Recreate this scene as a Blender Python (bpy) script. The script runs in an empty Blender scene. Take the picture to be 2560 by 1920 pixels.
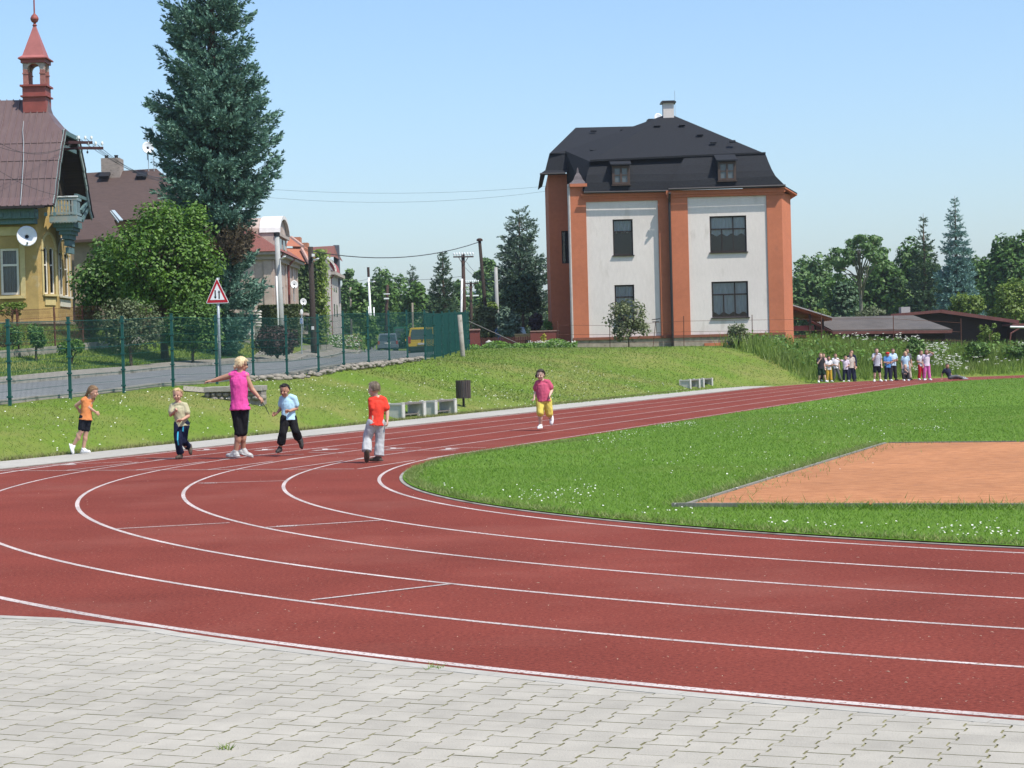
import bpy, bmesh, math, random
import numpy as np
from mathutils import Vector, Matrix
R = math.radians
rng = np.random.default_rng(7)
random.seed(7)
scene = bpy.context.scene
COL = scene.collection
                # -- camera
FPX, PIT, ROLL, EYE = 4875.3, 0.0143, -0.0264, 1.57
_c, _s = math.cos(ROLL), math.sin(ROLL)
cam_d = bpy.data.cameras.new('camera')
cam_d.sensor_width = 36.0
cam_d.lens = 36.0 * FPX / 2560.0
cam_d.clip_start = 0.1
cam_d.clip_end = 4000
cam = bpy.data.objects.new('camera', cam_d)
COL.objects.link(cam)
_r = Vector((_c, _s * math.sin(PIT), _s * math.cos(PIT)))
_u = Vector((-_s, _c * math.sin(PIT), _c * math.cos(PIT)))
_f = Vector((0, math.cos(PIT), -math.sin(PIT)))
cam.matrix_world = Matrix(((_r.x, _u.x, -_f.x, 0), (_r.y, _u.y, -_f.y, 0), (_r.z, _u.z, -_f.z, EYE), (0, 0, 0, 1)))
scene.camera = cam
                # -- light
SUN_EL, SUN_DIR = R(58), Vector((0.80, -0.60))          # sun stands right of and behind the viewer
world = bpy.data.worlds.new('World')
scene.world = world
world.use_nodes = True
nt = world.node_tree
sky = nt.nodes.new('ShaderNodeTexSky')
sky.sky_type = 'NISHITA'
sky.sun_disc = False
sky.sun_elevation = SUN_EL
sky.sun_rotation = math.atan2(SUN_DIR.x, SUN_DIR.y)
sky.altitude = 0
sky.air_density = 1.15
sky.dust_density = 1.3
sky.ozone_density = 6.5
bg = nt.nodes['Background']
bg.inputs['Strength'].default_value = 0.100
nt.links.new(sky.outputs[0], bg.inputs[0])
sun_d = bpy.data.lights.new('sun', 'SUN')
sun_d.energy = 2.9
sun_d.angle = R(0.5)
sun_d.color = (1.0, 0.94, 0.84)
sun = bpy.data.objects.new('sun', sun_d)
COL.objects.link(sun)
_sd = Vector((SUN_DIR.x * math.cos(SUN_EL), SUN_DIR.y * math.cos(SUN_EL), math.sin(SUN_EL)))
sun.rotation_euler = _sd.to_track_quat('Z', 'Y').to_euler()
sun.location = (0, 0, 60)
scene.view_settings.view_transform = 'Standard'
scene.view_settings.look = 'None'
scene.view_settings.exposure = 1.0
scene.view_settings.gamma = 1.0
scene.cycles.max_bounces = 6
scene.cycles.transparent_max_bounces = 12
                # -- measuring helpers
def ray(px, py):
 u = (px - 1280) / FPX; v = -(py - 960) / FPX
 u2 = u * _c - v * _s; v2 = u * _s + v * _c
 return Vector((u2, math.cos(PIT) + v2 * math.sin(PIT), -math.sin(PIT) + v2 * math.cos(PIT)))
def P(px, py, d):
 """point seen at a photo position, at distance d along +Y"""
 r = ray(px, py); return r * (d / r.y) + Vector((0, 0, EYE))
def G0(px, py, z=0.0):
 r = ray(px, py); return r * ((z - EYE) / r.z) + Vector((0, 0, EYE))
def gx(px, d, py=880):
 return P(px, py, d).x
                # -- object helpers
ORI = {}
def link(o, parent=None):
 COL.objects.link(o)
 if parent is not None: o.parent = parent
 return o
def tag(o, label=None, cat=None, group=None, kind=None):
 if label: o['label'] = label
 if cat: o['category'] = cat
 if group: o['group'] = group
 if kind: o['kind'] = kind
 return o
def thing(name, label, cat, loc, group=None):
 o = bpy.data.objects.new(name, None)
 o.empty_display_size = 0.2
 o.location = loc
 link(o); ORI[o.name] = Vector(loc)
 return tag(o, label, cat, group)
def npmesh(name, V, F, loops=None, smooth=False, mats=(), midx=None):
 """V (n,3); F (m,k) array of equal sized faces or list of lists"""
 me = bpy.data.meshes.new(name)
 V = np.asarray(V, dtype=np.float32)
 if isinstance(F, np.ndarray):
  m, k = F.shape
  me.vertices.add(len(V)); me.vertices.foreach_set('co', V.ravel())
  me.loops.add(m * k); me.loops.foreach_set('vertex_index', F.ravel().astype(np.int32))
  me.polygons.add(m)
  me.polygons.foreach_set('loop_start', (np.arange(m) * k).astype(np.int32))
  me.polygons.foreach_set('loop_total', np.full(m, k, dtype=np.int32))
  me.update(calc_edges=True)
 else:
  me.from_pydata([tuple(v) for v in V], [], F); me.update()
 for mt in mats: me.materials.append(mt)
 if midx is not None: me.polygons.foreach_set('material_index', np.asarray(midx, dtype=np.int32))
 if smooth: me.polygons.foreach_set('use_smooth', np.ones(len(me.polygons), dtype=bool))
 return me
class MB:
 """collects shapes in world coordinates"""
 def __init__(self): self.v = []; self.f = []; self.m = []; self.cur = 0
 def mat(self, i): self.cur = i; return self
 def add(self, vs, fs):
  b = len(self.v)
  self.v += [Vector(x) for x in vs]
  self.f += [[b + i for i in q] for q in fs]
  self.m += [self.cur] * len(fs)
  return self
 def box(self, x0, x1, y0, y1, z0, z1):
  vs = [(x, y, z) for z in (z0, z1) for y in (y0, y1) for x in (x0, x1)]
  return self.add(vs, [(0, 2, 3, 1), (4, 5, 7, 6), (0, 1, 5, 4), (2, 6, 7, 3), (0, 4, 6, 2), (1, 3, 7, 5)])
 def obox(self, c, ax, ay, az):
  """oriented box: centre and three half axes"""
  c, ax, ay, az = map(Vector, (c, ax, ay, az))
  vs = [c + ax * i + ay * j + az * k for k in (-1, 1) for j in (-1, 1) for i in (-1, 1)]
  return self.add(vs, [(0, 2, 3, 1), (4, 5, 7, 6), (0, 1, 5, 4), (2, 6, 7, 3), (0, 4, 6, 2), (1, 3, 7, 5)])
 def bar(self, a, b, w, h, up=(0, 0, 1)):
  a, b = Vector(a), Vector(b); d = (b - a); n = d.normalized(); up = Vector(up)
  s = n.cross(up)
  if s.length < 1e-4: s = n.cross(Vector((1, 0, 0)))
  s.normalize(); t = s.cross(n)
  return self.obox((a + b) / 2, d / 2, s * (w / 2), t * (h / 2))
 def tube(self, pts, rad, seg=8, cap=True):
  pts = [Vector(p) for p in pts]
  n = len(pts)
  if not hasattr(rad, '__len__'): rad = [rad] * n
  vs = []; fs = []
  prev = None
  for i, p in enumerate(pts):
   t = (pts[min(i + 1, n - 1)] - pts[max(i - 1, 0)]).normalized()
   if prev is None:
    a = t.cross(Vector((0, 0, 1)))
    if a.length < 1e-3: a = t.cross(Vector((1, 0, 0)))
   else:
    a = prev - t * prev.dot(t)
   a.normalize(); prev = a; b = t.cross(a)
   for k in range(seg):
    an = 2 * math.pi * k / seg
    vs.append(p + (a * math.cos(an) + b * math.sin(an)) * rad[i])
  for i in range(n - 1):
   for k in range(seg):
    fs.append((i * seg + k, i * seg + (k + 1) % seg, (i + 1) * seg + (k + 1) % seg, (i + 1) * seg + k))
  if cap:
   fs.append(tuple(range(seg - 1, -1, -1))); fs.append(tuple((n - 1) * seg + k for k in range(seg)))
  return self.add(vs, fs)
 def prism(self, poly, ext):
  """polygon (3d points) extruded along vector ext"""
  poly = [Vector(p) for p in poly]; ext = Vector(ext); n = len(poly)
  vs = poly + [p + ext for p in poly]
  fs = [tuple(range(n - 1, -1, -1)), tuple(range(n, 2 * n))]
  fs += [(i, (i + 1) % n, n + (i + 1) % n, n + i) for i in range(n)]
  return self.add(vs, fs)
 def poly(self, pts): return self.add(pts, [tuple(range(len(pts)))])
 def ball(self, c, r, seg=10, rings=7, ax=None):
  c = Vector(c)
  if not hasattr(r, '__len__'): r = (r, r, r)
  if ax is None: ax = (Vector((1, 0, 0)), Vector((0, 1, 0)), Vector((0, 0, 1)))
  vs = []; fs = []
  for i in range(1, rings):
   th = math.pi * i / rings
   for k in range(seg):
    ph = 2 * math.pi * k / seg
    vs.append(c + ax[0] * (r[0] * math.sin(th) * math.cos(ph)) + ax[1] * (r[1] * math.sin(th) * math.sin(ph)) + ax[2] * (r[2] * math.cos(th)))
  top = len(vs); vs.append(c + ax[2] * r[2]); bot = len(vs); vs.append(c - ax[2] * r[2])
  for i in range(rings - 2):
   for k in range(seg):
    fs.append((i * seg + k, (i + 1) * seg + k, (i + 1) * seg + (k + 1) % seg, i * seg + (k + 1) % seg))
  for k in range(seg):
   fs.append((top, k, (k + 1) % seg)); fs.append((bot, (rings - 2) * seg + (k + 1) % seg, (rings - 2) * seg + k))
  return self.add(vs, fs)
 def cone(self, a, b, ra, rb, seg=12, flat=False):
  """round cone (capsule with two radii); flat=True cuts the ends off"""
  a, b = Vector(a), Vector(b); t = (b - a)
  if t.length < 1e-6: t = Vector((0, 0, 1e-3))
  n = t.normalized()
  if flat: return self.tube([a, b], [ra, rb], seg)
  pts, rad = [], []
  for th in (80, 50, 20): pts.append(a - n * ra * math.sin(R(th))); rad.append(max(ra * math.cos(R(th)), 1e-4))
  pts += [a, b]; rad += [ra, rb]
  for th in (20, 50, 80): pts.append(b + n * rb * math.sin(R(th))); rad.append(max(rb * math.cos(R(th)), 1e-4))
  return self.tube(pts, rad, seg)
 def lathe(self, c, prof, seg=12, axis='Z'):
  """prof: list of (radius, height) round a vertical axis at c"""
  c = Vector(c)
  return self.tube([c + Vector((0, 0, h)) for r, h in prof], [max(r, 1e-4) for r, h in prof], seg)
 def mesh(self, name, mats, org=(0, 0, 0), smooth=False):
  org = Vector(org)
  me = bpy.data.meshes.new(name)
  me.from_pydata([tuple(x - org) for x in self.v], [], self.f)
  for m in (mats if isinstance(mats, (list, tuple)) else [mats]): me.materials.append(m)
  me.polygons.foreach_set('material_index', np.array(self.m, dtype=np.int32))
  if smooth: me.polygons.foreach_set('use_smooth', np.ones(len(me.polygons), dtype=bool))
  me.update()
  return me
 def build(self, name, mats, parent=None, org=None, smooth=False, bevel=0):
  base = ORI[parent.name] if parent is not None else Vector((0, 0, 0))
  if parent is None and org is not None: loc = Vector(org)
  else: loc = Vector((0, 0, 0))
  o = bpy.data.objects.new(name, self.mesh(name, mats, base + loc, smooth))
  o.location = loc
  link(o, parent); ORI[o.name] = base + loc
  if bevel:
   bm = bmesh.new(); bm.from_mesh(o.data)
   bmesh.ops.remove_doubles(bm, verts=bm.verts, dist=1e-5)
   bmesh.ops.bevel(bm, geom=[e for e in bm.edges if len(e.link_faces) == 2 and e.calc_face_angle(0) > 0.5], offset=bevel, segments=2, profile=0.6, affect='EDGES')
   bm.to_mesh(o.data); bm.free()
  return o
def fixn(o):
 bm = bmesh.new(); bm.from_mesh(o.data); bmesh.ops.recalc_face_normals(bm, faces=bm.faces); bm.to_mesh(o.data); bm.free(); return o
def npobj(name, me, parent=None, loc=(0, 0, 0)):
 o = bpy.data.objects.new(name, me); o.location = loc; link(o, parent)
 ORI[o.name] = (ORI[parent.name] if parent is not None else Vector((0, 0, 0))) + Vector(loc)
 return o
                # -- materials
MATS = {}
def lin(c):
 return tuple(((x / 255) / 12.92 if x / 255 <= 0.04045 else ((x / 255 + 0.055) / 1.055) ** 2.4) for x in c)
def mat(name, col, rough=0.8, var=0.15, scale=6.0, bump=0.0, bscale=None, metal=0.0, spec=0.3, col2=None, dirt=None, aniso=None, big=None):
 """col: linear base colour; noise varies it; col2: second colour mixed in by noise; big=(scale, amount): large patches"""
 if name in MATS: return MATS[name]
 m = bpy.data.materials.new(name); m.use_nodes = True
 t = m.node_tree; b = t.nodes['Principled BSDF']
 b.inputs['Roughness'].default_value = rough; b.inputs['Metallic'].default_value = metal
 b.inputs['Specular IOR Level'].default_value = spec
 tc = t.nodes.new('ShaderNodeTexCoord'); vec = tc.outputs['Object']
 if aniso:
  mp = t.nodes.new('ShaderNodeMapping'); mp.inputs['Scale'].default_value = aniso; t.links.new(vec, mp.inputs[0]); vec = mp.outputs[0]
 n = t.nodes.new('ShaderNodeTexNoise'); n.inputs['Scale'].default_value = scale; n.inputs['Detail'].default_value = 5; n.inputs['Roughness'].default_value = 0.65
 t.links.new(vec, n.inputs['Vector'])
 rmp = t.nodes.new('ShaderNodeValToRGB')
 rmp.color_ramp.elements[0].position = 0.3; rmp.color_ramp.elements[1].position = 0.7
 c2 = col2 if col2 else tuple(min(1, x * (1 + var)) for x in col)
 c1 = col if col2 else tuple(x * (1 - var) for x in col)
 rmp.color_ramp.elements[0].color = (*c1, 1); rmp.color_ramp.elements[1].color = (*c2, 1)
 t.links.new(n.outputs['Fac'], rmp.inputs[0]); out = rmp.outputs[0]
 if big:
  n2 = t.nodes.new('ShaderNodeTexNoise'); n2.inputs['Scale'].default_value = big[0]; n2.inputs['Detail'].default_value = 3
  t.links.new(tc.outputs['Object'], n2.inputs['Vector'])
  mr = t.nodes.new('ShaderNodeMapRange'); mr.inputs[1].default_value = 0.3; mr.inputs[2].default_value = 0.7; mr.inputs[3].default_value = 1 - big[1]; mr.inputs[4].default_value = 1 + big[1]
  t.links.new(n2.outputs['Fac'], mr.inputs[0])
  vm = t.nodes.new('ShaderNodeVectorMath'); vm.operation = 'SCALE'
  t.links.new(out, vm.inputs[0]); t.links.new(mr.outputs[0], vm.inputs['Scale']); out = vm.outputs[0]
 if dirt:   # (scale, threshold, colour): stains with a shape of their own
  n3 = t.nodes.new('ShaderNodeTexNoise'); n3.inputs['Scale'].default_value = dirt[0]; n3.inputs['Detail'].default_value = 6
  t.links.new(vec, n3.inputs['Vector'])
  r3 = t.nodes.new('ShaderNodeValToRGB'); r3.color_ramp.elements[0].position = dirt[1]; r3.color_ramp.elements[1].position = min(1, dirt[1] + 0.08)
  t.links.new(n3.outputs['Fac'], r3.inputs[0])
  mx = t.nodes.new('ShaderNodeMix'); mx.data_type = 'RGBA'
  t.links.new(r3.outputs[0], mx.inputs[0]); t.links.new(out, mx.inputs[6]); mx.inputs[7].default_value = (*dirt[2], 1); out = mx.outputs[2]
 t.links.new(out, b.inputs['Base Color'])
 if bump:
  n4 = t.nodes.new('ShaderNodeTexNoise'); n4.inputs['Scale'].default_value = bscale or scale * 4; n4.inputs['Detail'].default_value = 4
  t.links.new(vec, n4.inputs['Vector'])
  bp = t.nodes.new('ShaderNodeBump'); bp.inputs['Strength'].default_value = bump; bp.inputs['Distance'].default_value = 0.02
  t.links.new(n4.outputs['Fac'], bp.inputs['Height']); t.links.new(bp.outputs[0], b.inputs['Normal'])
 MATS[name] = m
 return m
def leafmat(name, c1, c2, trans=0.25, rough=0.6, patch=None):
 """foliage: every leaf its own tone between c1 and c2"""
 if name in MATS: return MATS[name]
 m = bpy.data.materials.new(name); m.use_nodes = True; t = m.node_tree
 t.nodes.remove(t.nodes['Principled BSDF'])
 out = t.nodes['Material Output']
 g = t.nodes.new('ShaderNodeNewGeometry')
 rmp = t.nodes.new('ShaderNodeValToRGB'); rmp.color_ramp.elements[0].color = (*c1, 1); rmp.color_ramp.elements[1].color = (*c2, 1)
 t.links.new(g.outputs['Random Per Island'], rmp.inputs[0]); col = rmp.outputs[0]
 if patch:   # (scale, colour, low, high): larger drifts of another tone
  tc = t.nodes.new('ShaderNodeTexCoord'); n = t.nodes.new('ShaderNodeTexNoise'); n.inputs['Scale'].default_value = patch[0]; n.inputs['Detail'].default_value = 3
  t.links.new(tc.outputs['Object'], n.inputs['Vector'])
  r2 = t.nodes.new('ShaderNodeValToRGB'); r2.color_ramp.elements[0].position = patch[2]; r2.color_ramp.elements[1].position = patch[3]
  t.links.new(n.outputs['Fac'], r2.inputs[0])
  mx = t.nodes.new('ShaderNodeMix'); mx.data_type = 'RGBA'
  t.links.new(r2.outputs[0], mx.inputs[0]); t.links.new(col, mx.inputs[6]); mx.inputs[7].default_value = (*patch[1], 1); col = mx.outputs[2]
 d = t.nodes.new('ShaderNodeBsdfDiffuse'); tr = t.nodes.new('ShaderNodeBsdfTranslucent'); mixs = t.nodes.new('ShaderNodeMixShader')
 gl = t.nodes.new('ShaderNodeBsdfGlossy'); gl.inputs['Roughness'].default_value = rough; gl.inputs['Color'].default_value = (1, 1, 1, 1)
 mix2 = t.nodes.new('ShaderNodeMixShader'); mix2.inputs[0].default_value = 0.03
 t.links.new(col, d.inputs[0]); t.links.new(col, tr.inputs[0])
 mixs.inputs[0].default_value = trans
 t.links.new(d.outputs[0], mixs.inputs[1]); t.links.new(tr.outputs[0], mixs.inputs[2])
 t.links.new(mixs.outputs[0], mix2.inputs[1]); t.links.new(gl.outputs[0], mix2.inputs[2])
 t.links.new(mix2.outputs[0], out.inputs[0])
 MATS[name] = m
 return m
def glassmat(name, col=(0.03, 0.04, 0.05), rough=0.06):
 return mat(name, col, rough=rough, var=0.3, scale=1.5, spec=0.7)
M_wood_dark = mat('dark_wood', (0.035, 0.022, 0.016), 0.75, 0.3, 5, 0.3, aniso=(6, 6, 0.6))
M_concrete = mat('concrete', (0.42, 0.41, 0.38), 0.9, 0.12, 9, 0.25, 60)
M_concrete_old = mat('old_concrete', (0.27, 0.255, 0.22), 0.95, 0.25, 3, 0.4, 30, dirt=(2.5, 0.58, (0.15, 0.14, 0.11)))
M_galv = mat('galvanised_steel', (0.36, 0.40, 0.42), 0.5, 0.12, 10, metal=0.3)
M_green = mat('green_fence_paint', (0.008, 0.07, 0.06), 0.45, 0.1, 3, spec=0.4)
M_rust = mat('rusty_steel', (0.11, 0.045, 0.03), 0.85, 0.3, 12)
M_white = mat('white_paint', (0.72, 0.73, 0.73), 0.5, 0.04, 5)
M_black = mat('black_plastic', (0.015, 0.015, 0.017), 0.5, 0.1, 5)
M_bark = mat('bark', (0.09, 0.065, 0.045), 0.95, 0.3, 8, 0.6, 20, aniso=(3, 3, 0.6))
M_bark_grey = mat('grey_bark', (0.16, 0.15, 0.125), 0.95, 0.25, 8, 0.6, 20, aniso=(3, 3, 0.6))
M_glass = glassmat('window_glass')
M_wire = mat('wire_cable', (0.035, 0.035, 0.04), 0.6, 0.1, 3)
M_dish = mat('dish_white', (0.62, 0.64, 0.66), 0.5, 0.04, 4)
M_insul = mat('white_porcelain', (0.75, 0.77, 0.76), 0.3, 0.03, 3)
                # -- plan of the track (measured)
CX, CY, TH = 13.9054, 26.5461, R(69.81)
TU = (math.cos(TH), math.sin(TH)); TN = (-math.sin(TH), math.cos(TH))
R0, LW, LEN = 15.712, 1.2255, 49.5
def tw(a, b): return (CX + a * TU[0] + b * TN[0], CY + a * TU[1] + b * TN[1])
def stadium(r, n=90, a_back=0.0):
 """closed outline: far straight a 0..LEN at b=+r, both bends"""
 pts = []
 for i in range(n + 1):                       # near bend, from +90 deg (far straight side) round the back to -90
  t = R(90 + 180 * i / n); pts.append(tw(r * math.cos(t), r * math.sin(t)))
 for i in range(1, 12): pts.append(tw(LEN * i / 12, -r))
 for i in range(n + 1):
  t = R(-90 + 180 * i / n); pts.append(tw(LEN + r * math.cos(t), r * math.sin(t)))
 for i in range(11, 0, -1): pts.append(tw(LEN * i / 12, r))
 return pts
def tab(x, y):
 dx, dy = x - CX, y - CY
 return dx * TU[0] + dy * TU[1], dx * TN[0] + dy * TN[1]
def radial(x, y):
 a, b = tab(x, y)
 return np.where((a > 0) & (a < LEN), np.abs(b), np.where(a <= 0, np.hypot(a, b), np.hypot(a - LEN, b)))
B_OUT = 22.05
def outside(x, y):
 """distance beyond the outer edge of the far-side path (positive = on the bank side)"""
 x = np.asarray(x, float); y = np.asarray(y, float)
 a, b = tab(x, y)
 d = np.where(a > LEN, np.hypot(np.maximum(a - LEN, 0), b), b)
 return d - np.where(a > LEN, 23.3, 23.55)
                # -- terrain
FENCE_PX = [25, 176, 310, 433, 543, 634, 718, 797, 860, 922, 974, 1019, 1064, 1087, 1108, 1126, 1140, 1166, 1172]
FENCE_BY = [1013, 995, 982, 966, 961, 951.5, 947, 937, 923, 916.4, 911, 904, 900, 898.5, 895, 888, 884, 876, 874]
FENCE_D = [40.4 + 2.43 * i for i in range(13)] + [72.0, 74.6, 77.4, 80.3, 86.5, 90.0]
ctrl = []
FENCE = []
for px, by, d in zip(FENCE_PX, FENCE_BY, FENCE_D):
 p = P(px, by, d); FENCE.append(p); ctrl.append(tuple(p))
f0, f1 = FENCE[0], FENCE[1]
_e = (f0 - f1); FENCE_L = [f0 + _e * 1.0, f0 + _e * 2.0]
for p in FENCE_L: ctrl.append((p.x, p.y, p.z - 0.05))
def offs(pts, o):
 out = []
 for i, p in enumerate(pts):
  q0 = pts[max(i - 1, 0)]; q1 = pts[min(i + 1, len(pts) - 1)]
  t = Vector((q1.x - q0.x, q1.y - q0.y)).normalized()
  out.append(Vector((p.x - t.y * o, p.y + t.x * o, p.z)))
 return out
AX = [Vector((-13.6, 27, 0.6)), Vector((-11.9, 34, 0.7))] + [Vector((f.x, f.y, f.z)) for f in FENCE[0:13:2]] + [Vector((-2.6, 77, 1.64)), Vector((-2.3, 88, 1.68)),
 Vector((-2.35, 100, 1.7)), Vector((-2.9, 112, 1.74)), Vector((-3.8, 125, 1.85)), Vector((-5.6, 142, 2.0)), Vector((-8.5, 165, 2.2)), Vector((-13, 190, 2.5)), Vector((-19, 215, 2.9))]
def smooth_line(pts, n=6):
 out = []
 for i in range(len(pts) - 1):
  p0 = pts[max(i - 1, 0)]; p1 = pts[i]; p2 = pts[i + 1]; p3 = pts[min(i + 2, len(pts) - 1)]
  for k in range(n):
   t = k / n
   out.append(0.5 * ((2 * p1) + (p2 - p0) * t + (2 * p0 - 5 * p1 + 4 * p2 - p3) * t * t + (3 * p1 - p0 - 3 * p2 + p3) * t ** 3))
 out.append(pts[-1].copy()); return out
AXS = smooth_line(AX, 8)
ROAD_NEAR, ROAD_FAR, WALK_FAR, VERGE_FAR = 0.55, 5.6, 7.2, 10.6
def ray_line(px, line):
 """plan distance at which a photo column meets a plan polyline"""
 best = None
 k = ray(px, 900); kx = k.x / k.y
 for a, b in zip(line[:-1], line[1:]):
  fa = a.x - kx * a.y; fb = b.x - kx * b.y
  if fa * fb <= 0 and abs(fa - fb) > 1e-9:
   t = fa / (fa - fb); p = a.lerp(b, t)
   if best is None or p.y < best: best = p.y
 return best
def feat(off, pts):
 line = offs(AXS, off)
 for px, py in pts:
  d = ray_line(px, line)
  if d: ctrl.append(tuple(P(px, py, d)))
feat(ROAD_NEAR, [(0, 1011), (160, 996), (300, 978), (440, 963)])
feat(ROAD_FAR, [(0, 966), (160, 953), (310, 939), (434, 926), (537, 917), (700, 907)])
feat(WALK_FAR, [(0, 951), (310, 925), (540, 906), (630, 902), (700, 899)])
feat(VERGE_FAR, [(0, 893), (150, 880), (302, 866), (470, 862), (630, 862)])
for p in AX[9:]:
 ctrl.append(tuple(p))
 ctrl.append((p.x - 6, p.y, p.z + 0.05))
ctrl += [(-17.5, 68, 3.0), (-15.5, 73, 3.05), (-20, 75, 3.2), (-12, 78, 2.9), (-11, 88, 2.3), (-25, 60, 3.0), (-35, 90, 4.5), (-14, 105, 3.2), (-17, 130, 3.4)]
for px, py, d in ((1240, 882, 82), (1400, 877, 87), (1600, 872, 91), (1700, 870, 93), (1800, 869, 94), (1240, 876, 95), (1400, 872, 94), (1500, 871, 96), (1600, 870, 96), (1700, 869, 97), (1800, 867, 97), (1240, 873, 99), (1400, 869, 99), (1700, 867, 100), (1960, 864, 100), (1000, 886, 92), (1100, 884, 88)):
 ctrl.append(tuple(P(px, py, d)))
for px, py, d in ((1300, 975, 66), (1300, 935, 70), (1500, 915, 80), (1000, 985, 57), (1000, 945, 62), (700, 1030, 44.5), (700, 975, 50), (300, 1085, 37.5), (300, 1020, 41.5), (1700, 900, 86)):
 ctrl.append(tuple(P(px, py, d)))
ctrl += [(14.5, 95, 0.75), (18, 96.5, 0.85), (23, 98, 0.7), (28, 98, 0.6), (35, 96, 0.5), (18, 106, 0.7), (25, 108, 0.6), (33, 110, 0.6), (45, 100, 0.5), (60, 90, 0.3)]
ctrl += [(10, 130, 1.8), (30, 140, 1.8), (50, 140, 2), (0, 150, 2.0), (-30, 160, 5), (60, 200, 4), (20, 200, 3), (0, 220, 3), (-60, 120, 6), (-60, 240, 10), (-50, 60, 3), (-40, 30, 1.5), (-30, 15, 0), (80, 260, 8), (0, 300, 6), (-30, 0, 0), (90, 150, 3), (90, 60, 0)]
for a in range(-24, 52, 4):
 x, y = tw(a, 23.55); ctrl.append((x, y, 0.0))
for t in range(0, 90, 12):
 x, y = tw(LEN + 23.3 * math.cos(R(t)), 23.3 * math.sin(R(t))); ctrl.append((x, y, 0.0))
CT = np.array(ctrl, float)
def _phi(r2): return np.where(r2 > 1e-9, 0.5 * r2 * np.log(np.maximum(r2, 1e-9)), 0)
_xy = CT[:, :2] / 50.0
_K = _phi(((_xy[:, None] - _xy[None]) ** 2).sum(-1)) + np.eye(len(CT)) * 6e-4
_Pm = np.hstack([np.ones((len(CT), 1)), _xy])
_A = np.block([[_K, _Pm], [_Pm.T, np.zeros((3, 3))]])
_W = np.linalg.solve(_A, np.concatenate([CT[:, 2], np.zeros(3)]))
def terrain(x, y):
 x = np.atleast_1d(np.asarray(x, float)); y = np.atleast_1d(np.asarray(y, float))
 q = np.stack([x.ravel(), y.ravel()], 1) / 50.0
 z = np.zeros(len(q))
 for i in range(0, len(q), 20000):
  s = q[i:i + 20000]
  z[i:i + 20000] = _phi(((s[:, None] - _xy[None]) ** 2).sum(-1)) @ _W[:-3] + _W[-3] + s @ _W[-2:]
 z = np.clip(z, -0.5, 14).reshape(x.shape)
 s = outside(x, y)
 k = np.clip(s / 1.2, 0, 1); k = k * k * (3 - 2 * k)
 return np.where(s > 0, np.maximum(z, -0.1) * k, 0.0)
def T(x, y): return float(terrain(x, y)[0])
def onground(px, d): 
 x = gx(px, d); return Vector((x, d, T(x, d)))
def grid_axis(segs):
 out = []
 for a, b, st in segs:
  n = max(1, int(round((b - a) / st))); out += [a + (b - a) * i / n for i in range(n)]
 out.append(segs[-1][1]); return np.array(out)
xs = grid_axis([(-160, -40, 8), (-40, -18, 1.5), (-18, 24, 0.4), (24, 60, 2), (60, 220, 10)])
ys = grid_axis([(-40, 24, 4), (24, 100, 0.5), (100, 160, 2), (160, 460, 12)])
GX, GY = np.meshgrid(xs, ys)
GZ = terrain(GX, GY)
S_ = outside(GX, GY)
GZ = np.where(S_ < 0, np.where(S_ < -0.6, -0.08, -0.03), GZ)
nx, ny = len(xs), len(ys)
idx = np.arange(nx * ny).reshape(ny, nx)
F = np.stack([idx[:-1, :-1], idx[:-1, 1:], idx[1:, 1:], idx[1:, :-1]], -1).reshape(-1, 4)
def groundmat(name, greens, dry, scale_dry=0.35, dry_lo=0.5, dry_hi=0.75, bump=0.4):
 m = bpy.data.materials.new(name); m.use_nodes = True; t = m.node_tree; b = t.nodes['Principled BSDF']
 b.inputs['Roughness'].default_value = 0.95; b.inputs['Specular IOR Level'].default_value = 0.1
 tc = t.nodes.new('ShaderNodeTexCoord')
 n1 = t.nodes.new('ShaderNodeTexNoise'); n1.inputs['Scale'].default_value = 9; n1.inputs['Detail'].default_value = 8; n1.inputs['Roughness'].default_value = 0.75
 n2 = t.nodes.new('ShaderNodeTexNoise'); n2.inputs['Scale'].default_value = scale_dry; n2.inputs['Detail'].default_value = 6; n2.inputs['Roughness'].default_value = 0.65
 for n in (n1, n2): t.links.new(tc.outputs['Object'], n.inputs['Vector'])
 r1 = t.nodes.new('ShaderNodeValToRGB'); r1.color_ramp.elements[0].position = 0.32; r1.color_ramp.elements[1].position = 0.68
 r1.color_ramp.elements[0].color = (*greens[0], 1); r1.color_ramp.elements[1].color = (*greens[1], 1)
 t.links.new(n1.outputs['Fac'], r1.inputs[0])
 r2 = t.nodes.new('ShaderNodeValToRGB'); r2.color_ramp.elements[0].position = dry_lo; r2.color_ramp.elements[1].position = dry_hi
 t.links.new(n2.outputs['Fac'], r2.inputs[0])
 mx = t.nodes.new('ShaderNodeMix'); mx.data_type = 'RGBA'
 t.links.new(r2.outputs[0], mx.inputs[0]); t.links.new(r1.outputs[0], mx.inputs[6]); mx.inputs[7].default_value = (*dry, 1)
 t.links.new(mx.outputs[2], b.inputs['Base Color'])
 bp = t.nodes.new('ShaderNodeBump'); bp.inputs['Strength'].default_value = bump; bp.inputs['Distance'].default_value = 0.05
 n3 = t.nodes.new('ShaderNodeTexNoise'); n3.inputs['Scale'].default_value = 25; n3.inputs['Detail'].default_value = 6
 t.links.new(tc.outputs['Object'], n3.inputs['Vector']); t.links.new(n3.outputs['Fac'], bp.inputs['Height']); t.links.new(bp.outputs[0], b.inputs['Normal'])
 return m
M_meadow = groundmat('meadow_ground', ((0.085, 0.150, 0.018), (0.135, 0.20, 0.028)), (0.185, 0.19, 0.055), 0.22, 0.44, 0.66)
M_infield = groundmat('infield_ground', ((0.075, 0.16, 0.014), (0.115, 0.20, 0.024)), (0.16, 0.19, 0.04), 0.5, 0.6, 0.9)
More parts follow.
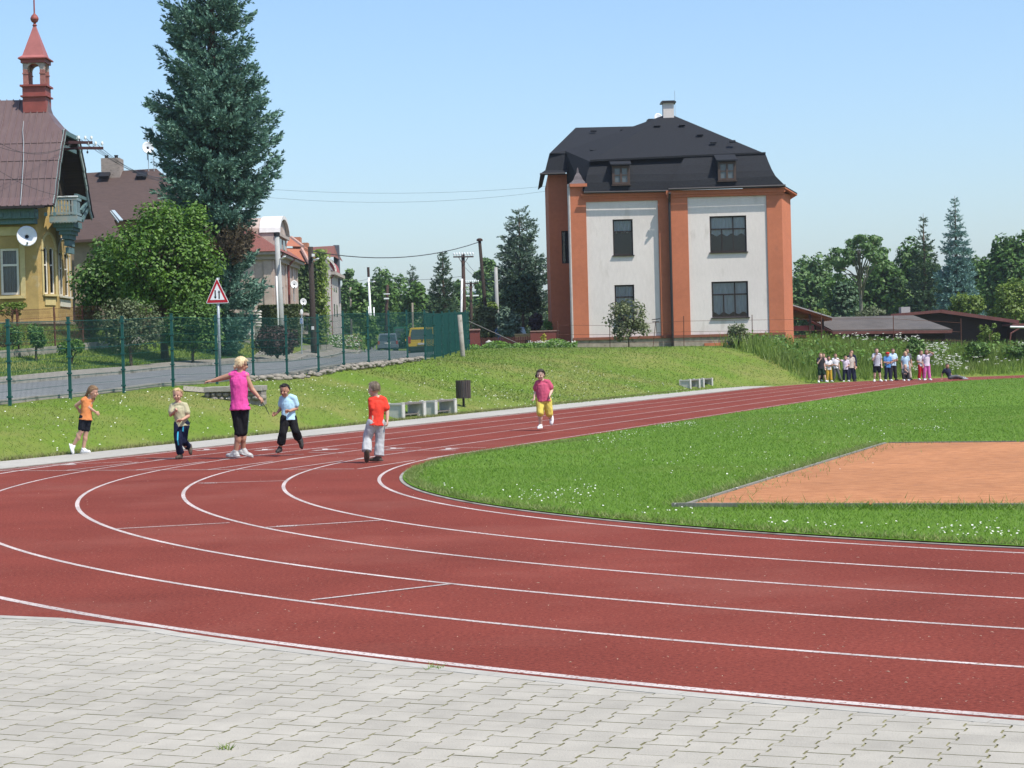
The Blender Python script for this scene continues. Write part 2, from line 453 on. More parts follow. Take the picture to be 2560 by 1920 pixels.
terr = npobj('ground', npmesh('ground', np.stack([GX.ravel(), GY.ravel(), GZ.ravel()], 1), F, smooth=True, mats=[M_meadow]))
tag(terr, 'grassy ground rising from the track to the road and houses', kind='structure')
                # -- track surface
def trackmat():
 m = bpy.data.materials.new('red_rubber'); m.use_nodes = True; t = m.node_tree; b = t.nodes['Principled BSDF']
 b.inputs['Roughness'].default_value = 0.95; b.inputs['Specular IOR Level'].default_value = 0.08
 tc = t.nodes.new('ShaderNodeTexCoord')
 def noise(s, d=4, r=0.6):
  n = t.nodes.new('ShaderNodeTexNoise'); n.inputs['Scale'].default_value = s; n.inputs['Detail'].default_value = d; n.inputs['Roughness'].default_value = r
  t.links.new(tc.outputs['Object'], n.inputs['Vector']); return n.outputs['Fac']
 r1 = t.nodes.new('ShaderNodeValToRGB'); r1.color_ramp.elements[0].position = 0.36; r1.color_ramp.elements[1].position = 0.66
 r1.color_ramp.elements[0].color = (0.085, 0.018, 0.014, 1); r1.color_ramp.elements[1].color = (0.275, 0.066, 0.046, 1)
 t.links.new(noise(38, 8, 0.85), r1.inputs[0])
 mr = t.nodes.new('ShaderNodeMapRange'); mr.inputs[1].default_value = 0.3; mr.inputs[2].default_value = 0.7; mr.inputs[3].default_value = 0.86; mr.inputs[4].default_value = 1.14
 t.links.new(noise(0.55, 5, 0.6), mr.inputs[0])
 vm = t.nodes.new('ShaderNodeVectorMath'); vm.operation = 'SCALE'; t.links.new(r1.outputs[0], vm.inputs[0]); t.links.new(mr.outputs[0], vm.inputs['Scale'])
 n9 = noise(0.22, 6, 0.7); r9 = t.nodes.new('ShaderNodeValToRGB'); r9.color_ramp.elements[0].position = 0.50; r9.color_ramp.elements[1].position = 0.72; r9.color_ramp.elements[1].color = (.42, .42, .42, 1); t.links.new(n9, r9.inputs[0])
 m9 = t.nodes.new('ShaderNodeMix'); m9.data_type = 'RGBA'; t.links.new(r9.outputs[0], m9.inputs[0]); t.links.new(vm.outputs[0], m9.inputs[6]); m9.inputs[7].default_value = (0.27, 0.105, 0.08, 1)
 vo = t.nodes.new('ShaderNodeTexVoronoi'); vo.inputs['Scale'].default_value = 22; t.links.new(tc.outputs['Object'], vo.inputs['Vector'])
 r2 = t.nodes.new('ShaderNodeValToRGB'); r2.color_ramp.elements[0].position = 0.07; r2.color_ramp.elements[1].position = 0.12
 r2.color_ramp.elements[0].color = (1, 1, 1, 1); r2.color_ramp.elements[1].color = (0, 0, 0, 1)
 t.links.new(vo.outputs['Distance'], r2.inputs[0])
 r3 = t.nodes.new('ShaderNodeValToRGB'); r3.color_ramp.elements[0].position = 0.46; r3.color_ramp.elements[1].position = 0.62
 t.links.new(noise(3.0, 4, 0.7), r3.inputs[0])
 mu = t.nodes.new('ShaderNodeMath'); mu.operation = 'MULTIPLY'; t.links.new(r2.outputs[0], mu.inputs[0]); t.links.new(r3.outputs[0], mu.inputs[1])
 mx = t.nodes.new('ShaderNodeMix'); mx.data_type = 'RGBA'; t.links.new(mu.outputs[0], mx.inputs[0]); t.links.new(m9.outputs[2], mx.inputs[6]); mx.inputs[7].default_value = (0.5, 0.36, 0.28, 1)
 t.links.new(mx.outputs[2], b.inputs['Base Color'])
 bp = t.nodes.new('ShaderNodeBump'); bp.inputs['Strength'].default_value = 0.35; bp.inputs['Distance'].default_value = 0.006
 t.links.new(noise(260, 2), bp.inputs['Height']); t.links.new(bp.outputs[0], b.inputs['Normal'])
 return m
M_track = trackmat()
outer = []
for a in np.linspace(-30, LEN, 40): outer.append(tw(a, B_OUT))
for t in range(86, -91, -4): outer.append(tw(LEN + B_OUT * math.cos(R(t)), B_OUT * math.sin(R(t))))
outer += [tw(-10, -30), (6, -12), (-22, -12), (-30, 4)]
o = npobj('running_track', npmesh('running_track', [(x, y, 0.0) for x, y in outer], [list(range(len(outer)))[::-1]], mats=[M_track]))
tag(o, 'red rubber running track', kind='structure')
ins = stadium(R0 - 0.30)
M_line = mat('track_line_paint', (0.40, 0.34, 0.32), 0.95, 0.25, 40, col2=(0.52, 0.46, 0.43), dirt=(45, 0.55, (0.24, 0.10, 0.08)), big=(1.3, .22))
lines = MB()
def ribbon(pts, w, z=0.004, closed=False):
 z *= .45
 n = len(pts); L = []; Rr = []
 for i in range(n):
  a = pts[(i - 1) % n] if closed else pts[max(i - 1, 0)]; b = pts[(i + 1) % n] if closed else pts[min(i + 1, n - 1)]
  dx, dy = b[0] - a[0], b[1] - a[1]; l = math.hypot(dx, dy) or 1
  L.append((pts[i][0] - dy / l * w / 2, pts[i][1] + dx / l * w / 2, z)); Rr.append((pts[i][0] + dy / l * w / 2, pts[i][1] - dx / l * w / 2, z))
 vs = L + Rr
 fs = [(n + i, n + (i + 1) % n, (i + 1) % n, i) for i in range(n if closed else n - 1)]
 lines.add(vs, fs)
for k in range(6): ribbon(stadium(R0 + LW * k + (0.02 if k == 5 else 0), 140), 0.068 if k == 5 else 0.046, 0.004, True)
for k in range(6):                                            # sprint lanes run on past the bend to the finish line
 b = R0 + LW * k
 ribbon([tw(-4.1 + i * 0.3, b) for i in range(8)], 0.045, 0.007)
 ribbon([tw(-1.5 + i * 0.3, b) for i in range(6)], 0.045, 0.0065)
ribbon([tw(-4.12, R0 + 5 * LW), tw(-4.12, R0 + 0.05)], 0.05, 0.009)
def px_line(a, b, w=0.04, z=0.0085):
 p, q = G0(*a), G0(*b); ribbon([(p.x, p.y), (q.x, q.y)], w, z)
px_line((340, 1145), (560, 1146)); px_line((640, 1123), (894, 1122)); px_line((960, 1119), (1053, 1120)); px_line((1110, 1119), (1215, 1119.5))
px_line((640, 1140), (760, 1136)); px_line((770, 1131), (860, 1133)); px_line((955, 1126), (1140, 1127)); px_line((130, 1163), (330, 1154))
for a, b in (((783, 1127), (846, 1123.5)), ((960, 1124), (1010, 1121)), ((1104, 1125), (1143, 1122)), ((640, 1127), (682, 1124.5)), ((490, 1127), (540, 1124.5)), ((150, 1163), (190, 1162))):
 p, q = G0(*a), G0(*b)
 ribbon([(p.x, p.y), (q.x, q.y)], 0.16, 0.0095)            # worn lane arrows
 m_ = (p + q) / 2; ribbon([(m_.x, m_.y), (p.x + (q.x - p.x) * 0.35, p.y + 0.55)], 0.1, 0.0100)
for a, b in (((480 + 60 / 4.254, 1190 + 78 / 4.254), (480 + 1010 / 4.254, 1190 + 52 / 4.254)), ((283, 1323), (574, 1307.5)), ((480 + 780 / 4.254, 1190 + 550 / 4.254), (480 + 2000 / 4.254, 1190 + 474 / 4.254)), ((778, 1501), (1132, 1460))):
 px_line(a, b, 0.045, 0.0088)
for (x0, y0, x1, y1) in ((688, 1318.5, 733, 1316.5), (503, 1209.5, 536, 1208.8)):   # worn distance figures painted beside two stagger marks
 for i in range(5):
  f = i / 5
  p = G0(x0 + (x1 - x0) * f, y0 + (y1 - y0) * f)
  for (u, v, w, h) in ((0.0, 0.0, 0.012, 0.14), (0.05, 0.0, 0.012, 0.14), (0.0, 0.0, 0.062, 0.014), (0.0, 0.13, 0.062, 0.014)):
   lines.add([(p.x + u, p.y + v, 0.0045), (p.x + u + w, p.y + v, 0.0045), (p.x + u + w, p.y + v + h, 0.0045), (p.x + u, p.y + v + h, 0.0045)], [(0, 1, 2, 3)])
o = lines.build('track_lines', M_line); tag(o, 'white painted lane lines and marks on the red track', kind='structure')
kb = MB()
k1, k2 = stadium(R0 - 0.265, 140), stadium(R0 - 0.31, 140)
n = len(k1)
vs = [(x, y, 0.001) for x, y in k1] + [(x, y, 0.007) for x, y in k1] + [(x, y, 0.009) for x, y in k2] + [(x, y, 0.001) for x, y in k2]
kb.add(vs, [(r * n + i, r * n + (i + 1) % n, (r + 1) * n + (i + 1) % n, (r + 1) * n + i) for r in range(3) for i in range(n)])
tag(kb.build('kerb', M_concrete_old), 'narrow grey kerb round the infield grass', kind='structure')
inn = stadium(R0 - 0.31, 140)
o = npobj('infield', npmesh('infield', [(x, y, 0.02) for x, y in inn], [list(range(len(inn)))], mats=[M_infield]))
tag(o, 'lawn inside the running track', kind='structure')
M_path = mat('path_concrete', (0.36, 0.342, 0.30), 0.92, 0.12, 6, 0.2, 60, big=(0.35, 0.08))
pb = MB()
aa = np.arange(-26, 52.2, 0.5)
def wid(a): return 23.5 + 0.010 * max(0, a)
for a0 in aa[:-1]:
 a1 = a0 + 0.5 - (0.012 if round(a0 * 2) % 4 == 3 else 0)
 q = [tw(a0, B_OUT), tw(a1, B_OUT), tw(a1, wid(a1)), tw(a0, wid(a0))]
 pb.add([(x, y, 0.012) for x, y in q[::-1]], [(0, 1, 2, 3)])
tag(pb.build('path', M_path), 'pale concrete path beside the far straight', kind='structure')
eb = MB()
for a0 in np.arange(-26, 50, 1.0):
 q = [tw(a0, B_OUT - 0.05), tw(a0 + 0.992, B_OUT - 0.05), tw(a0 + 0.992, B_OUT + 0.01), tw(a0, B_OUT + 0.01)]
 eb.prism([(x, y, 0.002) for x, y in q], (0, 0, 0.014))
tag(eb.build('path_edge', M_concrete_old), 'dark edging strip between the track and the path', kind='structure')
SA, SV = Vector((0.3453, 0.9385)), Vector((0.9385, -0.3453)); S0 = Vector((1.75, 19.46))
def sc(u, v, z=0.045): p = S0 + SA * u + SV * v; return (p.x, p.y, z)
M_sand = mat('orange_clay', (0.285, 0.112, 0.044), 0.95, 0.25, 5, 0.8, 14, col2=(0.455, 0.205, 0.09), big=(0.45, 0.13), dirt=(3.5, 0.60, (0.26, 0.115, 0.055)), aniso=(1, 2.2, 1))
o = npobj('sand_court', npmesh('sand_court', [sc(0, 0), sc(0, 18), sc(11.97, 18), sc(11.97, 0)], [[0, 1, 2, 3]], mats=[M_sand])); tag(o, 'orange clay court sunk in the lawn', kind='structure')
M_board = mat('grey_board', (0.21, 0.20, 0.17), 0.9, 0.3, 4, 0.3, aniso=(8, 8, 1))
bb = MB()
def edge(p, q, w=0.035, h=0.05): bb.bar((p[0], p[1], 0.035), (q[0], q[1], 0.035), w, h)
for i in range(6): edge(sc(2 * i + 0.01, -0.03), sc(2 * i + 1.96, -0.03), 0.04)
for i in range(9): edge(sc(12.0, 2 * i + 0.02), sc(12.0, 2 * i + 1.98)); edge(sc(-0.03, 2 * i - 0.18), sc(-0.03, 2 * i + 1.78), 0.05, 0.05)
tag(bb.build('court_edging', M_board), 'weathered grey boards edging the clay court', kind='structure')
                # -- paving with real interlocking blocks
PA = R(-22.2); pu = Vector((math.cos(PA), math.sin(PA))); pv = Vector((-math.sin(PA), math.cos(PA)))
WX, WY = [-8, -3.4, -2.85, -2.15], [13.6, 12.36, 12.10, 11.49]
def clip_ok(p):
 r = math.hypot(p.x - CX, p.y - CY)
 if p.x < -2.15:
  return p.y < np.interp(p.x, WX, WY) - .16
 return r > 22.05 + 0.135
blk = MB()
def cutpoly(poly, c):
 """blocks along the kerb are cut to fit"""
 if c.x < -2.15:
  i = 0 if c.x < -3.4 else (1 if c.x < -2.85 else 2); a = Vector((WX[i], WY[i])); b = Vector((WX[i + 1], WY[i + 1])); d = (b - a).normalized(); n = Vector((d.y, -d.x)); o = a + n * .06
 else: n = Vector((c.x - CX, c.y - CY)).normalized(); o = Vector((CX, CY)) + n * 22.085
 out = []
 for i in range(len(poly)):
  p, q = poly[i], poly[(i + 1) % len(poly)]; sp, sq = (p - o).dot(n), (q - o).dot(n)
  if sp > 0: out.append(p)
  if (sp > 0) != (sq > 0): out.append(p.lerp(q, sp / (sp - sq)))
 return out
hw, hn, hl, ch = 0.0925, 0.0715, 0.0985, 0.012
prof = [(-hw, -hl), (hw, -hl), (hw, -hl + 0.050), (hn, -hl + 0.050 + ch * 1.4), (hn, hl - 0.050 - ch * 1.4), (hw, hl - 0.050), (hw, hl), (-hw, hl), (-hw, hl - 0.050), (-hn, hl - 0.050 - ch * 1.4), (-hn, -hl + 0.050 + ch * 1.4), (-hw, -hl + 0.050)]
pitch_u, pitch_v = 0.165, 0.2
for i in range(-62, 66):
 for j in range(-34, 75):
  c = Vector((0, 7.2)) + pu * (i * pitch_u) + pv * ((j + (0.5 if i % 2 else 0)) * pitch_v)
  if not (-6.2 < c.x < 4.8 and 4.4 < c.y < 14.4): continue
  if not clip_ok(c):
   if not clip_ok(c - Vector((c.x - CX, c.y - CY)).normalized() * -.24): continue
  z = 0.0105 + random.uniform(-0.0008, 0.0008); tx, ty = random.uniform(-.004, .004), random.uniform(-.004, .004)
  ring = cutpoly([c + pu * x * .945 + pv * y * .982 for x, y in prof], c)
  if len(ring) < 3: continue
  k_ = len(ring); m_ = sum(ring, Vector((0, 0))) / k_; top = ring; low = [m_ + (q - m_) * 1.008 for q in ring]
  if k_ != 12 or True:
   vs = [(p.x, p.y, z + ((p - c).dot(pu) * tx + (p - c).dot(pv) * ty)) for p in top] + [(p.x, p.y, .0072) for p in low] + [(p.x, p.y, .0035) for p in low]
   blk.mat(0).add(vs, [tuple(range(k_))]); b_ = len(blk.v) - len(vs); blk.f += [[b_ + i_ for i_ in f_] for f_ in [(k + k_ * q, k_ * (q + 1) + k, k_ * (q + 1) + (k + 1) % k_, (k + 1) % k_ + k_ * q) for k in range(k_) for q in (0, 1)]]; blk.m += [1] * (2 * k_); continue
def pavemat():
 m = mat('grey_paver', (0.350, 0.326, 0.277), 0.92, 0.10, 4, 0.25, 90, big=(0.5, 0.07), dirt=(1.6, 0.70, (0.26, 0.245, 0.21)))
 t = m.node_tree; b = t.nodes['Principled BSDF']; src = b.inputs['Base Color'].links[0].from_socket
 g = t.nodes.new('ShaderNodeNewGeometry'); mr = t.nodes.new('ShaderNodeMapRange'); mr.inputs[3].default_value = 0.94; mr.inputs[4].default_value = 1.05
 t.links.new(g.outputs['Random Per Island'], mr.inputs[0])
 vm = t.nodes.new('ShaderNodeVectorMath'); vm.operation = 'SCALE'; t.links.new(src, vm.inputs[0]); t.links.new(mr.outputs[0], vm.inputs['Scale']); t.links.new(vm.outputs[0], b.inputs['Base Color'])
 return m
M_pave = pavemat()
M_bed = mat('joint_sand', (0.10, 0.095, 0.045), 0.95, 0.35, 9, col2=(0.30, 0.285, 0.17)); o = blk.build('paving', [M_pave, M_bed]); tag(o, 'grey interlocking block paving in the foreground', kind='structure')
sb = []
for i in range(0, 61):
 t = R(180 + 69.81 - 69.81 + 40 + i * 2.0)
bed = []
for t in np.linspace(-30, -132.2, 60): bed.append((CX + 22.0 * math.cos(R(t)), CY + 22.0 * math.sin(R(t))))
bed = [p for p in bed if p[0] > -2.1] + list(zip(WX, WY))[::-1] + [(-8, 13.6), (-24, -11), (10, -11)]
M_bed = mat('joint_sand', (0.12, 0.115, 0.055), 0.95, 0.35, 9, col2=(0.24, 0.23, 0.14))
tag(npobj('paving_bed', npmesh('paving_bed', [(x, y, 0.0055) for x, y in bed], [list(range(len(bed)))[::1]], mats=[M_bed])), 'sandy joints under the paving blocks', kind='structure')
ks = MB()
arc = [(CX + 22.03 * math.cos(R(t)), CY + 22.03 * math.sin(R(t))) for t in np.linspace(-100, -137.2, 40)]
arc = [p for p in arc if p[0] > -2.05] + list(zip(WX, WY))[::-1]
for (x0, y0), (x1, y1) in zip(arc[:-1], arc[1:]):
 n_ = max(1, int(math.hypot(x1 - x0, y1 - y0) / 0.9))
 for k in range(n_):
  f0_, f1_ = k / n_, (k + 0.99) / n_
  ks.bar((x0 + (x1 - x0) * f0_, y0 + (y1 - y0) * f0_, 0.004), (x0 + (x1 - x0) * f1_, y0 + (y1 - y0) * f1_, 0.004), 0.10, 0.014)
tag(ks.build('paving_kerb', M_path), 'flush grey kerb between paving and track', kind='structure')
fl = MB(); rf = random.Random(3)
for i in range(650):
 d_ = 8 + 26 * rf.random() ** 1.6; x = rf.uniform(-.36, .36) * d_
 if math.hypot(x - CX, d_ - CY) > 21.7 or math.hypot(x - CX, d_ - CY) < 15.5: continue
 a_ = rf.uniform(0, 3.14); l_, w_ = rf.uniform(.006, .017), rf.uniform(.002, .005); ca, sa = math.cos(a_), math.sin(a_); zz = .013 + rf.uniform(0, .004)
 fl.add([(x - ca * l_, d_ - sa * l_, zz), (x + sa * w_, d_ - ca * w_, zz + .004), (x + ca * l_, d_ + sa * l_, zz), (x - sa * w_, d_ + ca * w_, zz + .003)], [(0, 1, 2, 3)])
tag(fl.build('track_litter', mat('husks', (.36, .27, .18), .9, .3, 3, col2=(.52, .44, .34))), 'tiny pale husks and leaf bits on the track', kind='stuff')
                # -- road, pavement, retaining edge
def strip(name, o0, o1, m, lift, i0=0, i1=None, label=None, cols=6):
 A, B = offs(AXS, o0)[i0:i1], offs(AXS, o1)[i0:i1]
 V = []
 for a, b in zip(A, B):
  for k in range(cols + 1):
   p = a.lerp(b, k / cols); V.append((p.x, p.y))
 V = np.array(V); Z = terrain(V[:, 0], V[:, 1]) + lift
 n = len(A); idx = np.arange(n * (cols + 1)).reshape(n, cols + 1)
 F = np.stack([idx[:-1, :-1], idx[1:, :-1], idx[1:, 1:], idx[:-1, 1:]], -1).reshape(-1, 4)
 o = npobj(name, npmesh(name, np.column_stack([V, Z]), F[:, ::-1], smooth=True, mats=[m])); tag(o, label, kind='structure'); return o
M_asph = mat('asphalt', (0.165, 0.17, 0.17), 0.95, 0.15, 3, 0.3, 60, big=(0.3, 0.12), dirt=(0.9, 0.66, (0.105, 0.105, 0.10)))
M_walk = mat('pavement_gravel', (0.235, 0.215, 0.18), 0.95, 0.2, 5, 0.4, 50, dirt=(1.2, 0.60, (0.11, 0.13, 0.05)))
strip('road', ROAD_NEAR, ROAD_FAR, M_asph, 0.045, label='grey asphalt road running uphill behind the green fence')
strip('pavement', ROAD_FAR, WALK_FAR, M_walk, 0.10, 0, 110, label='worn gravelly pavement along the far side of the road')
def kerbline(name, off, w, h, m, i0, i1, label, base=-0.05):
 pts = offs(AXS, off); mb = MB(); pts = pts[i0:i1]
 for a, b in zip(pts[:-1], pts[1:]):
  za, zb = T(a.x, a.y), T(b.x, b.y)
  mb.bar((a.x, a.y, za + base + h / 2), (b.x, b.y, zb + base + h / 2), w, h)
 o = mb.build(name, m); tag(o, label, kind='structure'); return o
kerbline('road_kerb', ROAD_FAR, 0.12, 0.20, M_concrete_old, 0, 110, 'low kerb between road and pavement')
kerbline('road_edge', ROAD_NEAR - 0.05, 0.35, 0.13, M_concrete_old, 0, 70, 'broken concrete edge of the road beside the fence')
                # -- building helpers
def clearglass():
 m = bpy.data.materials.new('clear_pane'); m.use_nodes = True; t = m.node_tree; t.nodes.remove(t.nodes['Principled BSDF'])
 tr = t.nodes.new('ShaderNodeBsdfTransparent'); tr.inputs[0].default_value = (0.75, 0.8, 0.82, 1)
 gl = t.nodes.new('ShaderNodeBsdfGlossy'); gl.inputs['Roughness'].default_value = 0.03
 fr = t.nodes.new('ShaderNodeFresnel'); fr.inputs[0].default_value = 1.6
 mx = t.nodes.new('ShaderNodeMixShader'); t.links.new(fr.outputs[0], mx.inputs[0]); t.links.new(tr.outputs[0], mx.inputs[1]); t.links.new(gl.outputs[0], mx.inputs[2])
 t.links.new(mx.outputs[0], t.nodes['Material Output'].inputs[0]); return m
M_pane = clearglass()
M_dark = mat('dark_interior', (0.02, 0.022, 0.024), 0.9, 0.2, 2)
M_curtain = mat('lace_curtain', (0.78, 0.82, 0.86), 0.9, 0.35, 5, col2=(0.40, 0.44, 0.48), aniso=(14, 14, 0.5))
M_frame_dark = mat('brown_window_frame', (0.022, 0.016, 0.014), 0.5, 0.15, 6)
M_frame_white = mat('cream_window_frame', (0.66, 0.63, 0.55), 0.6, 0.08, 6)
def wall_holes(mb, o, U, N, L, z0, z1, holes, depth):
 """wall sheet from o along unit U (length L) between z0 and z1, with rectangular openings (u0,u1,za,zb) and reveals going along N"""
 o, U, N = Vector(o), Vector(U), Vector(N)
 us = sorted({0, L} | {h[0] for h in holes} | {h[1] for h in holes}); zs = sorted({z0, z1} | {h[2] for h in holes} | {h[3] for h in holes})
 pt = lambda u, z, dd=0: Vector((o.x, o.y, 0)) + U * u + N * dd + Vector((0, 0, z))
 for a, b in zip(us[:-1], us[1:]):
  for c, d in zip(zs[:-1], zs[1:]):
   um, zm = (a + b) / 2, (c + d) / 2
   if any(h[0] < um < h[1] and h[2] < zm < h[3] for h in holes): continue
   mb.add([pt(a, c), pt(b, c), pt(b, d), pt(a, d)], [(0, 1, 2, 3)])
 for (u0, u1, za, zb) in holes:
  mb.add([pt(u0, za), pt(u1, za), pt(u1, zb), pt(u0, zb), pt(u0, za, depth), pt(u1, za, depth), pt(u1, zb, depth), pt(u0, zb, depth)],
   [(0, 1, 5, 4), (1, 2, 6, 5), (2, 3, 7, 6), (3, 0, 4, 7)])
def window(parent, o, U, N, u0, u1, za, zb, mullions=(), transoms=(), dep=0.1, fm=None, fw=0.06, curtain=0.0, sill=None, name='window', arch=0.0, cm=None):
 """o,U,N as in wall_holes; frame sits dep behind the wall face; mullions/transoms are fractions"""
 o, U, N = Vector((o[0], o[1], 0)), Vector(U), Vector(N); fm = fm or M_frame_dark; Z = Vector((0, 0, 1))
 pt = lambda u, z, dd: o + U * u + N * dd + Z * z
 f = MB()
 def bar(a0, a1, c0, c1, d0=dep, th=0.05):
  f.obox(pt((a0 + a1) / 2, (c0 + c1) / 2, d0 + th / 2), U * ((a1 - a0) / 2), N * (th / 2), Z * ((c1 - c0) / 2))
 bar(u0, u0 + fw, za, zb); bar(u1 - fw, u1, za, zb); bar(u0 + fw, u1 - fw, za, za + fw); bar(u0 + fw, u1 - fw, zb - fw, zb)
 for m in mullions:
  if hasattr(m, '__len__'): x = u0 + (u1 - u0) * m[0]; bar(x - fw * .4, x + fw * .4, za + (zb - za) * m[1] + .03, za + (zb - za) * m[2] - .03, dep + .004)
  else: x = u0 + (u1 - u0) * m; bar(x - fw * .45, x + fw * .45, za + fw, zb - fw, dep + .002)
 for tt in transoms: z = za + (zb - za) * tt; bar(u0 + fw, u1 - fw, z - fw * .45, z + fw * .45, dep + 0.006, 0.05)
 root = f.build(name, fm, parent)
 g = MB(); g.add([pt(u0 + .02, za + .02, dep + .03), pt(u1 - .02, za + .02, dep + .03), pt(u1 - .02, zb - .02, dep + .03), pt(u0 + .02, zb - .02, dep + .03)], [(0, 1, 2, 3)])
 g.build('pane', M_pane, root)
 c = MB(); c.mat(0)
 q = [(u0 - .02, za - .02), (u1 + .02, za - .02), (u1 + .02, zb + .02), (u0 - .02, zb + .02)]
 c.add([pt(a, b, dep + .5) for a, b in q], [(0, 1, 2, 3)])
 for k in range(4):
  a, b = q[k], q[(k + 1) % 4]; c.add([pt(*a, dep + .045), pt(*b, dep + .045), pt(*b, dep + .5), pt(*a, dep + .5)], [(0, 1, 2, 3)])
 c.build('room', M_dark, root)
 if curtain:
  c = MB(); n = 26; z0 = zb - (zb - za) * curtain
  vs = []
  for i in range(n + 1):
   u = u0 + (u1 - u0) * i / n; dd = dep + .14 + .03 * math.sin(i * 1.9)
   z = z0 + 0.06 * math.sin(i * 0.9)
   vs += [pt(u, z, dd), pt(u, zb, dd)]
  c.add(vs, [(2 * i, 2 * i + 2, 2 * i + 3, 2 * i + 1) for i in range(n)])
  c.build('curtain', cm or M_curtain, root)
 if sill:
  s = MB(); s.obox(pt((u0 + u1) / 2, za - .03, -.03), U * ((u1 - u0) / 2 + .05), N * .07, Z * .025); s.build('sill', sill, root)
 return root
def dish(name, c, r, face, label, m=None, pole_to=None):
 """satellite dish: shallow bowl facing 'face', feed arm, mast"""
 root = thing(name, label, 'satellite dish', c)
 c = Vector(c); n = Vector(face).normalized(); a = n.cross(Vector((0, 0, 1))).normalized(); b = a.cross(n)
 mb = MB(); seg, rg = 20, 5; vs = []
 for i in range(1, rg + 1):
  rr = r * i / rg
  for k in range(seg):
   th = 2 * math.pi * k / seg; vs.append(c + a * rr * math.cos(th) + b * rr * 1.08 * math.sin(th) + n * (rr * rr / r * 0.28))
 for i in range(1, rg + 1):
  rr = r * i / rg
  for k in range(seg):
   th = 2 * math.pi * k / seg; vs.append(c + a * rr * math.cos(th) + b * rr * 1.08 * math.sin(th) + n * (rr * rr / r * 0.28 - 0.025))
 fs = [(i * seg + k, i * seg + (k + 1) % seg, (i + 1) * seg + (k + 1) % seg, (i + 1) * seg + k) for i in range(rg - 1) for k in range(seg)] + [tuple(range(seg))]
 h = rg * seg
 fs += [tuple(h + x for x in q[::-1]) for q in fs] + [((rg - 1) * seg + k, (rg - 1) * seg + (k + 1) % seg, h + (rg - 1) * seg + (k + 1) % seg, h + (rg - 1) * seg + k) for k in range(seg)]
 mb.add(vs, fs); mb.build('bowl', m or M_dish, root, smooth=True)
 mb = MB(); tip = c + n * r * 0.6 - b * r * 0.8
 mb.tube([c - b * r * 0.98 + n * r * .22, tip], 0.018, 6); mb.cone(tip, tip - n * 0.08, 0.035, 0.045, 8); mb.build('feed_arm', M_galv, root)
 if pole_to is not None:
  mb = MB(); p = Vector(pole_to); k = c - n * 0.12; mb.tube([c - n * .01, k], 0.05, 8); mb.tube([k, Vector((k.x, k.y, p.z)), p] if (Vector((k.x, k.y, p.z)) - p).length > .05 else [k, p], 0.03, 8); mb.build('mast', M_galv, root)
 return root
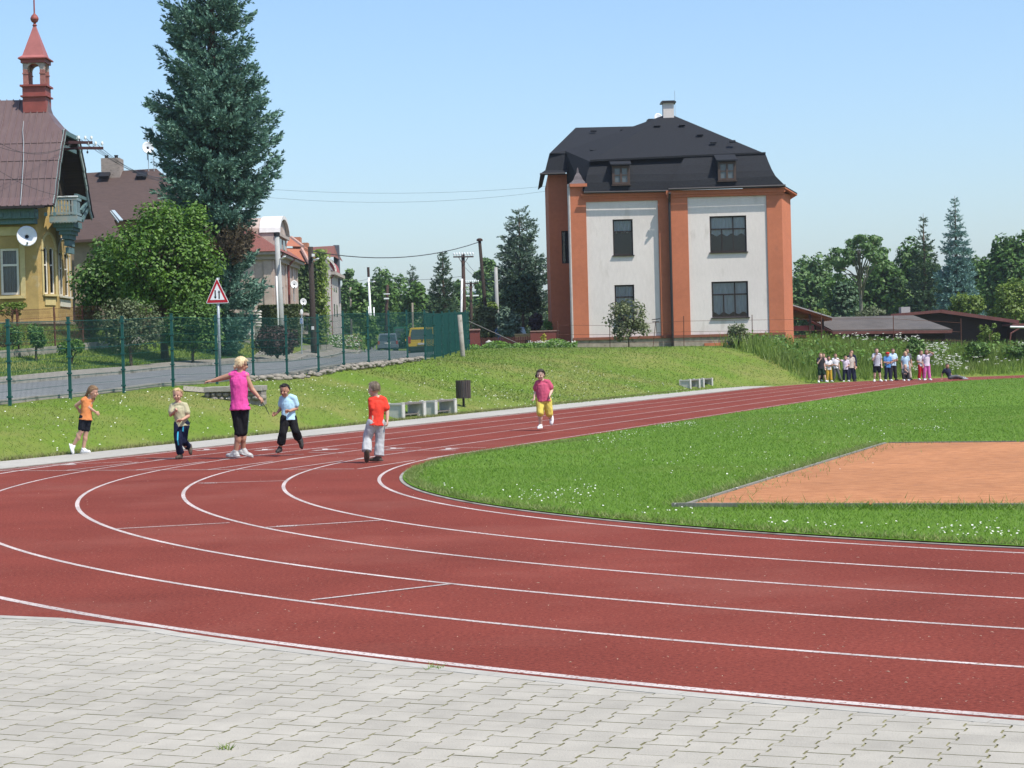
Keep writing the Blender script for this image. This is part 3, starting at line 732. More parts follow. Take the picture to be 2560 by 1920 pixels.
                # -- ORANGE HOUSE
def build_orange():
 S = 2.514
 q = lambda cx, cy, d: P(1320 + cx / S, 230 + cy / S, d)
 hx = lambda cx, d, cy=1100: q(cx, cy, d).x
 hz = lambda cy, d, cx=900: q(cx, cy, d).z
 dR, dL, dW, dB = 99.6, 100.0, 103.0, 112.0
 M_or = mat('terracotta_render', (0.45, 0.150, 0.078), 0.9, 0.07, 5, 0.15, 80, big=(0.5, 0.08), dirt=(1.1, .68, (.36, .13, .075)))
 M_wh = mat('white_render', (0.64, 0.585, 0.55), 0.92, 0.05, 6, 0.35, 45, big=(0.4, 0.05), dirt=(.9, .62, (.54, .49, .45)), aniso=(1.6, 1, .5))
 M_st = mat('stone_plinth', (0.30, 0.26, 0.21), 0.95, 0.3, 3.5, 0.8, 7, dirt=(4, 0.6, (0.17, 0.14, 0.11)))
 M_rf = mat('black_shingles', (0.010, 0.011, 0.014), 0.9, 0.25, 14, 0.5, 30, spec=0.25, col2=(0.019, 0.021, 0.025))
 M_gut = mat('dark_gutter', (0.02, 0.016, 0.015), 0.45, 0.1, 4, spec=0.5)
 xL0, xM, xR1 = hx(276, dL), hx(905, dR), hx(1603, dR)
 xC = hx(1662, dR + 1.6, 1200)           # right edge after the chamfer
 zb = 1.0
 zpl = hz(1540, dL, 600)
 zeR, zeL = hz(640, dR, 1300), hz(655, dL, 600)
 root = thing('apartment_house', 'three storey orange and white house with black mansard roof above the grassy bank', 'house', ((xL0 + xR1) / 2, dR, 1.7))
 w = MB()
 w.box(xL0 + .02, xM + .05, dL + 0.62, dB, zb, zeL); w.box(xM, xR1 - 0.02, dR + 0.62, dB, zb, zeR)
 w.prism([(xR1 - .02, dR + .62, zb), (xR1, dR + 0.004, zb), (xC, dR + 1.6, zb), (xC, dB, zb), (xR1 - .02, dB, zb)], (0, 0, zeR - zb))
 xW0 = hx(140, dW); zeW = hz(515, dW, 180)
 w.build('wall', M_or, root)
 wg = MB(); wx0, wx1 = hx(212, dW, 980), hx(262, dW, 980) ; wz0, wz1 = hz(1078, dW, 235), hz(872, dW, 235)
 wx1 += 0.25
 wall_holes(wg, (xW0, dW, 0), (1, 0, 0), (0, 1, 0), xL0 + .4 - xW0, zb, zeW, [(wx0 - xW0, wx1 - xW0, wz0, wz1)], 0.12)
 wg.box(xW0 + .01, xL0 + .4, dW + .65, dB, zb, zeW); wg.add([(xW0, dW, zb), (xW0, dB, zb), (xW0, dB, zeW), (xW0, dW, zeW)], [(0, 1, 2, 3)])
 wg.build('wing_wall', M_or, root)
 window(root, (xW0, dW, 0), (1, 0, 0), (0, 1, 0), wx0 - xW0, wx1 - xW0, wz0, wz1, mullions=(0.5,), transoms=(0.66,))
 def facade(x0, x1, d, holes, z1, name):
  m = MB(); wall_holes(m, (x0, d, 0), (1, 0, 0), (0, 1, 0), x1 - x0, zpl - .3, z1, [(a - x0, b - x0, c, e) for a, b, c, e in holes], 0.10); return m.build(name, M_wh, root)
 def rect(cx0, cx1, cy0, cy1, d): cm = (cx0 + cx1) / 2; cym = (cy0 + cy1) / 2; return (hx(cx0, d, cym), hx(cx1, d, cym), hz(cy1, d, cm), hz(cy0, d, cm))
 wl1, wl2 = rect(534, 660, 800, 1025, dL), rect(546, 670, 1212, 1436, dL)
 wr1, wr2 = rect(1143, 1374, 778, 1005, dR), rect(1155, 1385, 1190, 1416, dR)
 facade(xL0 + .1, xM, dL, [wl1, wl2], zeL, 'facade_panel'); facade(xM + .02, xR1, dR, [wr1, wr2], zeR, 'facade_panel')
 for wv, d, x0, mull, tr, cu in ((wl1, dL, xL0 + .1, (), (0.66,), 0.35), (wl2, dL, xL0 + .1, (), (0.66,), 1.0),
        (wr1, dR, xM + .02, ((0.64, 0, 1), (0.33, 0, .64)), (0.64,), 0.52), (wr2, dR, xM + .02, ((0.64, 0, 1), (0.33, 0, .64)), (0.64,), 0.88)):
  window(root, (x0, d, 0), (1, 0, 0), (0, 1, 0), wv[0] - x0, wv[1] - x0, wv[2], wv[3], mullions=mull, transoms=tr, curtain=cu, sill=M_frame_dark, fw=0.075)
 p = MB()
 def pil(cx0, cx1, d, z1, pr=0.07): p.box(hx(cx0, d), hx(cx1, d), d - pr, d + 0.01, zpl, z1)
 pil(276, 374, dL, zeL); p2 = MB()
 for (c0, c1, d, z1) in ((276, 374, dL, hz(590, dL, 320)), (825, 925, dL, zeL), (905, 1012, dR, zeR), (1508, 1603, dR, zeR)):
  m = MB(); m.box(hx(c0, d), hx(c1, d), d - 0.07, d + 0.008, zpl, z1); m.build('pilaster', M_or, root)
 for (c0, c1, cy0, cy1, d) in ((374, 825, 655, 686, dL), (1012, 1508, 635, 656, dR)):
  m = MB(); m.box(hx(c0, d) + .004, hx(c1, d) - .004, d - 0.066, d + 0.006, hz(cy1, d, (c0 + c1) / 2), hz(cy0, d, (c0 + c1) / 2) + .05); m.build('frieze', M_or, root)
 m = MB(); m.box(xL0 - .02, xM + .02, dL - .10, dL + .6, zb, zpl - .12); m.box(xM - .03, xR1 + .02, dR - .10, dR + .6, zb, zpl - .12); m.build('plinth', M_st, root)
 m = MB(); m.box(xL0 - .04, xM + .02, dL - .16, dL + .3, zpl - .115, zpl + .02); m.box(xM - .05, xR1 + .03, dR - .16, dR + .3, zpl - .115, zpl + .02); m.build('string_course', mat('brown_course', (0.20, 0.075, 0.045), 0.8, 0.15, 6), root)
 m = MB(); m.box(hx(1095, dR), hx(1245, dR), dR - .18, dR - .08, hz(1600, dR, 1170), hz(1577, dR, 1170)); m.box(hx(1110, dR), hx(1232, dR), dR - .14, dR - .06, hz(1640, dR, 1170), hz(1601, dR, 1170)); m.build('cellar_window', M_or, root)
 r = MB()
 er = [(885, 612, dR - .34), (908, 560, dR - .22), (930, 515, dR - .02), (953, 463, dR + .35), (985, 408, dR + .9)]
 er2 = [(1616, 588, dR - .34), (1556, 528, dR - .22), (1535, 492, dR - .02), (1514, 445, dR + .35), (1492, 388, dR + .9)]
 a = [q(*t) for t in er]; b = [q(*t) for t in er2]
 for k in range(4): r.add([a[k], b[k], b[k + 1], a[k + 1]], [(0, 1, 2, 3)])
 for k in range(4):
  v0, v1 = b[k], b[k + 1]; r.add([v0, Vector((v0.x, dB + (dR - v0.y), v0.z)), Vector((v1.x, dB + (dR - v1.y), v1.z)), v1], [(0, 1, 2, 3)])
 c = [q(*t) for t in ((352, 628, dL - .32), (362, 570, dL - .20), (370, 520, dL - .02), (380, 475, dL + .35), (390, 437, dL + .9))]
 d_ = [q(*t) for t in ((890, 618, dL - .32), (912, 560, dL - .20), (932, 515, dL - .02), (953, 463, dL + .35), (985, 412, dL + .9))]
 for k in range(4): r.add([c[k], d_[k], d_[k + 1], c[k + 1]], [(0, 1, 2, 3)])
 apex = q(885, 135, 105.5); A2, B2 = a[4], b[4]; nn_ = (B2 - A2).cross(apex - A2); k0_, k1_ = q(390, 437, 100), q(390, 437, 104); t_ = (A2 - k0_).dot(nn_) / (k1_ - k0_).dot(nn_); Lb = k0_.lerp(k1_, t_); c[4] = Lb; k0_, k1_ = q(985, 412, 100), q(985, 412, 104); d_[4] = k0_.lerp(k1_, (A2 - k0_).dot(nn_) / (k1_ - k0_).dot(nn_))
 Wl = q(233, 370, 103.0); rR = q(770, 213, 107.5); rL = q(300, 224, 107.5); wl = q(135, 386, 102.7)
 for tri in ((Lb, A2, apex), (A2, B2, apex), (Wl, Lb, apex), (Wl, apex, rR), (Wl, rR, rL), (wl, Wl, rL)): r.add(tri, [(0, 1, 2)])
 Lw = q(247, 585, 102.9); r.add([c[0], Lb, Wl, Lw], [(0, 1, 2, 3)])
 r.add([q(258, 585, 100.6), c[0], Lw], [(0, 1, 2)])
 e0, e1 = q(78, 512, 102.3), q(250, 506, 102.3); m0, m1 = q(108, 492, 102.6), q(250, 490, 102.6); n0, n1 = q(135, 386, 102.9), q(250, 386, 102.9)
 r.add([e0, e1, m1, m0], [(0, 1, 2, 3)]); r.add([m0, m1, n1, n0], [(0, 1, 2, 3)]); r.add([n0, n1, Wl, wl], [(0, 1, 2, 3)])
 bk = lambda v, yy=dB + .5: Vector((v.x, yy, v.z))
 Mb = Vector((rR.x, dB + .5, wl.z)); [r.add(t_, [(0, 1, 2)]) for t_ in ((apex, B2, bk(B2)), (apex, bk(B2), Mb), (apex, Mb, rR), (rR, Mb, rL), (rL, Mb, bk(wl)), (rL, bk(wl), wl))]
 r.add([e0, m0, bk(m0), bk(e0)], [(0, 1, 2, 3)]); r.add([m0, n0, bk(n0), bk(m0)], [(0, 1, 2, 3)])
 g0, g1, g2 = q(1612, 588, dR - .4), q(1692, 634, dR + 1.6), q(1640, 640, dR + 1.4)
 r.prism([g0, g1, Vector((g1.x, dB, g1.z)), Vector((g0.x - .4, dB, g0.z)), Vector((g0.x - .4, g0.y, g0.z))], (0, 0, -.06))
 roof = r.build('roof', M_rf, root)
 s = MB()
 for v0, v1 in ((Lb, A2), (A2, B2)): s.bar(v0 + Vector((0, -.05, .03)), v1 + Vector((0, -.05, .03)), .12, .09)
 s.build('mansard_edge', M_rf, root)
 so = MB(); xa = xR1 - .25
 so.prism([(xa, dR - .3, zeR + .205), (g0.x, g0.y, g0.z - .07), (g1.x, g1.y, g1.z - .075), (xC + .1, dB, zeR - .2), (xa, dB, zeR + .1)], (0, 0, -.05)); so.build('soffit', M_or, root)
 gt = MB(); gt.tube([q(350, 632, dL - .39), q(888, 622, dL - .39)], .06, 8); gt.build('gutter', M_gut, root); gt = MB(); gt.tube([q(882, 612, dR - .41), q(1618, 588, dR - .41)], .065, 8); gt.build('gutter', M_gut, root); gt = MB(); gt.tube([q(75, 516, 102.2), q(236, 512, 102.2)], .06, 8); gt.build('gutter', M_gut, root)
 gt = MB(); xw = hx(905, dR - .02) - .06
 gt.tube([(xw, dR - .5, zeR + .1), (xw, dR - .13, zeR - .35), (xw, dR - .13, zb)], .065, 8); gt.build('downpipe', M_gut, root)
 gt = MB(); xw2 = xL0 - .06; M_pip = mat('grey_downpipe', (0.42, 0.38, 0.36), 0.5, 0.1, 4)
 gt.tube([(xw2, dL - .02, hz(580, dL, 262)), (xw2, dL - .02, zb)], .08, 8); p_ = gt.build('downpipe', M_pip, root); p_['label'] = 'pale grey downpipe at the left corner'
 for (x0, x1, d, z) in ((hx(345, dL), xM + .1, dL, zeL), (xM - .22, xR1 + .18, dR, zeR)):
  ez = (a[0].z if d == dR else hz(628, d, 620)) - .05; m = MB(); m.box(x0, x1, d - .20, d + .3, z + .02, ez); m.box(x0 + .06, x1 - .06, d - .13, d + .29, z - .10, z + .018); m.build('cornice', M_or, root)
 t = MB(); x0, x1 = hx(262, dL, 590), hx(370, dL, 590); zc = hz(578, dL, 316); yc = dL + .3; xc = (x0 + x1) / 2; hw = (x1 - x0) / 2
 t.box(xc - hw, xc + hw, yc - .55, yc + .5, zc - .16, zc); cap = t.build('turret', M_or, root)
 t = MB(); rings = [(hw + .05, 0), (hw * .8, .10), (hw * .55, .22), (hw * .40, .40), (.07, .58), (.02, .86)]
 vs = []
 for rr, h in rings: vs += [(xc - rr, yc - rr, zc + .003 + h), (xc + rr, yc - rr, zc + .003 + h), (xc + rr, yc + rr, zc + .003 + h), (xc - rr, yc + rr, zc + .003 + h)]
 t.add(vs, [(4 * i + k, 4 * i + (k + 1) % 4, 4 * i + 4 + (k + 1) % 4, 4 * i + 4 + k) for i in range(5) for k in range(4)] + [(3, 2, 1, 0), (20, 21, 22, 23)])
 t.build('cap', mat('slate_cap', (0.10, 0.085, 0.09), 0.7, 0.2, 9), cap)
 for (c0, c1, t0, t1, wt, wb, dz, d) in ((524, 640, 432, 466, 480, 585, 0, dL), (1187, 1305, 398, 440, 455, 560, 0, dR)):
  x0, x1 = hx(c0, d + .05, 530), hx(c1, d + .05, 530); z0, z1 = hz(wb + 6, d + .05, (c0 + c1) / 2), hz(t1, d + .05, (c0 + c1) / 2); zt = hz(t0, d + 1.2, (c0 + c1) / 2)
  m = MB(); f_ = d - .40; d = f_; m.box(x0 + .03, x1 - .03, d + .12, d + 2.0, z0, z1 + .05); dm = m.build('dormer', M_rf, root)
  m = MB(); m.prism([(x0 - .06, d - .10, z1), (x1 + .06, d - .10, z1), (x1 + .06, d + 1.4, zt), (x0 - .06, d + 1.4, zt)], (0, 0, .07)); m.build('dormer_roof', M_rf, dm)
  fr = MB(); M_df = mat('brown_dormer_frame', (0.065, 0.043, 0.034), 0.6, 0.15, 6)
  u0, u1, a0, a1 = x0 + .02, x1 - .02, z0 + .06, z1 - .02
  for (bx0, bx1, bz0, bz1) in ((u0, u0 + .13, a0, a1), (u1 - .13, u1, a0, a1), (u0 + .13, u1 - .13, a0, a0 + .1), (u0 + .13, u1 - .13, a1 - .12, a1), ((u0 + u1) / 2 - .05, (u0 + u1) / 2 + .05, a0 + .1, a1 - .12)):
   fr.box(bx0, bx1, d + .05, d + .119, bz0, bz1)
  fr.box(u0 + .13, (u0 + u1) / 2 - .05, d + .07, d + .118, (a0 + a1) / 2 - .02, (a0 + a1) / 2 + .02); fr.box((u0 + u1) / 2 + .05, u1 - .13, d + .07, d + .118, (a0 + a1) / 2 - .02, (a0 + a1) / 2 + .02)
  fr.build('dormer_window', M_df, dm)
  g = MB(); g.add([(u0 + .1, d + .112, a0 + .05), (u1 - .1, d + .112, a0 + .05), (u1 - .1, d + .112, a1 - .05), (u0 + .1, d + .112, a1 - .05)], [(0, 1, 2, 3)]); g.build('dormer_pane', mat('dormer_glass', (0.075, 0.09, 0.10), 0.15, 0.2, 2, spec=0.6), dm)
  m = MB(); m.box(x0 - .02, x1 + .02, d - .02, d + .2, z0 - .01, z0 + .04); m.build('dormer_sill', M_df, dm)
 m = MB()
 for (cx, cy, d) in ((285, 381, 103.4), (410, 380, 102.5), (410, 258, 106.6), (597, 253, 106.2), (725, 296, 103.7), (810, 227, 104.3), (965, 223, 104.2), (1077, 283, 103.0), (1160, 332, 102.0), (1280, 327, 101.6)):
  p0 = q(cx, cy, d); m.obox(p0 + Vector((0, -.35, .10)), Vector((.16, 0, 0)), Vector((0, .10, .05)), Vector((0, -.02, .03))); m.build('roof_vent', M_rf, root); m = MB()
 def chim(cx0, cx1, cy0, cy1, d, lab=None):
  m = MB(); x0, x1 = hx(cx0, d, cy1), hx(cx1, d, cy1); z0, z1 = hz(cy1, d, cx0) - .8, hz(cy0, d, (cx0 + cx1) / 2)
  m.box(x0, x1, d, d + .7, z0, z1); ch = m.build('chimney', M_wh, root)
  m = MB(); m.box(x0 - .12, x1 + .12, d - .12, d + .82, z1 + .003, z1 + .07); m.box(x0 - .05, x1 + .05, d - .05, d + .75, z1 + .071, z1 + .12); m.build('chimney_cap', M_gut, ch)
 chim(851, 918, 68, 150, 105.0); chim(762, 786, 182, 212, 108.2)
 m = MB(); t0 = q(923, 50, 105.2); m.tube([t0 - Vector((0, 0, 1.2)), t0 + Vector((0, 0, .5))], .012, 6); m.build('lightning_rod', M_galv, root)
 pp = q(818, 165, 107.2)
 dish('satellite_dish', pp, .25, (.35, -1, .35), 'white dish on the orange house roof beside the chimney', pole_to=pp + Vector((-.05, .12, -1.0)))
 return root
build_orange()
                # -- YELLOW VILLA
def build_villa():
 root = thing('villa', 'yellow villa with brown metal roof and red roof turret behind the fences', 'house', (-18.0, 72, 3.0))
 M_y = mat('ochre_render', (0.39, 0.275, 0.105), 0.92, 0.16, 2.2, 0.3, 30, big=(0.7, 0.14), dirt=(2.6, 0.62, (0.40, 0.31, 0.16)))
 M_yt = mat('cream_trim', (0.50, 0.41, 0.20), 0.85, 0.1, 6)
 M_met = mat('brown_metal_roof', (0.105, 0.066, 0.066), 0.55, 0.14, 1.6, col2=(0.135, 0.092, 0.088), aniso=(3, 0.8, 0.8), spec=0.4)
 M_teal = mat('teal_wood', (0.06, 0.13, 0.14), 0.8, 0.25, 6, col2=(0.13, 0.20, 0.21), aniso=(5, 5, 1))
 M_tealp = mat('faded_blue_wood', (0.18, 0.255, 0.275), 0.8, 0.25, 6, aniso=(5, 5, 1))
 M_red = mat('red_oxide_metal', (0.25, 0.062, 0.05), 0.6, 0.15, 5, spec=0.4)
 M_pl = mat('peeling_plaster', (0.36, 0.31, 0.28), 0.9, 0.25, 6, dirt=(5, 0.55, (0.25, 0.09, 0.07)))
 M_stone = mat('villa_stone', (0.21, 0.185, 0.15), 0.95, 0.3, 3, 0.7, 9)
 c0, c1, c2, c3 = Vector((-24, 70.6, 0)), Vector((gx(95, 71, 700), 71, 0)), Vector((gx(143, 71.9, 700), 71.9, 0)), Vector((gx(180, 74.6, 700), 74.6, 0))
 zpl = P(100, 803, 71).z; ztop = 7.9; zb = 1.8
 def facet(a, b, holes, name='wall'):
  U = (b - a); L = U.length; U = U.normalized(); N = Vector((-U.y, U.x, 0)); m = MB()
  wall_holes(m, a, U, N, L, zpl, ztop, holes, .09); m.build(name, M_y, root); return U, N, L
 U = (c1 - c0).normalized(); a0 = c0
 def uof(px, py, a, b):
  """distance along a facet for a photo column"""
  k = ray(px, py); kx = k.x / k.y; d = b - a; t = (kx * a.y - a.x) / (d.x - kx * d.y); return t * d.length, (a + d * t).y
 u0, dd = uof(1, 680, c0, c1); u1, dd1 = uof(47.5, 680, c0, c1)
 za, zt = P(30, 737, dd1).z, P(20, 621, dd1).z
 U_, N_, L_ = facet(c0, c1, [(u0, u1, za, zt)])
 window(root, c0, U_, N_, u0, u1, za, zt, mullions=(), transoms=(0.64,), fm=M_frame_white, fw=.085, dep=.05, curtain=1.0, cm=mat('grey_net_curtain', (0.24, 0.29, 0.30), 0.9, 0.3, 2, aniso=(2, 2, .4)))
 tr = MB(); pt = lambda u, z, o: c0 + U_ * u - N_ * o + Vector((0, 0, z))
 tr.obox(pt((u0 + u1) / 2, za - .09, .05), U_ * ((u1 - u0) / 2 + .18), N_ * .1, Vector((0, 0, .05))); tr.obox(pt((u0 + u1) / 2, zt + .62, .02), U_ * ((u1 - u0) / 2 + .1), N_ * .05, Vector((0, 0, .16)))
 tr.obox(pt(u1 + .14, (za + zt) / 2, .0), U_ * .09, N_ * .03, Vector((0, 0, (zt - za) / 2 + .15))); tr.build('window_surround', M_yt, root)
 for (a, b, pxa, pxb, pyt, pyb) in ((c1, c2, 109, 137, 618, 735), (c2, c3, 147.5, 173, 630, 740)):
  ua, da = uof(pxa, 690, a, b); ub, db = uof(pxb, 690, a, b); L = (b - a).length
  ua = max(ua, .06); ub = min(ub, L - .06)
  z0, z1 = P((pxa + pxb) / 2, pyb, (da + db) / 2).z, P((pxa + pxb) / 2, pyt, (da + db) / 2).z
  um = (ua + ub) / 2; g = .035 * (ub - ua) + .02
  U_, N_, L_ = facet(a, b, [(ua, um - g, z0, z1), (um + g, ub, z0, z1)])
  for (p0, p1) in ((ua, um - g), (um + g, ub)):
   wd = window(root, a, U_, N_, p0, p1, z0, z1, transoms=(0.62,), fm=M_frame_white, fw=.05, dep=.05, curtain=1.0, cm=mat('pale_net_curtain', (0.45, 0.45, 0.42), 0.9, 0.2, 2, aniso=(3, 3, .4)))
   sp = MB(); w = (p1 - p0) / 2; mid = (p0 + p1) / 2; hh = .22
   pt = lambda u, z, o: a + U_ * u + N_ * o + Vector((0, 0, z))
   for sgn in (-1, 1):
    poly = [pt(mid + sgn * w, z1, .01)] + [pt(mid + sgn * w * math.cos(t), z1 - hh + hh * math.sin(t), .01) for t in [i * math.pi / 12 for i in range(7)]]
    sp.prism(poly, N_ * .03)
   sp.build('arched_head', M_yt, wd)
  tr = MB(); pt = lambda u, z, o: a + U_ * u - N_ * o + Vector((0, 0, z))
  for sgn in (-1, 1): tr.obox(pt((ua - .05) if sgn < 0 else (ub + .05), (z0 + z1) / 2 - .1, .01), U_ * .045, N_ * .03, Vector((0, 0, (z1 - z0) / 2 - .05)))
  n = 12; W = (ub - ua) / 2 + .06
  for i in range(n):
   t0, t1 = math.pi * i / n, math.pi * (i + 1) / n
   p0 = pt(um + W * math.cos(t0), z1 - .1 + .62 * math.sin(t0) , .012); p1 = pt(um + W * math.cos(t1), z1 - .1 + .62 * math.sin(t1), .012); tr.bar(p0, p1, .05, .10)
  tr.obox(pt(um, z0 - .05, .04), U_ * ((ub - ua) / 2 + .07), N_ * .08, Vector((0, 0, .035))); tr.obox(pt(um, z0 - .28, .01), U_ * ((ub - ua) / 2 - .02), N_ * .03, Vector((0, 0, .13)))
  tr.build('window_surround', M_yt if a is c1 else mat('chalky_trim', (0.55, 0.52, 0.44), 0.9, 0.1, 6), root)
 m = MB(); m.prism([(-24, 71.3, zpl), (c1.x - .6, 71.75, zpl), (c2.x - .62, 72.5, zpl), (c3.x - .62, 74.7, zpl), (c3.x - 2.6, 80, zpl), (-24, 80, zpl)], (0, 0, ztop - zpl)); m.build('core', M_y, root)
 m = MB(); m.prism([c3 + Vector((-.02, 0, zpl)), c3 + Vector((-1.9, 5.4, zpl)), c3 + Vector((-2.5, 5.4, zpl)), c3 + Vector((-.6, 0, zpl))], (0, 0, ztop - zpl)); m.build('wall', M_y, root)
 m = MB(); pl = [Vector((-24, 70.45, 0)), c1 + Vector((.1, -.16, 0)), c2 + Vector((.14, -.1, 0)), c3 + Vector((.14, 0, 0)), c3 + Vector((-1.7, 5.4, 0)), Vector((-24, 80, 0))]
 m.prism([p + Vector((0, 0, zb)) for p in pl], (0, 0, zpl - zb - .10)); m.build('plinth', M_stone, root)
 m = MB(); m.prism([Vector((p.x * 1.0 + (.04 if p.x > -23 else 0), p.y - .05, zpl - .095)) for p in pl], (0, 0, .10)); m.build('ledge', mat('stone_ledge', (0.30, 0.26, 0.20), 0.9, 0.2, 5), root)
 Xe = -16.25
 prof = [(70.0, 7.42), (70.35, 7.75), (70.75, 8.45), (71.2, 9.15), (71.75, 9.85), (72.2, 10.35)]
 ridge = (73.3, 11.66)
 back = [(2 * ridge[0] - y, z) for y, z in prof]
 Xr = gx(122, 73.3, 300)                         # the ridge ends short of the gable: half hip
 def xend(z): return Xe - 0.04 * 0
 r = MB(); allp = prof + [ridge] + back[::-1]
 for side in (prof, back):
  for (y0, z0), (y1, z1) in zip(side[:-1], side[1:]): r.add([(-26, y0, z0), (Xe, y0, z0), (Xe - (.05 if z1 < 9.9 else .12), y1, z1), (-26, y1, z1)], [(0, 1, 2, 3)] if side is prof else [(3, 2, 1, 0)])
 (y5, z5), (yb, zb5) = prof[-1], back[-1]
 xh = Xe - .12; xm1, zm1 = Xe - .55, z5 + .12
 hipf = [Vector((xh, y5, z5)), Vector((xh - .36, y5 + .33, z5 + .34)), Vector((xh - .66, y5 + .7, z5 + .78)), Vector((Xr, ridge[0], ridge[1]))]
 hipb = [Vector((v.x, 2 * ridge[0] - v.y, v.z)) for v in hipf]
 for k in range(3):
  r.add([(-26, hipf[k].y, hipf[k].z), hipf[k], hipf[k + 1], (-26, hipf[k + 1].y, hipf[k + 1].z)], [(0, 1, 2, 3)]); r.add([(-26, hipb[k].y, hipb[k].z), (-26, hipb[k + 1].y, hipb[k + 1].z), hipb[k + 1], hipb[k]], [(0, 1, 2, 3)])
  r.add([hipf[k], hipb[k], hipb[k + 1], hipf[k + 1]], [(0, 1, 2, 3)])
 ro = r.build('roof', M_met, root)
 s = MB(); x = -18.9; N = 0
 while x < Xe - .1:
  pts = [(x, y - .012, z + .012) for y, z in prof] + ([(x, v.y - .01, v.z + .015) for v in hipf[1:]] if x < Xr else [(x, v.y, v.z) for v in hipf[1:] if v.x > x])
  for p0, p1 in zip(pts[:-1], pts[1:]): s.bar(p0, p1, .03, .05)
  x += .245
 for k, t in enumerate((8.45, 9.15, 9.85)):
  y = [a for a, b in prof if b == t][0]; s.bar((-26, y - .008, t + .004), (Xe - .06, y - .008, t + .004), .03, .012)
 s.build('standing_seam', mat('seam_metal', (0.145, 0.10, 0.097), 0.5, 0.1, 5), ro)
 for side in (prof, back):
  u = MB()
  for (y0, z0), (y1, z1) in zip(side[:-1], side[1:]): 
   sg = 1 if side is prof else -1
   u.add([(-17.6, y0 + sg * .09, z0 - .06), (Xe - .01, y0 + sg * .09, z0 - .06), (Xe - .03, y1 + sg * .09, z1 - .06), (-17.6, y1 + sg * .09, z1 - .06)], [(0, 1, 2, 3)])
  u.build('soffit', mat('dark_soffit_boards', (0.030, 0.024, 0.018), 0.9, 0.4, 3, col2=(0.06, 0.045, 0.03), aniso=(.4, .4, 9)), root)
 g = MB(); g.add([(-17.1, 70.4, 7.3), (-17.1, 76.2, 7.3), (-17.1, 75.2, 9.2), (-17.1, 74.3, 10.2), (-17.1, 72.3, 10.2), (-17.1, 71.3, 9.2)], [(0, 1, 2, 3, 4, 5)]); g.build('gable_wall', mat('gable_boards', (0.05, 0.04, 0.03), 0.9, 0.4, 3, aniso=(.4, .4, 9)), root)
 M_barge = mat('pale_barge_board', (0.30, 0.34, 0.33), 0.8, 0.25, 5, col2=(0.14, 0.22, 0.22))
 for side, sg in ((prof, 1), (back, -1)):
  b = MB()
  for (y0, z0), (y1, z1) in zip(side[:-1], side[1:]): b.bar((Xe - .02, y0 + sg * .12, z0 - .02), (Xe - .04, y1 + sg * .12, z1 - .02), .05, .24, up=(0, 1, 0))
  b.build('barge_board', M_barge, root)
  e = MB()
  for (y0, z0), (y1, z1) in zip(side[:-1], side[1:]): e.bar((Xe + .015, y0 - sg * .01, z0 + .015), (Xe - .0, y1 - sg * .01, z1 + .015), .05, .05)
  e.build('verge_trim', mat('dark_verge', (0.05, 0.03, 0.03), 0.6, 0.1, 4), root)
 b = MB(); b.bar((Xe - .1, y5 + .1, z5 - .05), (Xe - .1, yb - .1, z5 - .05), .1, .16); b.bar((Xe - .1, 72.4, 9.75), (Xe - .1, 74.2, 9.75), .1, .14); b.build('collar_beam', M_teal, root)
 b = MB(); b.bar((Xe - .1, 74.9, 7.55), (Xe - .1, 76.4, 8.15), .12, .14); b.bar((Xe - .1, 75.0, 7.2), (Xe - .1, 76.5, 7.95), .1, .12); b.bar((Xe - .1, 74.0, 8.1), (Xe - .1, 76.2, 8.1), .1, .12); b.build('eave_brace', M_teal, root)
 b = MB(); b.box(-26, Xe - .35, 69.93, 70.12, 7.33, 7.42); b.build('eave_board', mat('eave_black', (0.022, 0.016, 0.016), 0.6, 0.1, 4), root)
 b = MB(); b.box(-26, c1.x + .1, 70.3, 70.95, 7.0, 7.34); b.box(-26, c1.x + .05, 70.5, 70.98, 6.82, 6.99)
 for i in range(9): b.box(-18.9 + i * .32, -18.8 + i * .32, 70.24, 70.3, 7.05, 7.18)
 b.build('frieze', M_teal, root)
 fx0, fx1, fy0, fy1 = gx(125, 71.0, 545), gx(192, 71.0, 545), 71.0, 71.85
 zf = P(160, 551, 71).z; zr = P(160, 491, 71).z
 b = MB(); b.box(fx0, fx1, fy0, fy1, zf, zf + .16); bal = b.build('balcony', M_tealp, root)
 b = MB()
 b.box(fx0 - .02, fx1 + .02, fy0 - .03, fy0, zf - .06, zf + .2); b.box(fx0 + .02, fx1 + .03, fy0 - .06, fy0 - .031, zr - .14, zr - .04)
 nn = 8
 for i in range(nn):
  xx = fx0 + .06 + (fx1 - fx0 - .2) * i / (nn - 1); b.box(xx - .033, xx + .033, fy0 - .05, fy0 - .028, zf + .2, zr - .14); b.box(xx - .05, xx + .05, fy0 - .053, fy0 - .027, zf + .22, zf + .3); b.box(xx - .045, xx + .045, fy0 - .052, fy0 - .026, zf + .52, zf + .58)
 for i in range(9): xx = fx0 + (fx1 - fx0) * (i + .5) / 9; b.ball((xx, fy0 - .015, zf - .06), (.055, .012, .045), 8, 5)
 b.build('railing', mat('weathered_balusters', (0.30, 0.27, 0.23), 0.85, 0.2, 6, col2=(0.17, 0.26, 0.28)), bal)
 b = MB(); b.box(fx1 - .11, fx1, fy0 - .05, fy0 + .06, zf + .2, zr - .02); b.box(fx1 - .06, fx1, fy0 + .06, fy1, zr - .14, zr - .04); b.box(fx1 - .06, fx1, fy0 + .06, fy1, zf + .2, zf + .28)
 for i in range(3): b.box(fx1 - .045, fx1 - .02, fy0 + .2 + i * .21, fy0 + .27 + i * .21, zf + .28, zr - .14)
 b.build('side_railing', M_tealp, bal)
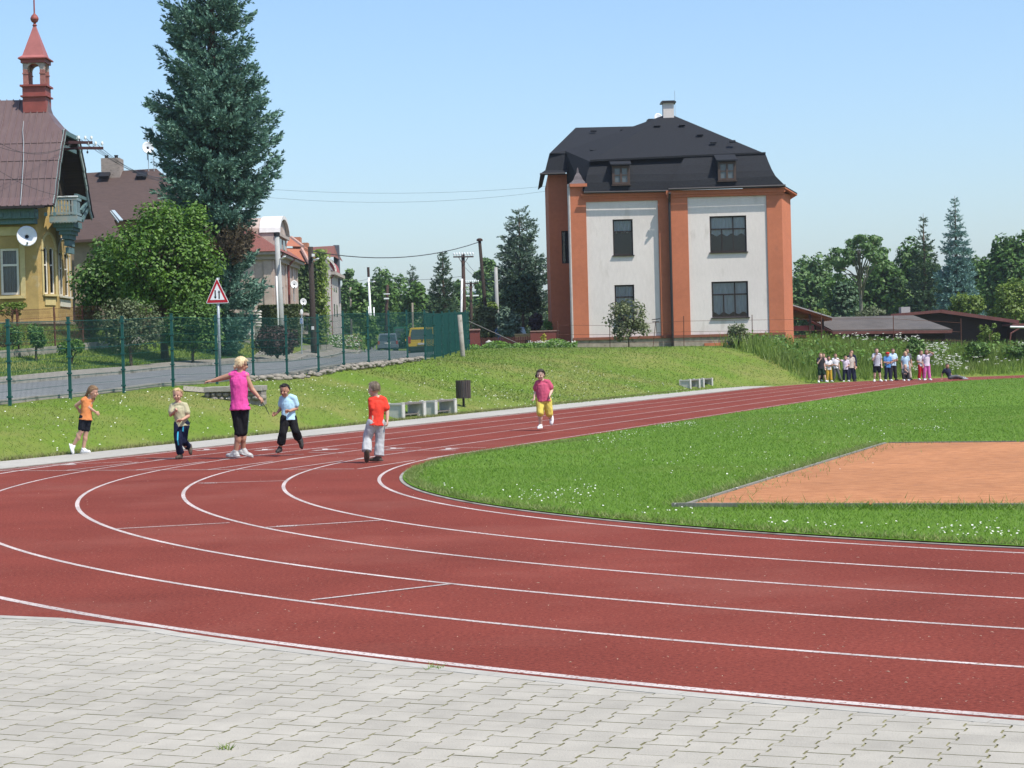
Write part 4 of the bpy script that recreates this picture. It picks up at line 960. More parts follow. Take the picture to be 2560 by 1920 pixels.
 b = MB(); b.box(fx0 + .25, fx1 + .05, fy0 - .09, fy0 + .08, zr - .03, zr + .01); b.build('handrail', M_white, bal)
 b = MB(); cxm = (fx0 + fx1) / 2
 for i, (hw_, zz) in enumerate(((.38, -.02), (.30, -.14), (.22, -.28), (.14, -.44), (.09, -.68), (.07, -.95))):
  b.box(cxm - hw_ - .06, cxm + hw_ - .06, 71.25 + i * .1, 72.6, zf + zz - .2 + .001 * i, zf + zz + .02)
 b.build('corbel', M_teal, bal)
 dp = P(67, 592, 70.4)
 tx, ty = gx(92, 73.3, 240), 73.3; s_ = 73.3 / FPX
 zt = lambda y: P(92, y * 1.1573, 73.3).z
 t = MB(); hw = .43
 t.box(tx - hw, tx + hw, ty - hw, ty + hw, zt(217) - .5, zt(190)); t.box(tx - hw - .07, tx + hw + .07, ty - hw - .07, ty + hw + .07, zt(212), zt(209)); t.box(tx - hw - .08, tx + hw + .08, ty - hw - .08, ty + hw + .08, zt(190) + .002, zt(186)); tur = t.build('turret', M_red, root)
 z0, z1 = zt(186) + .003, zt(139); hp = .40
 t = MB()
 for sx in (-1, 1):
  for sy in (-1, 1):
   px_, py_ = tx + sx * (hp - .085), ty + sy * (hp - .085); t.box(px_ - .085, px_ + .085, py_ - .085, py_ + .085, z0, z0 + .56); t.box(px_ - .105, px_ + .105, py_ - .105, py_ + .105, z0 + .40, z0 + .44); t.build('pillar', mat('faded_red_pillar', (0.30, 0.13, 0.11), 0.8, 0.25, 7), tur); t = MB()
 t = MB()   # arched heads on four sides
 zs = z0 + .561; ri = hp - .17; n = 10
 for ax in range(4):
  an = ax * math.pi / 2; ca, sa = math.cos(an), math.sin(an)
  def wp(u, v, z): return (tx + u * ca - v * sa, ty + u * sa + v * ca, z)
  pl_ = [(-hp, zs), (-ri, zs)] + [(-ri * math.cos(math.pi * i / n), zs + ri * math.sin(math.pi * i / n)) for i in range(1, n)] + [(ri, zs), (hp, zs), (hp, z1), (-hp, z1)]
  if ax % 2 == 0: inset = 0
  else: inset = .0
  e = hp - .1
  pl2 = [(max(-e, min(e, u)) if ax % 2 else u, z) for u, z in pl_]
  for sg in (-1, 1):
   H = [(u, z) for u, z in pl2 if u * sg >= -1e-6]
   arc = [(0, zs + ri)] if not any(abs(u) < 1e-6 for u, z in H) else []
   H2 = [(sg * ri * math.cos(math.pi / 2 * i / 6), zs + ri * math.sin(math.pi / 2 * i / 6)) for i in range(7)] + [(0, z1), (sg * (e if ax % 2 else hp), z1), (sg * (e if ax % 2 else hp), zs)]
   t.prism([wp(u, -hp + (.002 if ax % 2 else 0), z) for u, z in H2], Vector((0, 0, 0)) + Vector((-sa * .1, ca * .1, 0)))
 t.build('arch', M_pl, tur)
 t = MB(); t.box(tx - .46, tx + .46, ty - .46, ty + .46, z1 + .003, z1 + .14); t.box(tx - .54, tx + .54, ty - .54, ty + .54, z1 + .143, z1 + .19); t.build('cornice', M_red, tur)
 zb_ = z1 + .192; sp = zt(57) - zb_
 t = MB(); vs = []
 for rr, h in ((.53, 0), (.40, .10), (.10, sp * .86), (.05, sp)): vs += [(tx - rr, ty - rr, zb_ + h), (tx + rr, ty - rr, zb_ + h), (tx + rr, ty + rr, zb_ + h), (tx - rr, ty + rr, zb_ + h)]
 t.add(vs, [(4 * i + k, 4 * i + (k + 1) % 4, 4 * i + 4 + (k + 1) % 4, 4 * i + 4 + k) for i in range(3) for k in range(4)] + [(3, 2, 1, 0), (12, 13, 14, 15)])
 t.build('spire', mat('rose_metal', (0.33, 0.115, 0.105), 0.55, 0.1, 4), tur)
 t = MB(); t.lathe((tx, ty, zb_ + sp), [(.06, 0), (.09, .04), (.05, .09), (.05, .13), (.11, .17), (.155, .26), (.155, .31), (.11, .40), (.05, .46), (.03, .5), (.025, 1.6)], 12); t.build('finial', M_red, tur)
 c = MB(); pts = [(gx(60, 73, 250), 73.0, 11.1)] + [(gx(60 - i * 1.6, y, 400) + .05 * math.sin(i), y - .06, z + .03) for i, (y, z) in enumerate(prof[::-1])]
 c.tube(pts, .012, 6); c.build('lightning_conductor', M_galv, root)
 dish('satellite_dish', dp, .36, (.30, -1, .30), 'large pale dish on the yellow villa wall', pole_to=dp + Vector((-.1, .5, -.05)))
 for (x0, x1, py, lab) in ((172, 231, 356.5, 'upper brown crossarm with white insulators at the villa gable'), (196, 258, 370.5, 'lower brown crossarm with white insulators at the villa gable')):
  d = 71.9; p0, p1 = P(x0, py - .5, d), P(x1, py, d); br = thing('crossarm', lab, 'crossarm', p0, 'crossarms at the villa gable')
  m = MB(); m.bar(p0, p1, .09, .10); m.bar(p0 + Vector((.02, 0, 0)), Vector((Xe - .25, 72.3, p0.z)), .07, .08); m.build('beam', mat('brown_crossarm', (0.06, 0.025, 0.025), 0.7, 0.2, 5), br)
  for t in (.42, .70, .96):
   m = MB(); pp = p0.lerp(p1, t) + Vector((0, 0, .05)); m.lathe(pp, [(.012, 0), (.012, .07), (.04, .075), (.05, .12), (.045, .17), (.02, .19)], 10); m.build('insulator', M_insul, br)
  m = MB(); pp = p0.lerp(p1, .36) - Vector((0, 0, .05)); m.lathe(pp, [(.01, 0), (.01, -.06), (.035, -.07), (.035, -.13), (.01, -.15)], 8); m.build('pendant', M_black, br)
 return root
build_villa()
                # -- HOUSES ALONG THE ROAD
def build_neighbour():
 root = thing('house', 'house with brown shingle roof and brick chimney between villa and spruce', 'house', (-20.5, 95, 3.5))
 q = lambda x, y, d: P(x * 1.1573, y * 1.1573, d)
 M_sh = mat('brown_shingles', (0.062, 0.042, 0.037), 0.9, 0.2, 3, 0.4, 24, col2=(0.09, 0.060, 0.052), aniso=(1, 1, 7))
 M_w = mat('grey_brown_wall', (0.25, 0.2, 0.15), 0.9, 0.15, 4)
 a, b = q(150, 376, 98), q(338, 364, 98); c, d = q(410, 470, 92.5), q(120, 480, 92.5)
 r = MB(); r.add([d, c, b, a], [(0, 1, 2, 3)])
 b2, c2 = Vector((b.x + .2, 98, b.z)), Vector((c.x + .3, 103, c.z)); d2 = Vector((d.x, 103, c.z))
 r.add([b, c, c2], [(0, 1, 2)]); r.add([b, c2, d2, a], [(0, 1, 2, 3)]); r.build('roof', M_sh, root)
 w = MB(); w.box(d.x + .4, c.x - .4, 93.0, 102.6, 2.0, c.z - .05); w.build('wall', M_w, root)
 l = MB(); l0, l1, l2, l3 = q(140, 520, 88), q(262, 512, 88), q(230, 438, 92), q(140, 430, 92); l.prism([l0, l1, l2, l3], (0, 0, -.12)); l.build('porch_roof', M_sh, root)
 w = MB(); w.box(l0.x + .3, l1.x - .4, 88.4, 92.9, 2.0, l0.z - .05); w.build('porch_wall', M_w, root)
 sk = MB(); s0, s1 = q(244, 455, 91.5), q(262, 476, 90); sk.bar(s0, s1, .16, .06); s0, s1 = q(238, 457, 91.5), q(256, 480, 90); sk.bar(s0, s1, .05, .07); sk.build('skylight', mat('skylight_frame', (0.35, 0.42, 0.45), 0.4, 0.1, 4), root)
 m = MB(); M_br = mat('pale_brick_chimney', (0.34, 0.29, 0.25), 0.95, 0.3, 4, col2=(0.22, 0.18, 0.16), aniso=(3, 3, 12), dirt=(1.4, 0.6, (0.12, 0.10, 0.09)))
 x0, x1 = q(222, 360, 97.6).x, q(262, 360, 97.6).x; z1 = q(240, 343, 97.6).z; m.box(x0, x1, 97.2, 98.2, z1 - 1.6, z1); ch = m.build('chimney', M_br, root)
 for fx in (.2, .72): mm = MB(); xx = x0 + (x1 - x0) * fx; mm.lathe((xx, 97.7, z1), [(.09, 0), (.09, .14), (.11, .15), (.11, .18)], 8); mm.build('chimney_pot', M_black, ch)
 for px in (227, 307):
  mm = MB(); p = q(px, 380, 97); mm.obox(p + Vector((0, -.1, .02)), Vector((.25, 0, 0)), Vector((0, .22, .12)), Vector((0, -.03, .06))); mm.build('roof_vent', M_black, root)
 d0 = q(319, 320, 97.4); M_pl = q(322, 363, 97.4)
 an = thing('antenna_mast', 'thin antenna masts on the brown roof beside the spruce', 'antenna', M_pl)
 mm = MB(); mm.tube([q(321.5, 370, 97.6), q(318, 283, 97.6)], .02, 6); mm.build('mast', M_galv, an)
 mm = MB(); mm.tube([q(333, 370, 97.7), q(329.5, 272, 97.7)], .02, 6); mm.bar(q(325, 344, 97.7), q(335, 344, 97.7), .02, .02); mm.build('mast', M_galv, an)
 dish('satellite_dish', d0, .29, (.35, -1, .25), 'white dish on the antenna mast left of the spruce', pole_to=q(320.6, 345, 97.55))
build_neighbour()
M_stucco = mat('old_stucco', (0.42, 0.34, 0.295), 0.92, 0.15, 1.6, 0.3, 25, big=(0.5, 0.12), dirt=(1.3, 0.60, (0.30, 0.21, 0.17)))
M_stucco2 = mat('grey_stucco', (0.40, 0.355, 0.325), 0.92, 0.1, 2, 0.2, 25, big=(0.4, 0.08), dirt=(1.1, 0.66, (0.29, 0.25, 0.22)))
M_tile = mat('orange_roof_tile', (0.30, 0.10, 0.055), 0.85, 0.25, 4, 0.4, 20, col2=(0.42, 0.165, 0.095), aniso=(2, 2, 6))
M_tile_old = mat('dull_red_tile', (0.14, 0.052, 0.043), 0.85, 0.3, 4, col2=(0.23, 0.09, 0.072), aniso=(2, 2, 6))
M_ledge = mat('weathered_cornice', (0.36, 0.31, 0.27), 0.9, 0.2, 4)
def q5(x, y, d): return P(600 + x / 5.183, 540 + y / 5.183, d)
def build_stucco():
 Xc, Y0, Y1, ze = -13.1, 108.0, 120.5, 7.55
 root = thing('house', 'old stucco house with white arched attic gable right of the spruce', 'house', (Xc, Y0, 2.6))
 w = MB(); zb = 2.0; h = MB()
 holes = []
 for (y0, y1, z0, z1) in ((109.6, 110.5, 3.6, 5.9), (112.2, 113.1, 3.6, 5.9), (116.6, 117.3, 4.9, 6.2), (118.4, 119.0, 4.7, 6.0)): holes.append((y0 - Y0, y1 - Y0, z0, z1))
 wall_holes(w, (Xc, Y0, 0), (0, 1, 0), (-1, 0, 0), Y1 - Y0, zb, ze, holes, .15)
 w.add([(-22, Y0, zb), (Xc, Y0, zb), (Xc, Y0, ze), (-22, Y0, ze)], [(0, 1, 2, 3)]); w.box(-22, Xc - .75, Y0 + .3, Y1, zb, ze); w.build('wall', M_stucco, root)
 for hh in holes: window(root, (Xc, Y0, 0), (0, 1, 0), (-1, 0, 0), *hh, mullions=(.5,), transoms=(.66,), dep=.12, curtain=.5)
 m = MB()
 for y in (108.25, 111.4, 114.3, 117.9, 120.2): m.box(Xc - .01, Xc + .07, y - .22, y + .22, zb, ze - .3); m.build('pilaster', M_stucco, root); m = MB()
 for x in (-14.3, -13.35): m.box(x - .22, x + .22, Y0 - .07, Y0 + .01, zb, ze - .3); m.build('pilaster', M_stucco, root); m = MB()
 m = MB(); m.box(-22, Xc + .45, Y0 - .45, Y0 - .02, ze - .02, ze + .14); m.box(Xc + .02, Xc + .45, Y0 - .02, Y1 + .3, ze - .02, ze + .14); m.box(-22, Xc + .2, Y0 - .2, Y0 - .01, ze - .28, ze - .021); m.box(Xc + .01, Xc + .2, Y0 - .01, Y1, ze - .28, ze - .021); m.build('cornice', M_ledge, root)
 r = MB(); e = .55; zr = 11.2; rx = -17.5
 A, B, C, D_ = Vector((Xc + e, Y0 - e, ze + .15)), Vector((Xc + e, Y1 + .3, ze + .15)), Vector((-22, Y1 + .3, ze + .15)), Vector((-22, Y0 - e, ze + .15)); R1, R2 = Vector((rx, Y0 + 3.6, zr)), Vector((rx, Y1 - 3, zr))
 r.add([A, B, R2, R1], [(0, 1, 2, 3)]); r.add([D_, A, R1], [(0, 1, 2)]); r.add([C, D_, R1, R2], [(0, 1, 2, 3)]); r.add([B, C, R2], [(0, 1, 2)]); r.build('roof', M_tile_old, root)
 y0, y1, zs = 110.8, 115.6, 8.95; ym = (y0 + y1) / 2; n = 12; f = []
 m = MB(); ht = 1.0
 poly = [(y0, ze + .1), (y1, ze + .1), (y1, zs)] + [(ym + (y1 - y0) / 2 * math.cos(math.pi * i / n), zs + ht * math.sin(math.pi * i / n)) for i in range(1, n)] + [(y0, zs)]
 m.prism([(Xc - .02, y, z) for y, z in poly], (-1.9, 0, 0)); gb = m.build('attic_gable', M_stucco, root)
 m = MB()
 for i in range(n):
  t0, t1 = math.pi * i / n, math.pi * (i + 1) / n; W = (y1 - y0) / 2 + .08
  a = (ym + W * math.cos(t0), zs + (ht + .08) * math.sin(t0)); b = (ym + W * math.cos(t1), zs + (ht + .08) * math.sin(t1))
  m.add([(Xc + .18, *a), (Xc + .18, *b), (Xc - 1.0, *b), (Xc - 1.0, *a)], [(0, 1, 2, 3)]); m.add([(Xc + .18, *a), (Xc + .18, *b), (Xc + .18, b[0] * .985 + ym * .015, b[1] - .2), (Xc + .18, a[0] * .985 + ym * .015, a[1] - .2)], [(0, 1, 2, 3)])
 m.build('barrel_roof', mat('white_sheet_metal', (0.62, 0.60, 0.58), 0.6, 0.1, 3), gb)
 m = MB(); m.box(Xc - .1, Xc + .16, y0 - .1, y1 + .1, zs - .2, zs - .03); m.build('moulding', M_ledge, gb)
 for yy in (111.9, 113.6): m = MB(); m.box(Xc - .03, Xc + .005, yy, yy + .9, 8.0, 8.7); m.build('attic_window', M_glass, gb)
 m = MB(); m.tube([(Xc + .5, 109.2, ze + .1), (Xc + .12, 109.2, ze - .35), (Xc + .12, 109.2, zb)], .07, 8); m.tube([(Xc + .5, 114.9, ze + .1), (Xc + .12, 114.9, ze - .35), (Xc + .12, 114.9, zb)], .07, 8); m.build('downpipe', mat('red_brown_pipe', (0.20, 0.06, 0.05), 0.6, 0.15, 5), root)
 m = MB(); m.box(Xc - .2, Xc + 1.1, 114.8, 116.6, 4.3, 4.45); m.box(Xc + .3, Xc + 1.0, 114.9, 116.5, 3.2, 3.4); bl = m.build('balcony', M_ledge, root)
 m = MB()
 for i in range(8): m.bar((Xc + 1.05, 114.85 + i * .24, 3.4), (Xc + 1.05, 114.85 + (7 - i) * .24, 4.3), .03, .03)
 for i in range(6): m.bar((Xc + .1 + i * .18, 114.85, 3.4), (Xc + 1.0 - i * .18, 114.85, 4.3), .03, .03)
 m.build('lattice', M_black, bl)
 dp = q5(700, 890, 114.5); dish('satellite_dish', dp, .225, (.4, -1, .2), 'white dish above the balcony of the stucco house', pole_to=dp + Vector((0, .3, -.95)))
build_stucco()
def build_ivy():
 root = thing('house', 'ivy covered house with bright orange tiled roof behind the stucco house', 'house', (-13, 124, 2.6))
 X0, X1, Y0 = -20, q5(1010, 900, 124).x, 124.0; ze = q5(850, 625, 124).z
 w = MB(); w.box(X0, X1, Y0, 133, 2.0, ze); w.build('wall', M_stucco2, root)
 r = MB(); e0, e1 = q5(560, 640, 123.6), q5(905, 618, 123.6); k0, k1 = q5(600, 415, 125.4), q5(800, 418, 125.6); t0, t1 = q5(640, 270, 128.5), q5(665, 280, 128.5)
 def bk(v, y): return Vector((v.x, y, v.z))
 r.add([e0, e1, k1, k0], [(0, 1, 2, 3)]); r.add([e1, bk(e1, 133.4), bk(k1, 131.5), k1], [(0, 1, 2, 3)])
 k0b, k1b = k0 + Vector((0, -.15, .12)), k1 + Vector((.1, -.15, .1))
 r.add([k0b, k1b, t1, t0], [(0, 1, 2, 3)]); rr = q5(880, 400, 131); r.add([k1b, bk(k1b, 131), bk(t1, 130), t1], [(0, 1, 2, 3)]); r.build('roof', M_tile, root)
 m = MB(); hp0, hp1 = q5(800, 425, 125.3), q5(905, 618, 123.3); m.tube([hp0, hp1], .12, 6); m.tube([t1, k1b], .12, 6); m.build('hip_tiles', mat('mortared_hip', (0.42, 0.27, 0.22), 0.9, 0.3, 8), root)
 m = MB(); x0, x1 = q5(690, 300, 130).x, q5(790, 300, 130).x; z = q5(740, 278, 130).z; m.box(x0, x1, 129.5, 130.5, z - 1.8, z); m.build('chimney', mat('orange_brick', (0.38, 0.17, 0.10), 0.9, 0.2, 5, aniso=(2, 2, 10)), root); m = MB(); m.box(q5(800, 340, 132).x, q5(885, 340, 132).x, 131.6, 132.6, q5(850, 380, 132).z - 1.4, q5(830, 350, 132).z); m.build('chimney', mat('orange_brick', (0.38, 0.17, 0.10), 0.9, 0.2, 5, aniso=(2, 2, 10)), root)
 return X0, X1, Y0, ze
IVY = build_ivy()
def build_far_house():
 Xc, Y0, Y1 = q5(1188, 1000, 140).x, 140.0, 147.5; ze = q5(1120, 745, 140).z
 root = thing('house', 'grey stucco house with red barrel dormer at the far end of the row', 'house', (Xc, Y0, 2.4))
 w = MB(); w.box(-21, Xc, Y0, Y1, 1.8, ze); w.build('wall', M_stucco2, root)
 m = MB(); m.box(-21, Xc + .35, Y0 - .4, Y0 - .01, ze - .1, ze + .12); m.box(Xc + .005, Xc + .35, Y0, Y1, ze - .1, ze + .12); m.box(-21, Xc + .1, Y0 - .15, Y0 - .012, ze - .9, ze - .8); m.build('cornice', M_ledge, root)
 r = MB(); a = [q5(1000, 705, 139.6), q5(1190, 705, 139.6)]; b = [q5(1000, 600, 140.5), q5(1140, 610, 140.5)]; c = [q5(1000, 525, 141.4), q5(1105, 525, 141.4)]
 r.add([a[0], a[1], b[1], b[0]], [(0, 1, 2, 3)]); r.add([b[0], b[1], c[1], c[0]], [(0, 1, 2, 3)])
 for s, t in ((a[1], b[1]), (b[1], c[1])): r.add([s, Vector((s.x, Y1, s.z)), Vector((t.x, Y1, t.z)), t], [(0, 1, 2, 3)])
 r.build('mansard', mat('grey_slate', (0.13, 0.12, 0.12), 0.8, 0.2, 6), root)
 r = MB(); r.add([q5(880, 530, 142), q5(1225, 530, 142), q5(1222, 385, 145.5), q5(880, 405, 145.5)], [(0, 1, 2, 3)]); v = q5(1225, 530, 142); u = q5(1222, 385, 145.5); r.add([v, Vector((v.x, 149, v.z)), u], [(0, 1, 2)]); r.build('roof', mat('brown_tile', (0.14, 0.055, 0.042), 0.85, 0.25, 4, col2=(0.19, 0.08, 0.06), aniso=(2, 2, 7)), root)
 r = MB(); x0, x1 = q5(1218, 500, 146).x, q5(1290, 500, 146).x; r.prism([(x0, 145.6, ze - 2), (x1, 145.6, ze - 2), (x1, 145.6, q5(1260, 376, 145.6).z), (x0, 145.6, q5(1260, 376, 145.6).z)], (0, .5, 0)); r.build('firewall', mat('grey_sheet', (0.10, 0.11, 0.13), 0.7, 0.15, 4), root)
 n = 8; m = MB(); xf = q5(1265, 650, 143).x; z0, z1 = q5(1200, 730, 142.5).z, q5(1200, 530, 142.5).z
 pr = [(xf, z0)] + [(xf - 1.3 * (1 - math.cos(math.pi / 2 * i / n)) , z0 + (z1 - z0) * math.sin(math.pi / 2 * i / n)) for i in range(1, n + 1)] + [(xf - 2.6, z1), (xf - 2.6, z0)]
 m.prism([(x, 141.2, z) for x, z in pr], (0, 3.5, 0)); m.build('dormer', mat('red_sheet_roof', (0.32, 0.065, 0.06), 0.6, 0.1, 4), root)
 m = MB()
 for i in range(n): m.bar((pr[i][0] + .03, 141.12, pr[i][1]), (pr[i + 1][0] + .03, 141.12, pr[i + 1][1] + .02), .12, .12)
 m.build('dormer_edge', M_frame_white, root)
 m = MB(); m.tube([(Xc + .3, Y0 - .1, ze), (Xc - .03, Y0 - .08, ze - .4), (Xc - .03, Y0 - .08, 1.8)], .06, 8); m.build('downpipe', MATS['red_brown_pipe'], root)
 for (y, z, hh) in ((141.5, 4.8, .9), (143.6, 4.8, .9), (141.8, 6.6, .4), (143.4, 6.6, .4)): m = MB(); m.box(Xc - .05, Xc + .012, y, y + .7, z, z + hh); m.build('window', M_glass, root)
 m = MB(); pp = q5(1070, 1190, 139.2); m.box(q5(995, 1190, 139).x, q5(1140, 1190, 139).x, 138.8, Y0 + .1, q5(1070, 1208, 139).z, q5(1070, 1172, 139).z); m.build('porch_roof', mat('mossy_roof', (0.06, 0.075, 0.03), 0.95, 0.3, 6), root)
 dp = q5(1080, 1088, 137); dish('satellite_dish', dp, .29, (.35, -1, .25), 'large white dish by the far grey house', pole_to=dp + Vector((0, .2, -3.2)))
 dp = q5(818, 1115, 122); dish('satellite_dish', dp, .21, (.45, -1, .2), 'small white dish in front of the ivy wall', pole_to=dp + Vector((0, .2, -2.0)))
build_far_house()
                # -- SHEDS ON THE RIGHT
def q2(x, y, d): return P(1900 + x / 3.318, 460 + y / 3.318, d)
def build_sheds():
 M_tar = mat('tar_felt', (0.092, 0.084, 0.077), 0.95, 0.15, 2, 0.4, 30, big=(0.5, 0.15), dirt=(.45, .56, (0.085, 0.078, 0.075)))
 M_wd = mat('black_brown_boards', (0.028, 0.018, 0.015), 0.85, 0.3, 3, 0.3, aniso=(1, 1, 14))
 M_fas = mat('red_brown_fascia', (0.13, 0.05, 0.045), 0.8, 0.2, 4)
 f0, f1, b0, b1 = q2(600, 1222, 104.5), q2(1588, 1212, 104.5), q2(400, 1118, 109.5), q2(1272, 1099, 109.5)
 root = thing('shed', 'low dark wooden shed with grey felt roof right of the orange house', 'shed', (f0.x, 105, .7))
 m = MB(); m.prism([f0, f1, b1, b0], (0, 0, .07)); m.build('roof', M_tar, root)
 m = MB(); m.bar(f0 + Vector((0, -.04, -.08)), f1 + Vector((0, -.04, -.08)), .05, .16); m.bar(f1 + Vector((.03, 0, -.04)), b1 + Vector((.03, 0, -.04)), .05, .16); m.bar(f0 + Vector((-.03, 0, -.06)), b0 + Vector((-.03, 0, -.06)), .05, .12); m.build('fascia', M_fas, root)
 w = MB(); zb = .2
 for a, b in ((f0 + Vector((.35, .35, 0)), f1 + Vector((-.3, .35, 0))), (f0 + Vector((.3, .35, 0)), b0 + Vector((.35, -.3, 0))), (b0 + Vector((.3, -.3, 0)), b1 + Vector((-.3, -.3, 0))), (f1 + Vector((-.3, .3, 0)), b1 + Vector((-.3, -.3, 0)))):
  w.add([(a.x, a.y, zb), (b.x, b.y, zb), (b.x, b.y, b.z - .04), (a.x, a.y, a.z - .04)], [(0, 1, 2, 3)])
 w.build('wall', M_wd, root)
 r2 = thing('shed', 'long brown shed with peaked roof and red fascia behind the low shed', 'shed', (26, 112, .7))
 p0, p1, p2 = q2(1085, 1088, 112), q2(1500, 1052, 112), q2(2145, 1142, 112)
 m = MB()
 for a, b in ((p0, p1), (p1, p2)): m.prism([a, b, Vector((b.x, 119, b.z)), Vector((a.x, 119, a.z))], (0, 0, .06))
 m.build('roof', M_tar, r2)
 m = MB(); m.bar(p0 + Vector((0, -.05, -.02)), p1 + Vector((0, -.05, -.02)), .06, .17); m.bar(p1 + Vector((0, -.05, -.02)), p2 + Vector((0, -.05, -.02)), .06, .20); m.build('fascia', M_fas, r2)
 w = MB(); w.prism([(p0.x + .4, 112.4, .2), (p2.x - .4, 112.4, .2), (p2.x - .4, 112.4, p2.z + .03), (p1.x, 112.4, p1.z - .05), (p0.x + .4, 112.4, p0.z + .0)], (0, 6, 0)); w.build('wall', M_wd, r2)
 m = MB(); x0, x1 = q2(1160, 1040, 114).x, q2(1234, 1040, 114).x; m.box(x0, x1, 113.6, 114.3, p0.z - .2, q2(1200, 1021, 114).z); m.build('chimney', mat('block_chimney', (0.36, 0.34, 0.33), 0.9, 0.15, 5, aniso=(2, 2, 10)), r2)
 r3 = thing('shed', 'dark shed with white gutter at the right edge', 'shed', (34, 111, .5))
 a, b = q2(2075, 1160, 110.5), q2(2600, 1160, 110.5)
 m = MB(); m.box(a.x, b.x, 110, 116, a.z - .12, a.z); m.build('roof', M_fas, r3)
 m = MB(); m.box(a.x + .3, b.x, 110.4, 116, .2, a.z - .121); m.build('wall', M_wd, r3)
 m = MB(); g0, g1 = q2(2075, 1186, 109.9), q2(2600, 1192, 109.9); m.tube([g0, g1], .06, 8); m.build('gutter', M_white, r3)
 m = MB(); m.tube([q2(2150, 1198, 109.9), q2(2080, 1240, 109.9), q2(2070, 1330, 109.9)], .05, 8); m.build('downpipe', M_fas, r3)
 r4 = thing('carport', 'open annexe with sloping plank roof against the right side of the orange house', 'carport', (q2(280, 1100, 102).x, 102, 1.5))
 a, b = q2(268, 1008, 102.2), q2(600, 1112, 102.2); m = MB(); m.prism([a, b, Vector((b.x, 107.5, b.z)), Vector((a.x, 107.5, a.z))], (0, 0, .06)); m.build('roof', mat('pale_sheet_roof', (0.33, 0.33, 0.34), 0.6, 0.1, 4), r4)
 m = MB(); m.prism([a + Vector((0, .05, -.01)), b + Vector((0, .05, -.01)), Vector((b.x, 107.4, b.z - .01)), Vector((a.x, 107.4, a.z - .3))], (0, 0, -.05))
 for y in np.arange(102.4, 107.4, .7): m.bar((a.x, y, a.z - .09), (b.x, y, b.z - .09), .1, .1)
 m.build('rafters', mat('orange_planks', (0.26, 0.095, 0.05), 0.8, 0.2, 4), r4)
 m = MB()
 for px in (415, 520): p = q2(px, 1180, 102.5); m.bar((p.x, 102.5, .4), (p.x, 102.5, b.z + (.55 if px < 450 else .12)), .12, .12)
 m.build('post', M_wood_dark, r4)
 m = MB(); p0, p1 = q2(275, 1200, 102.8), q2(445, 1200, 102.8); m.box(p0.x, p1.x, 102.7, 102.85, q2(350, 1218, 102.8).z, q2(350, 1175, 102.8).z); m.box(p0.x, p1.x - .2, 102.7, 102.85, q2(350, 1278, 102.8).z, q2(350, 1252, 102.8).z); m.build('parapet', mat('dusky_red_boards', (0.22, 0.06, 0.06), 0.8, 0.15, 4), r4)
 m = MB(); m.box(p0.x, p1.x + 1.0, 106.5, 106.8, .3, 1.7); m.build('rear_wall', M_wood_dark, r4)
build_sheds()
                # -- foliage
def unit(v): return v / np.maximum(np.linalg.norm(v, axis=-1, keepdims=True), 1e-9)
def quads(name, C, A, B, m, parent=None, org=None):
 """one rhombus-like leaf per row: centre C, half axes A and B"""
 base = np.array(ORI[parent.name]) if parent is not None else np.array(org if org is not None else (0, 0, 0))
 n = len(C); V = np.empty((n, 4, 3), dtype=np.float32)
 V[:, 0] = C - A; V[:, 1] = C + B * 1.0 - A * 0.15; V[:, 2] = C + A; V[:, 3] = C - B * 1.0 - A * 0.15
 V = V.reshape(-1, 3) - base
 me = npmesh(name, V, np.arange(n * 4).reshape(n, 4), mats=m if isinstance(m, (list, tuple)) else [m])
 return npobj(name, me, parent, (0, 0, 0) if parent is not None else tuple(base))
def leaves_at(g, C, Nrm, size, aspect=0.6):
 n = len(C); r = g.normal(size=(n, 3)); u = unit(np.cross(Nrm, r)); v = np.cross(Nrm, u)
 s = size[:, None]
 return C, u * s, v * s * aspect
LG1, LG2 = (0.028, 0.075, 0.010), (0.085, 0.17, 0.022)
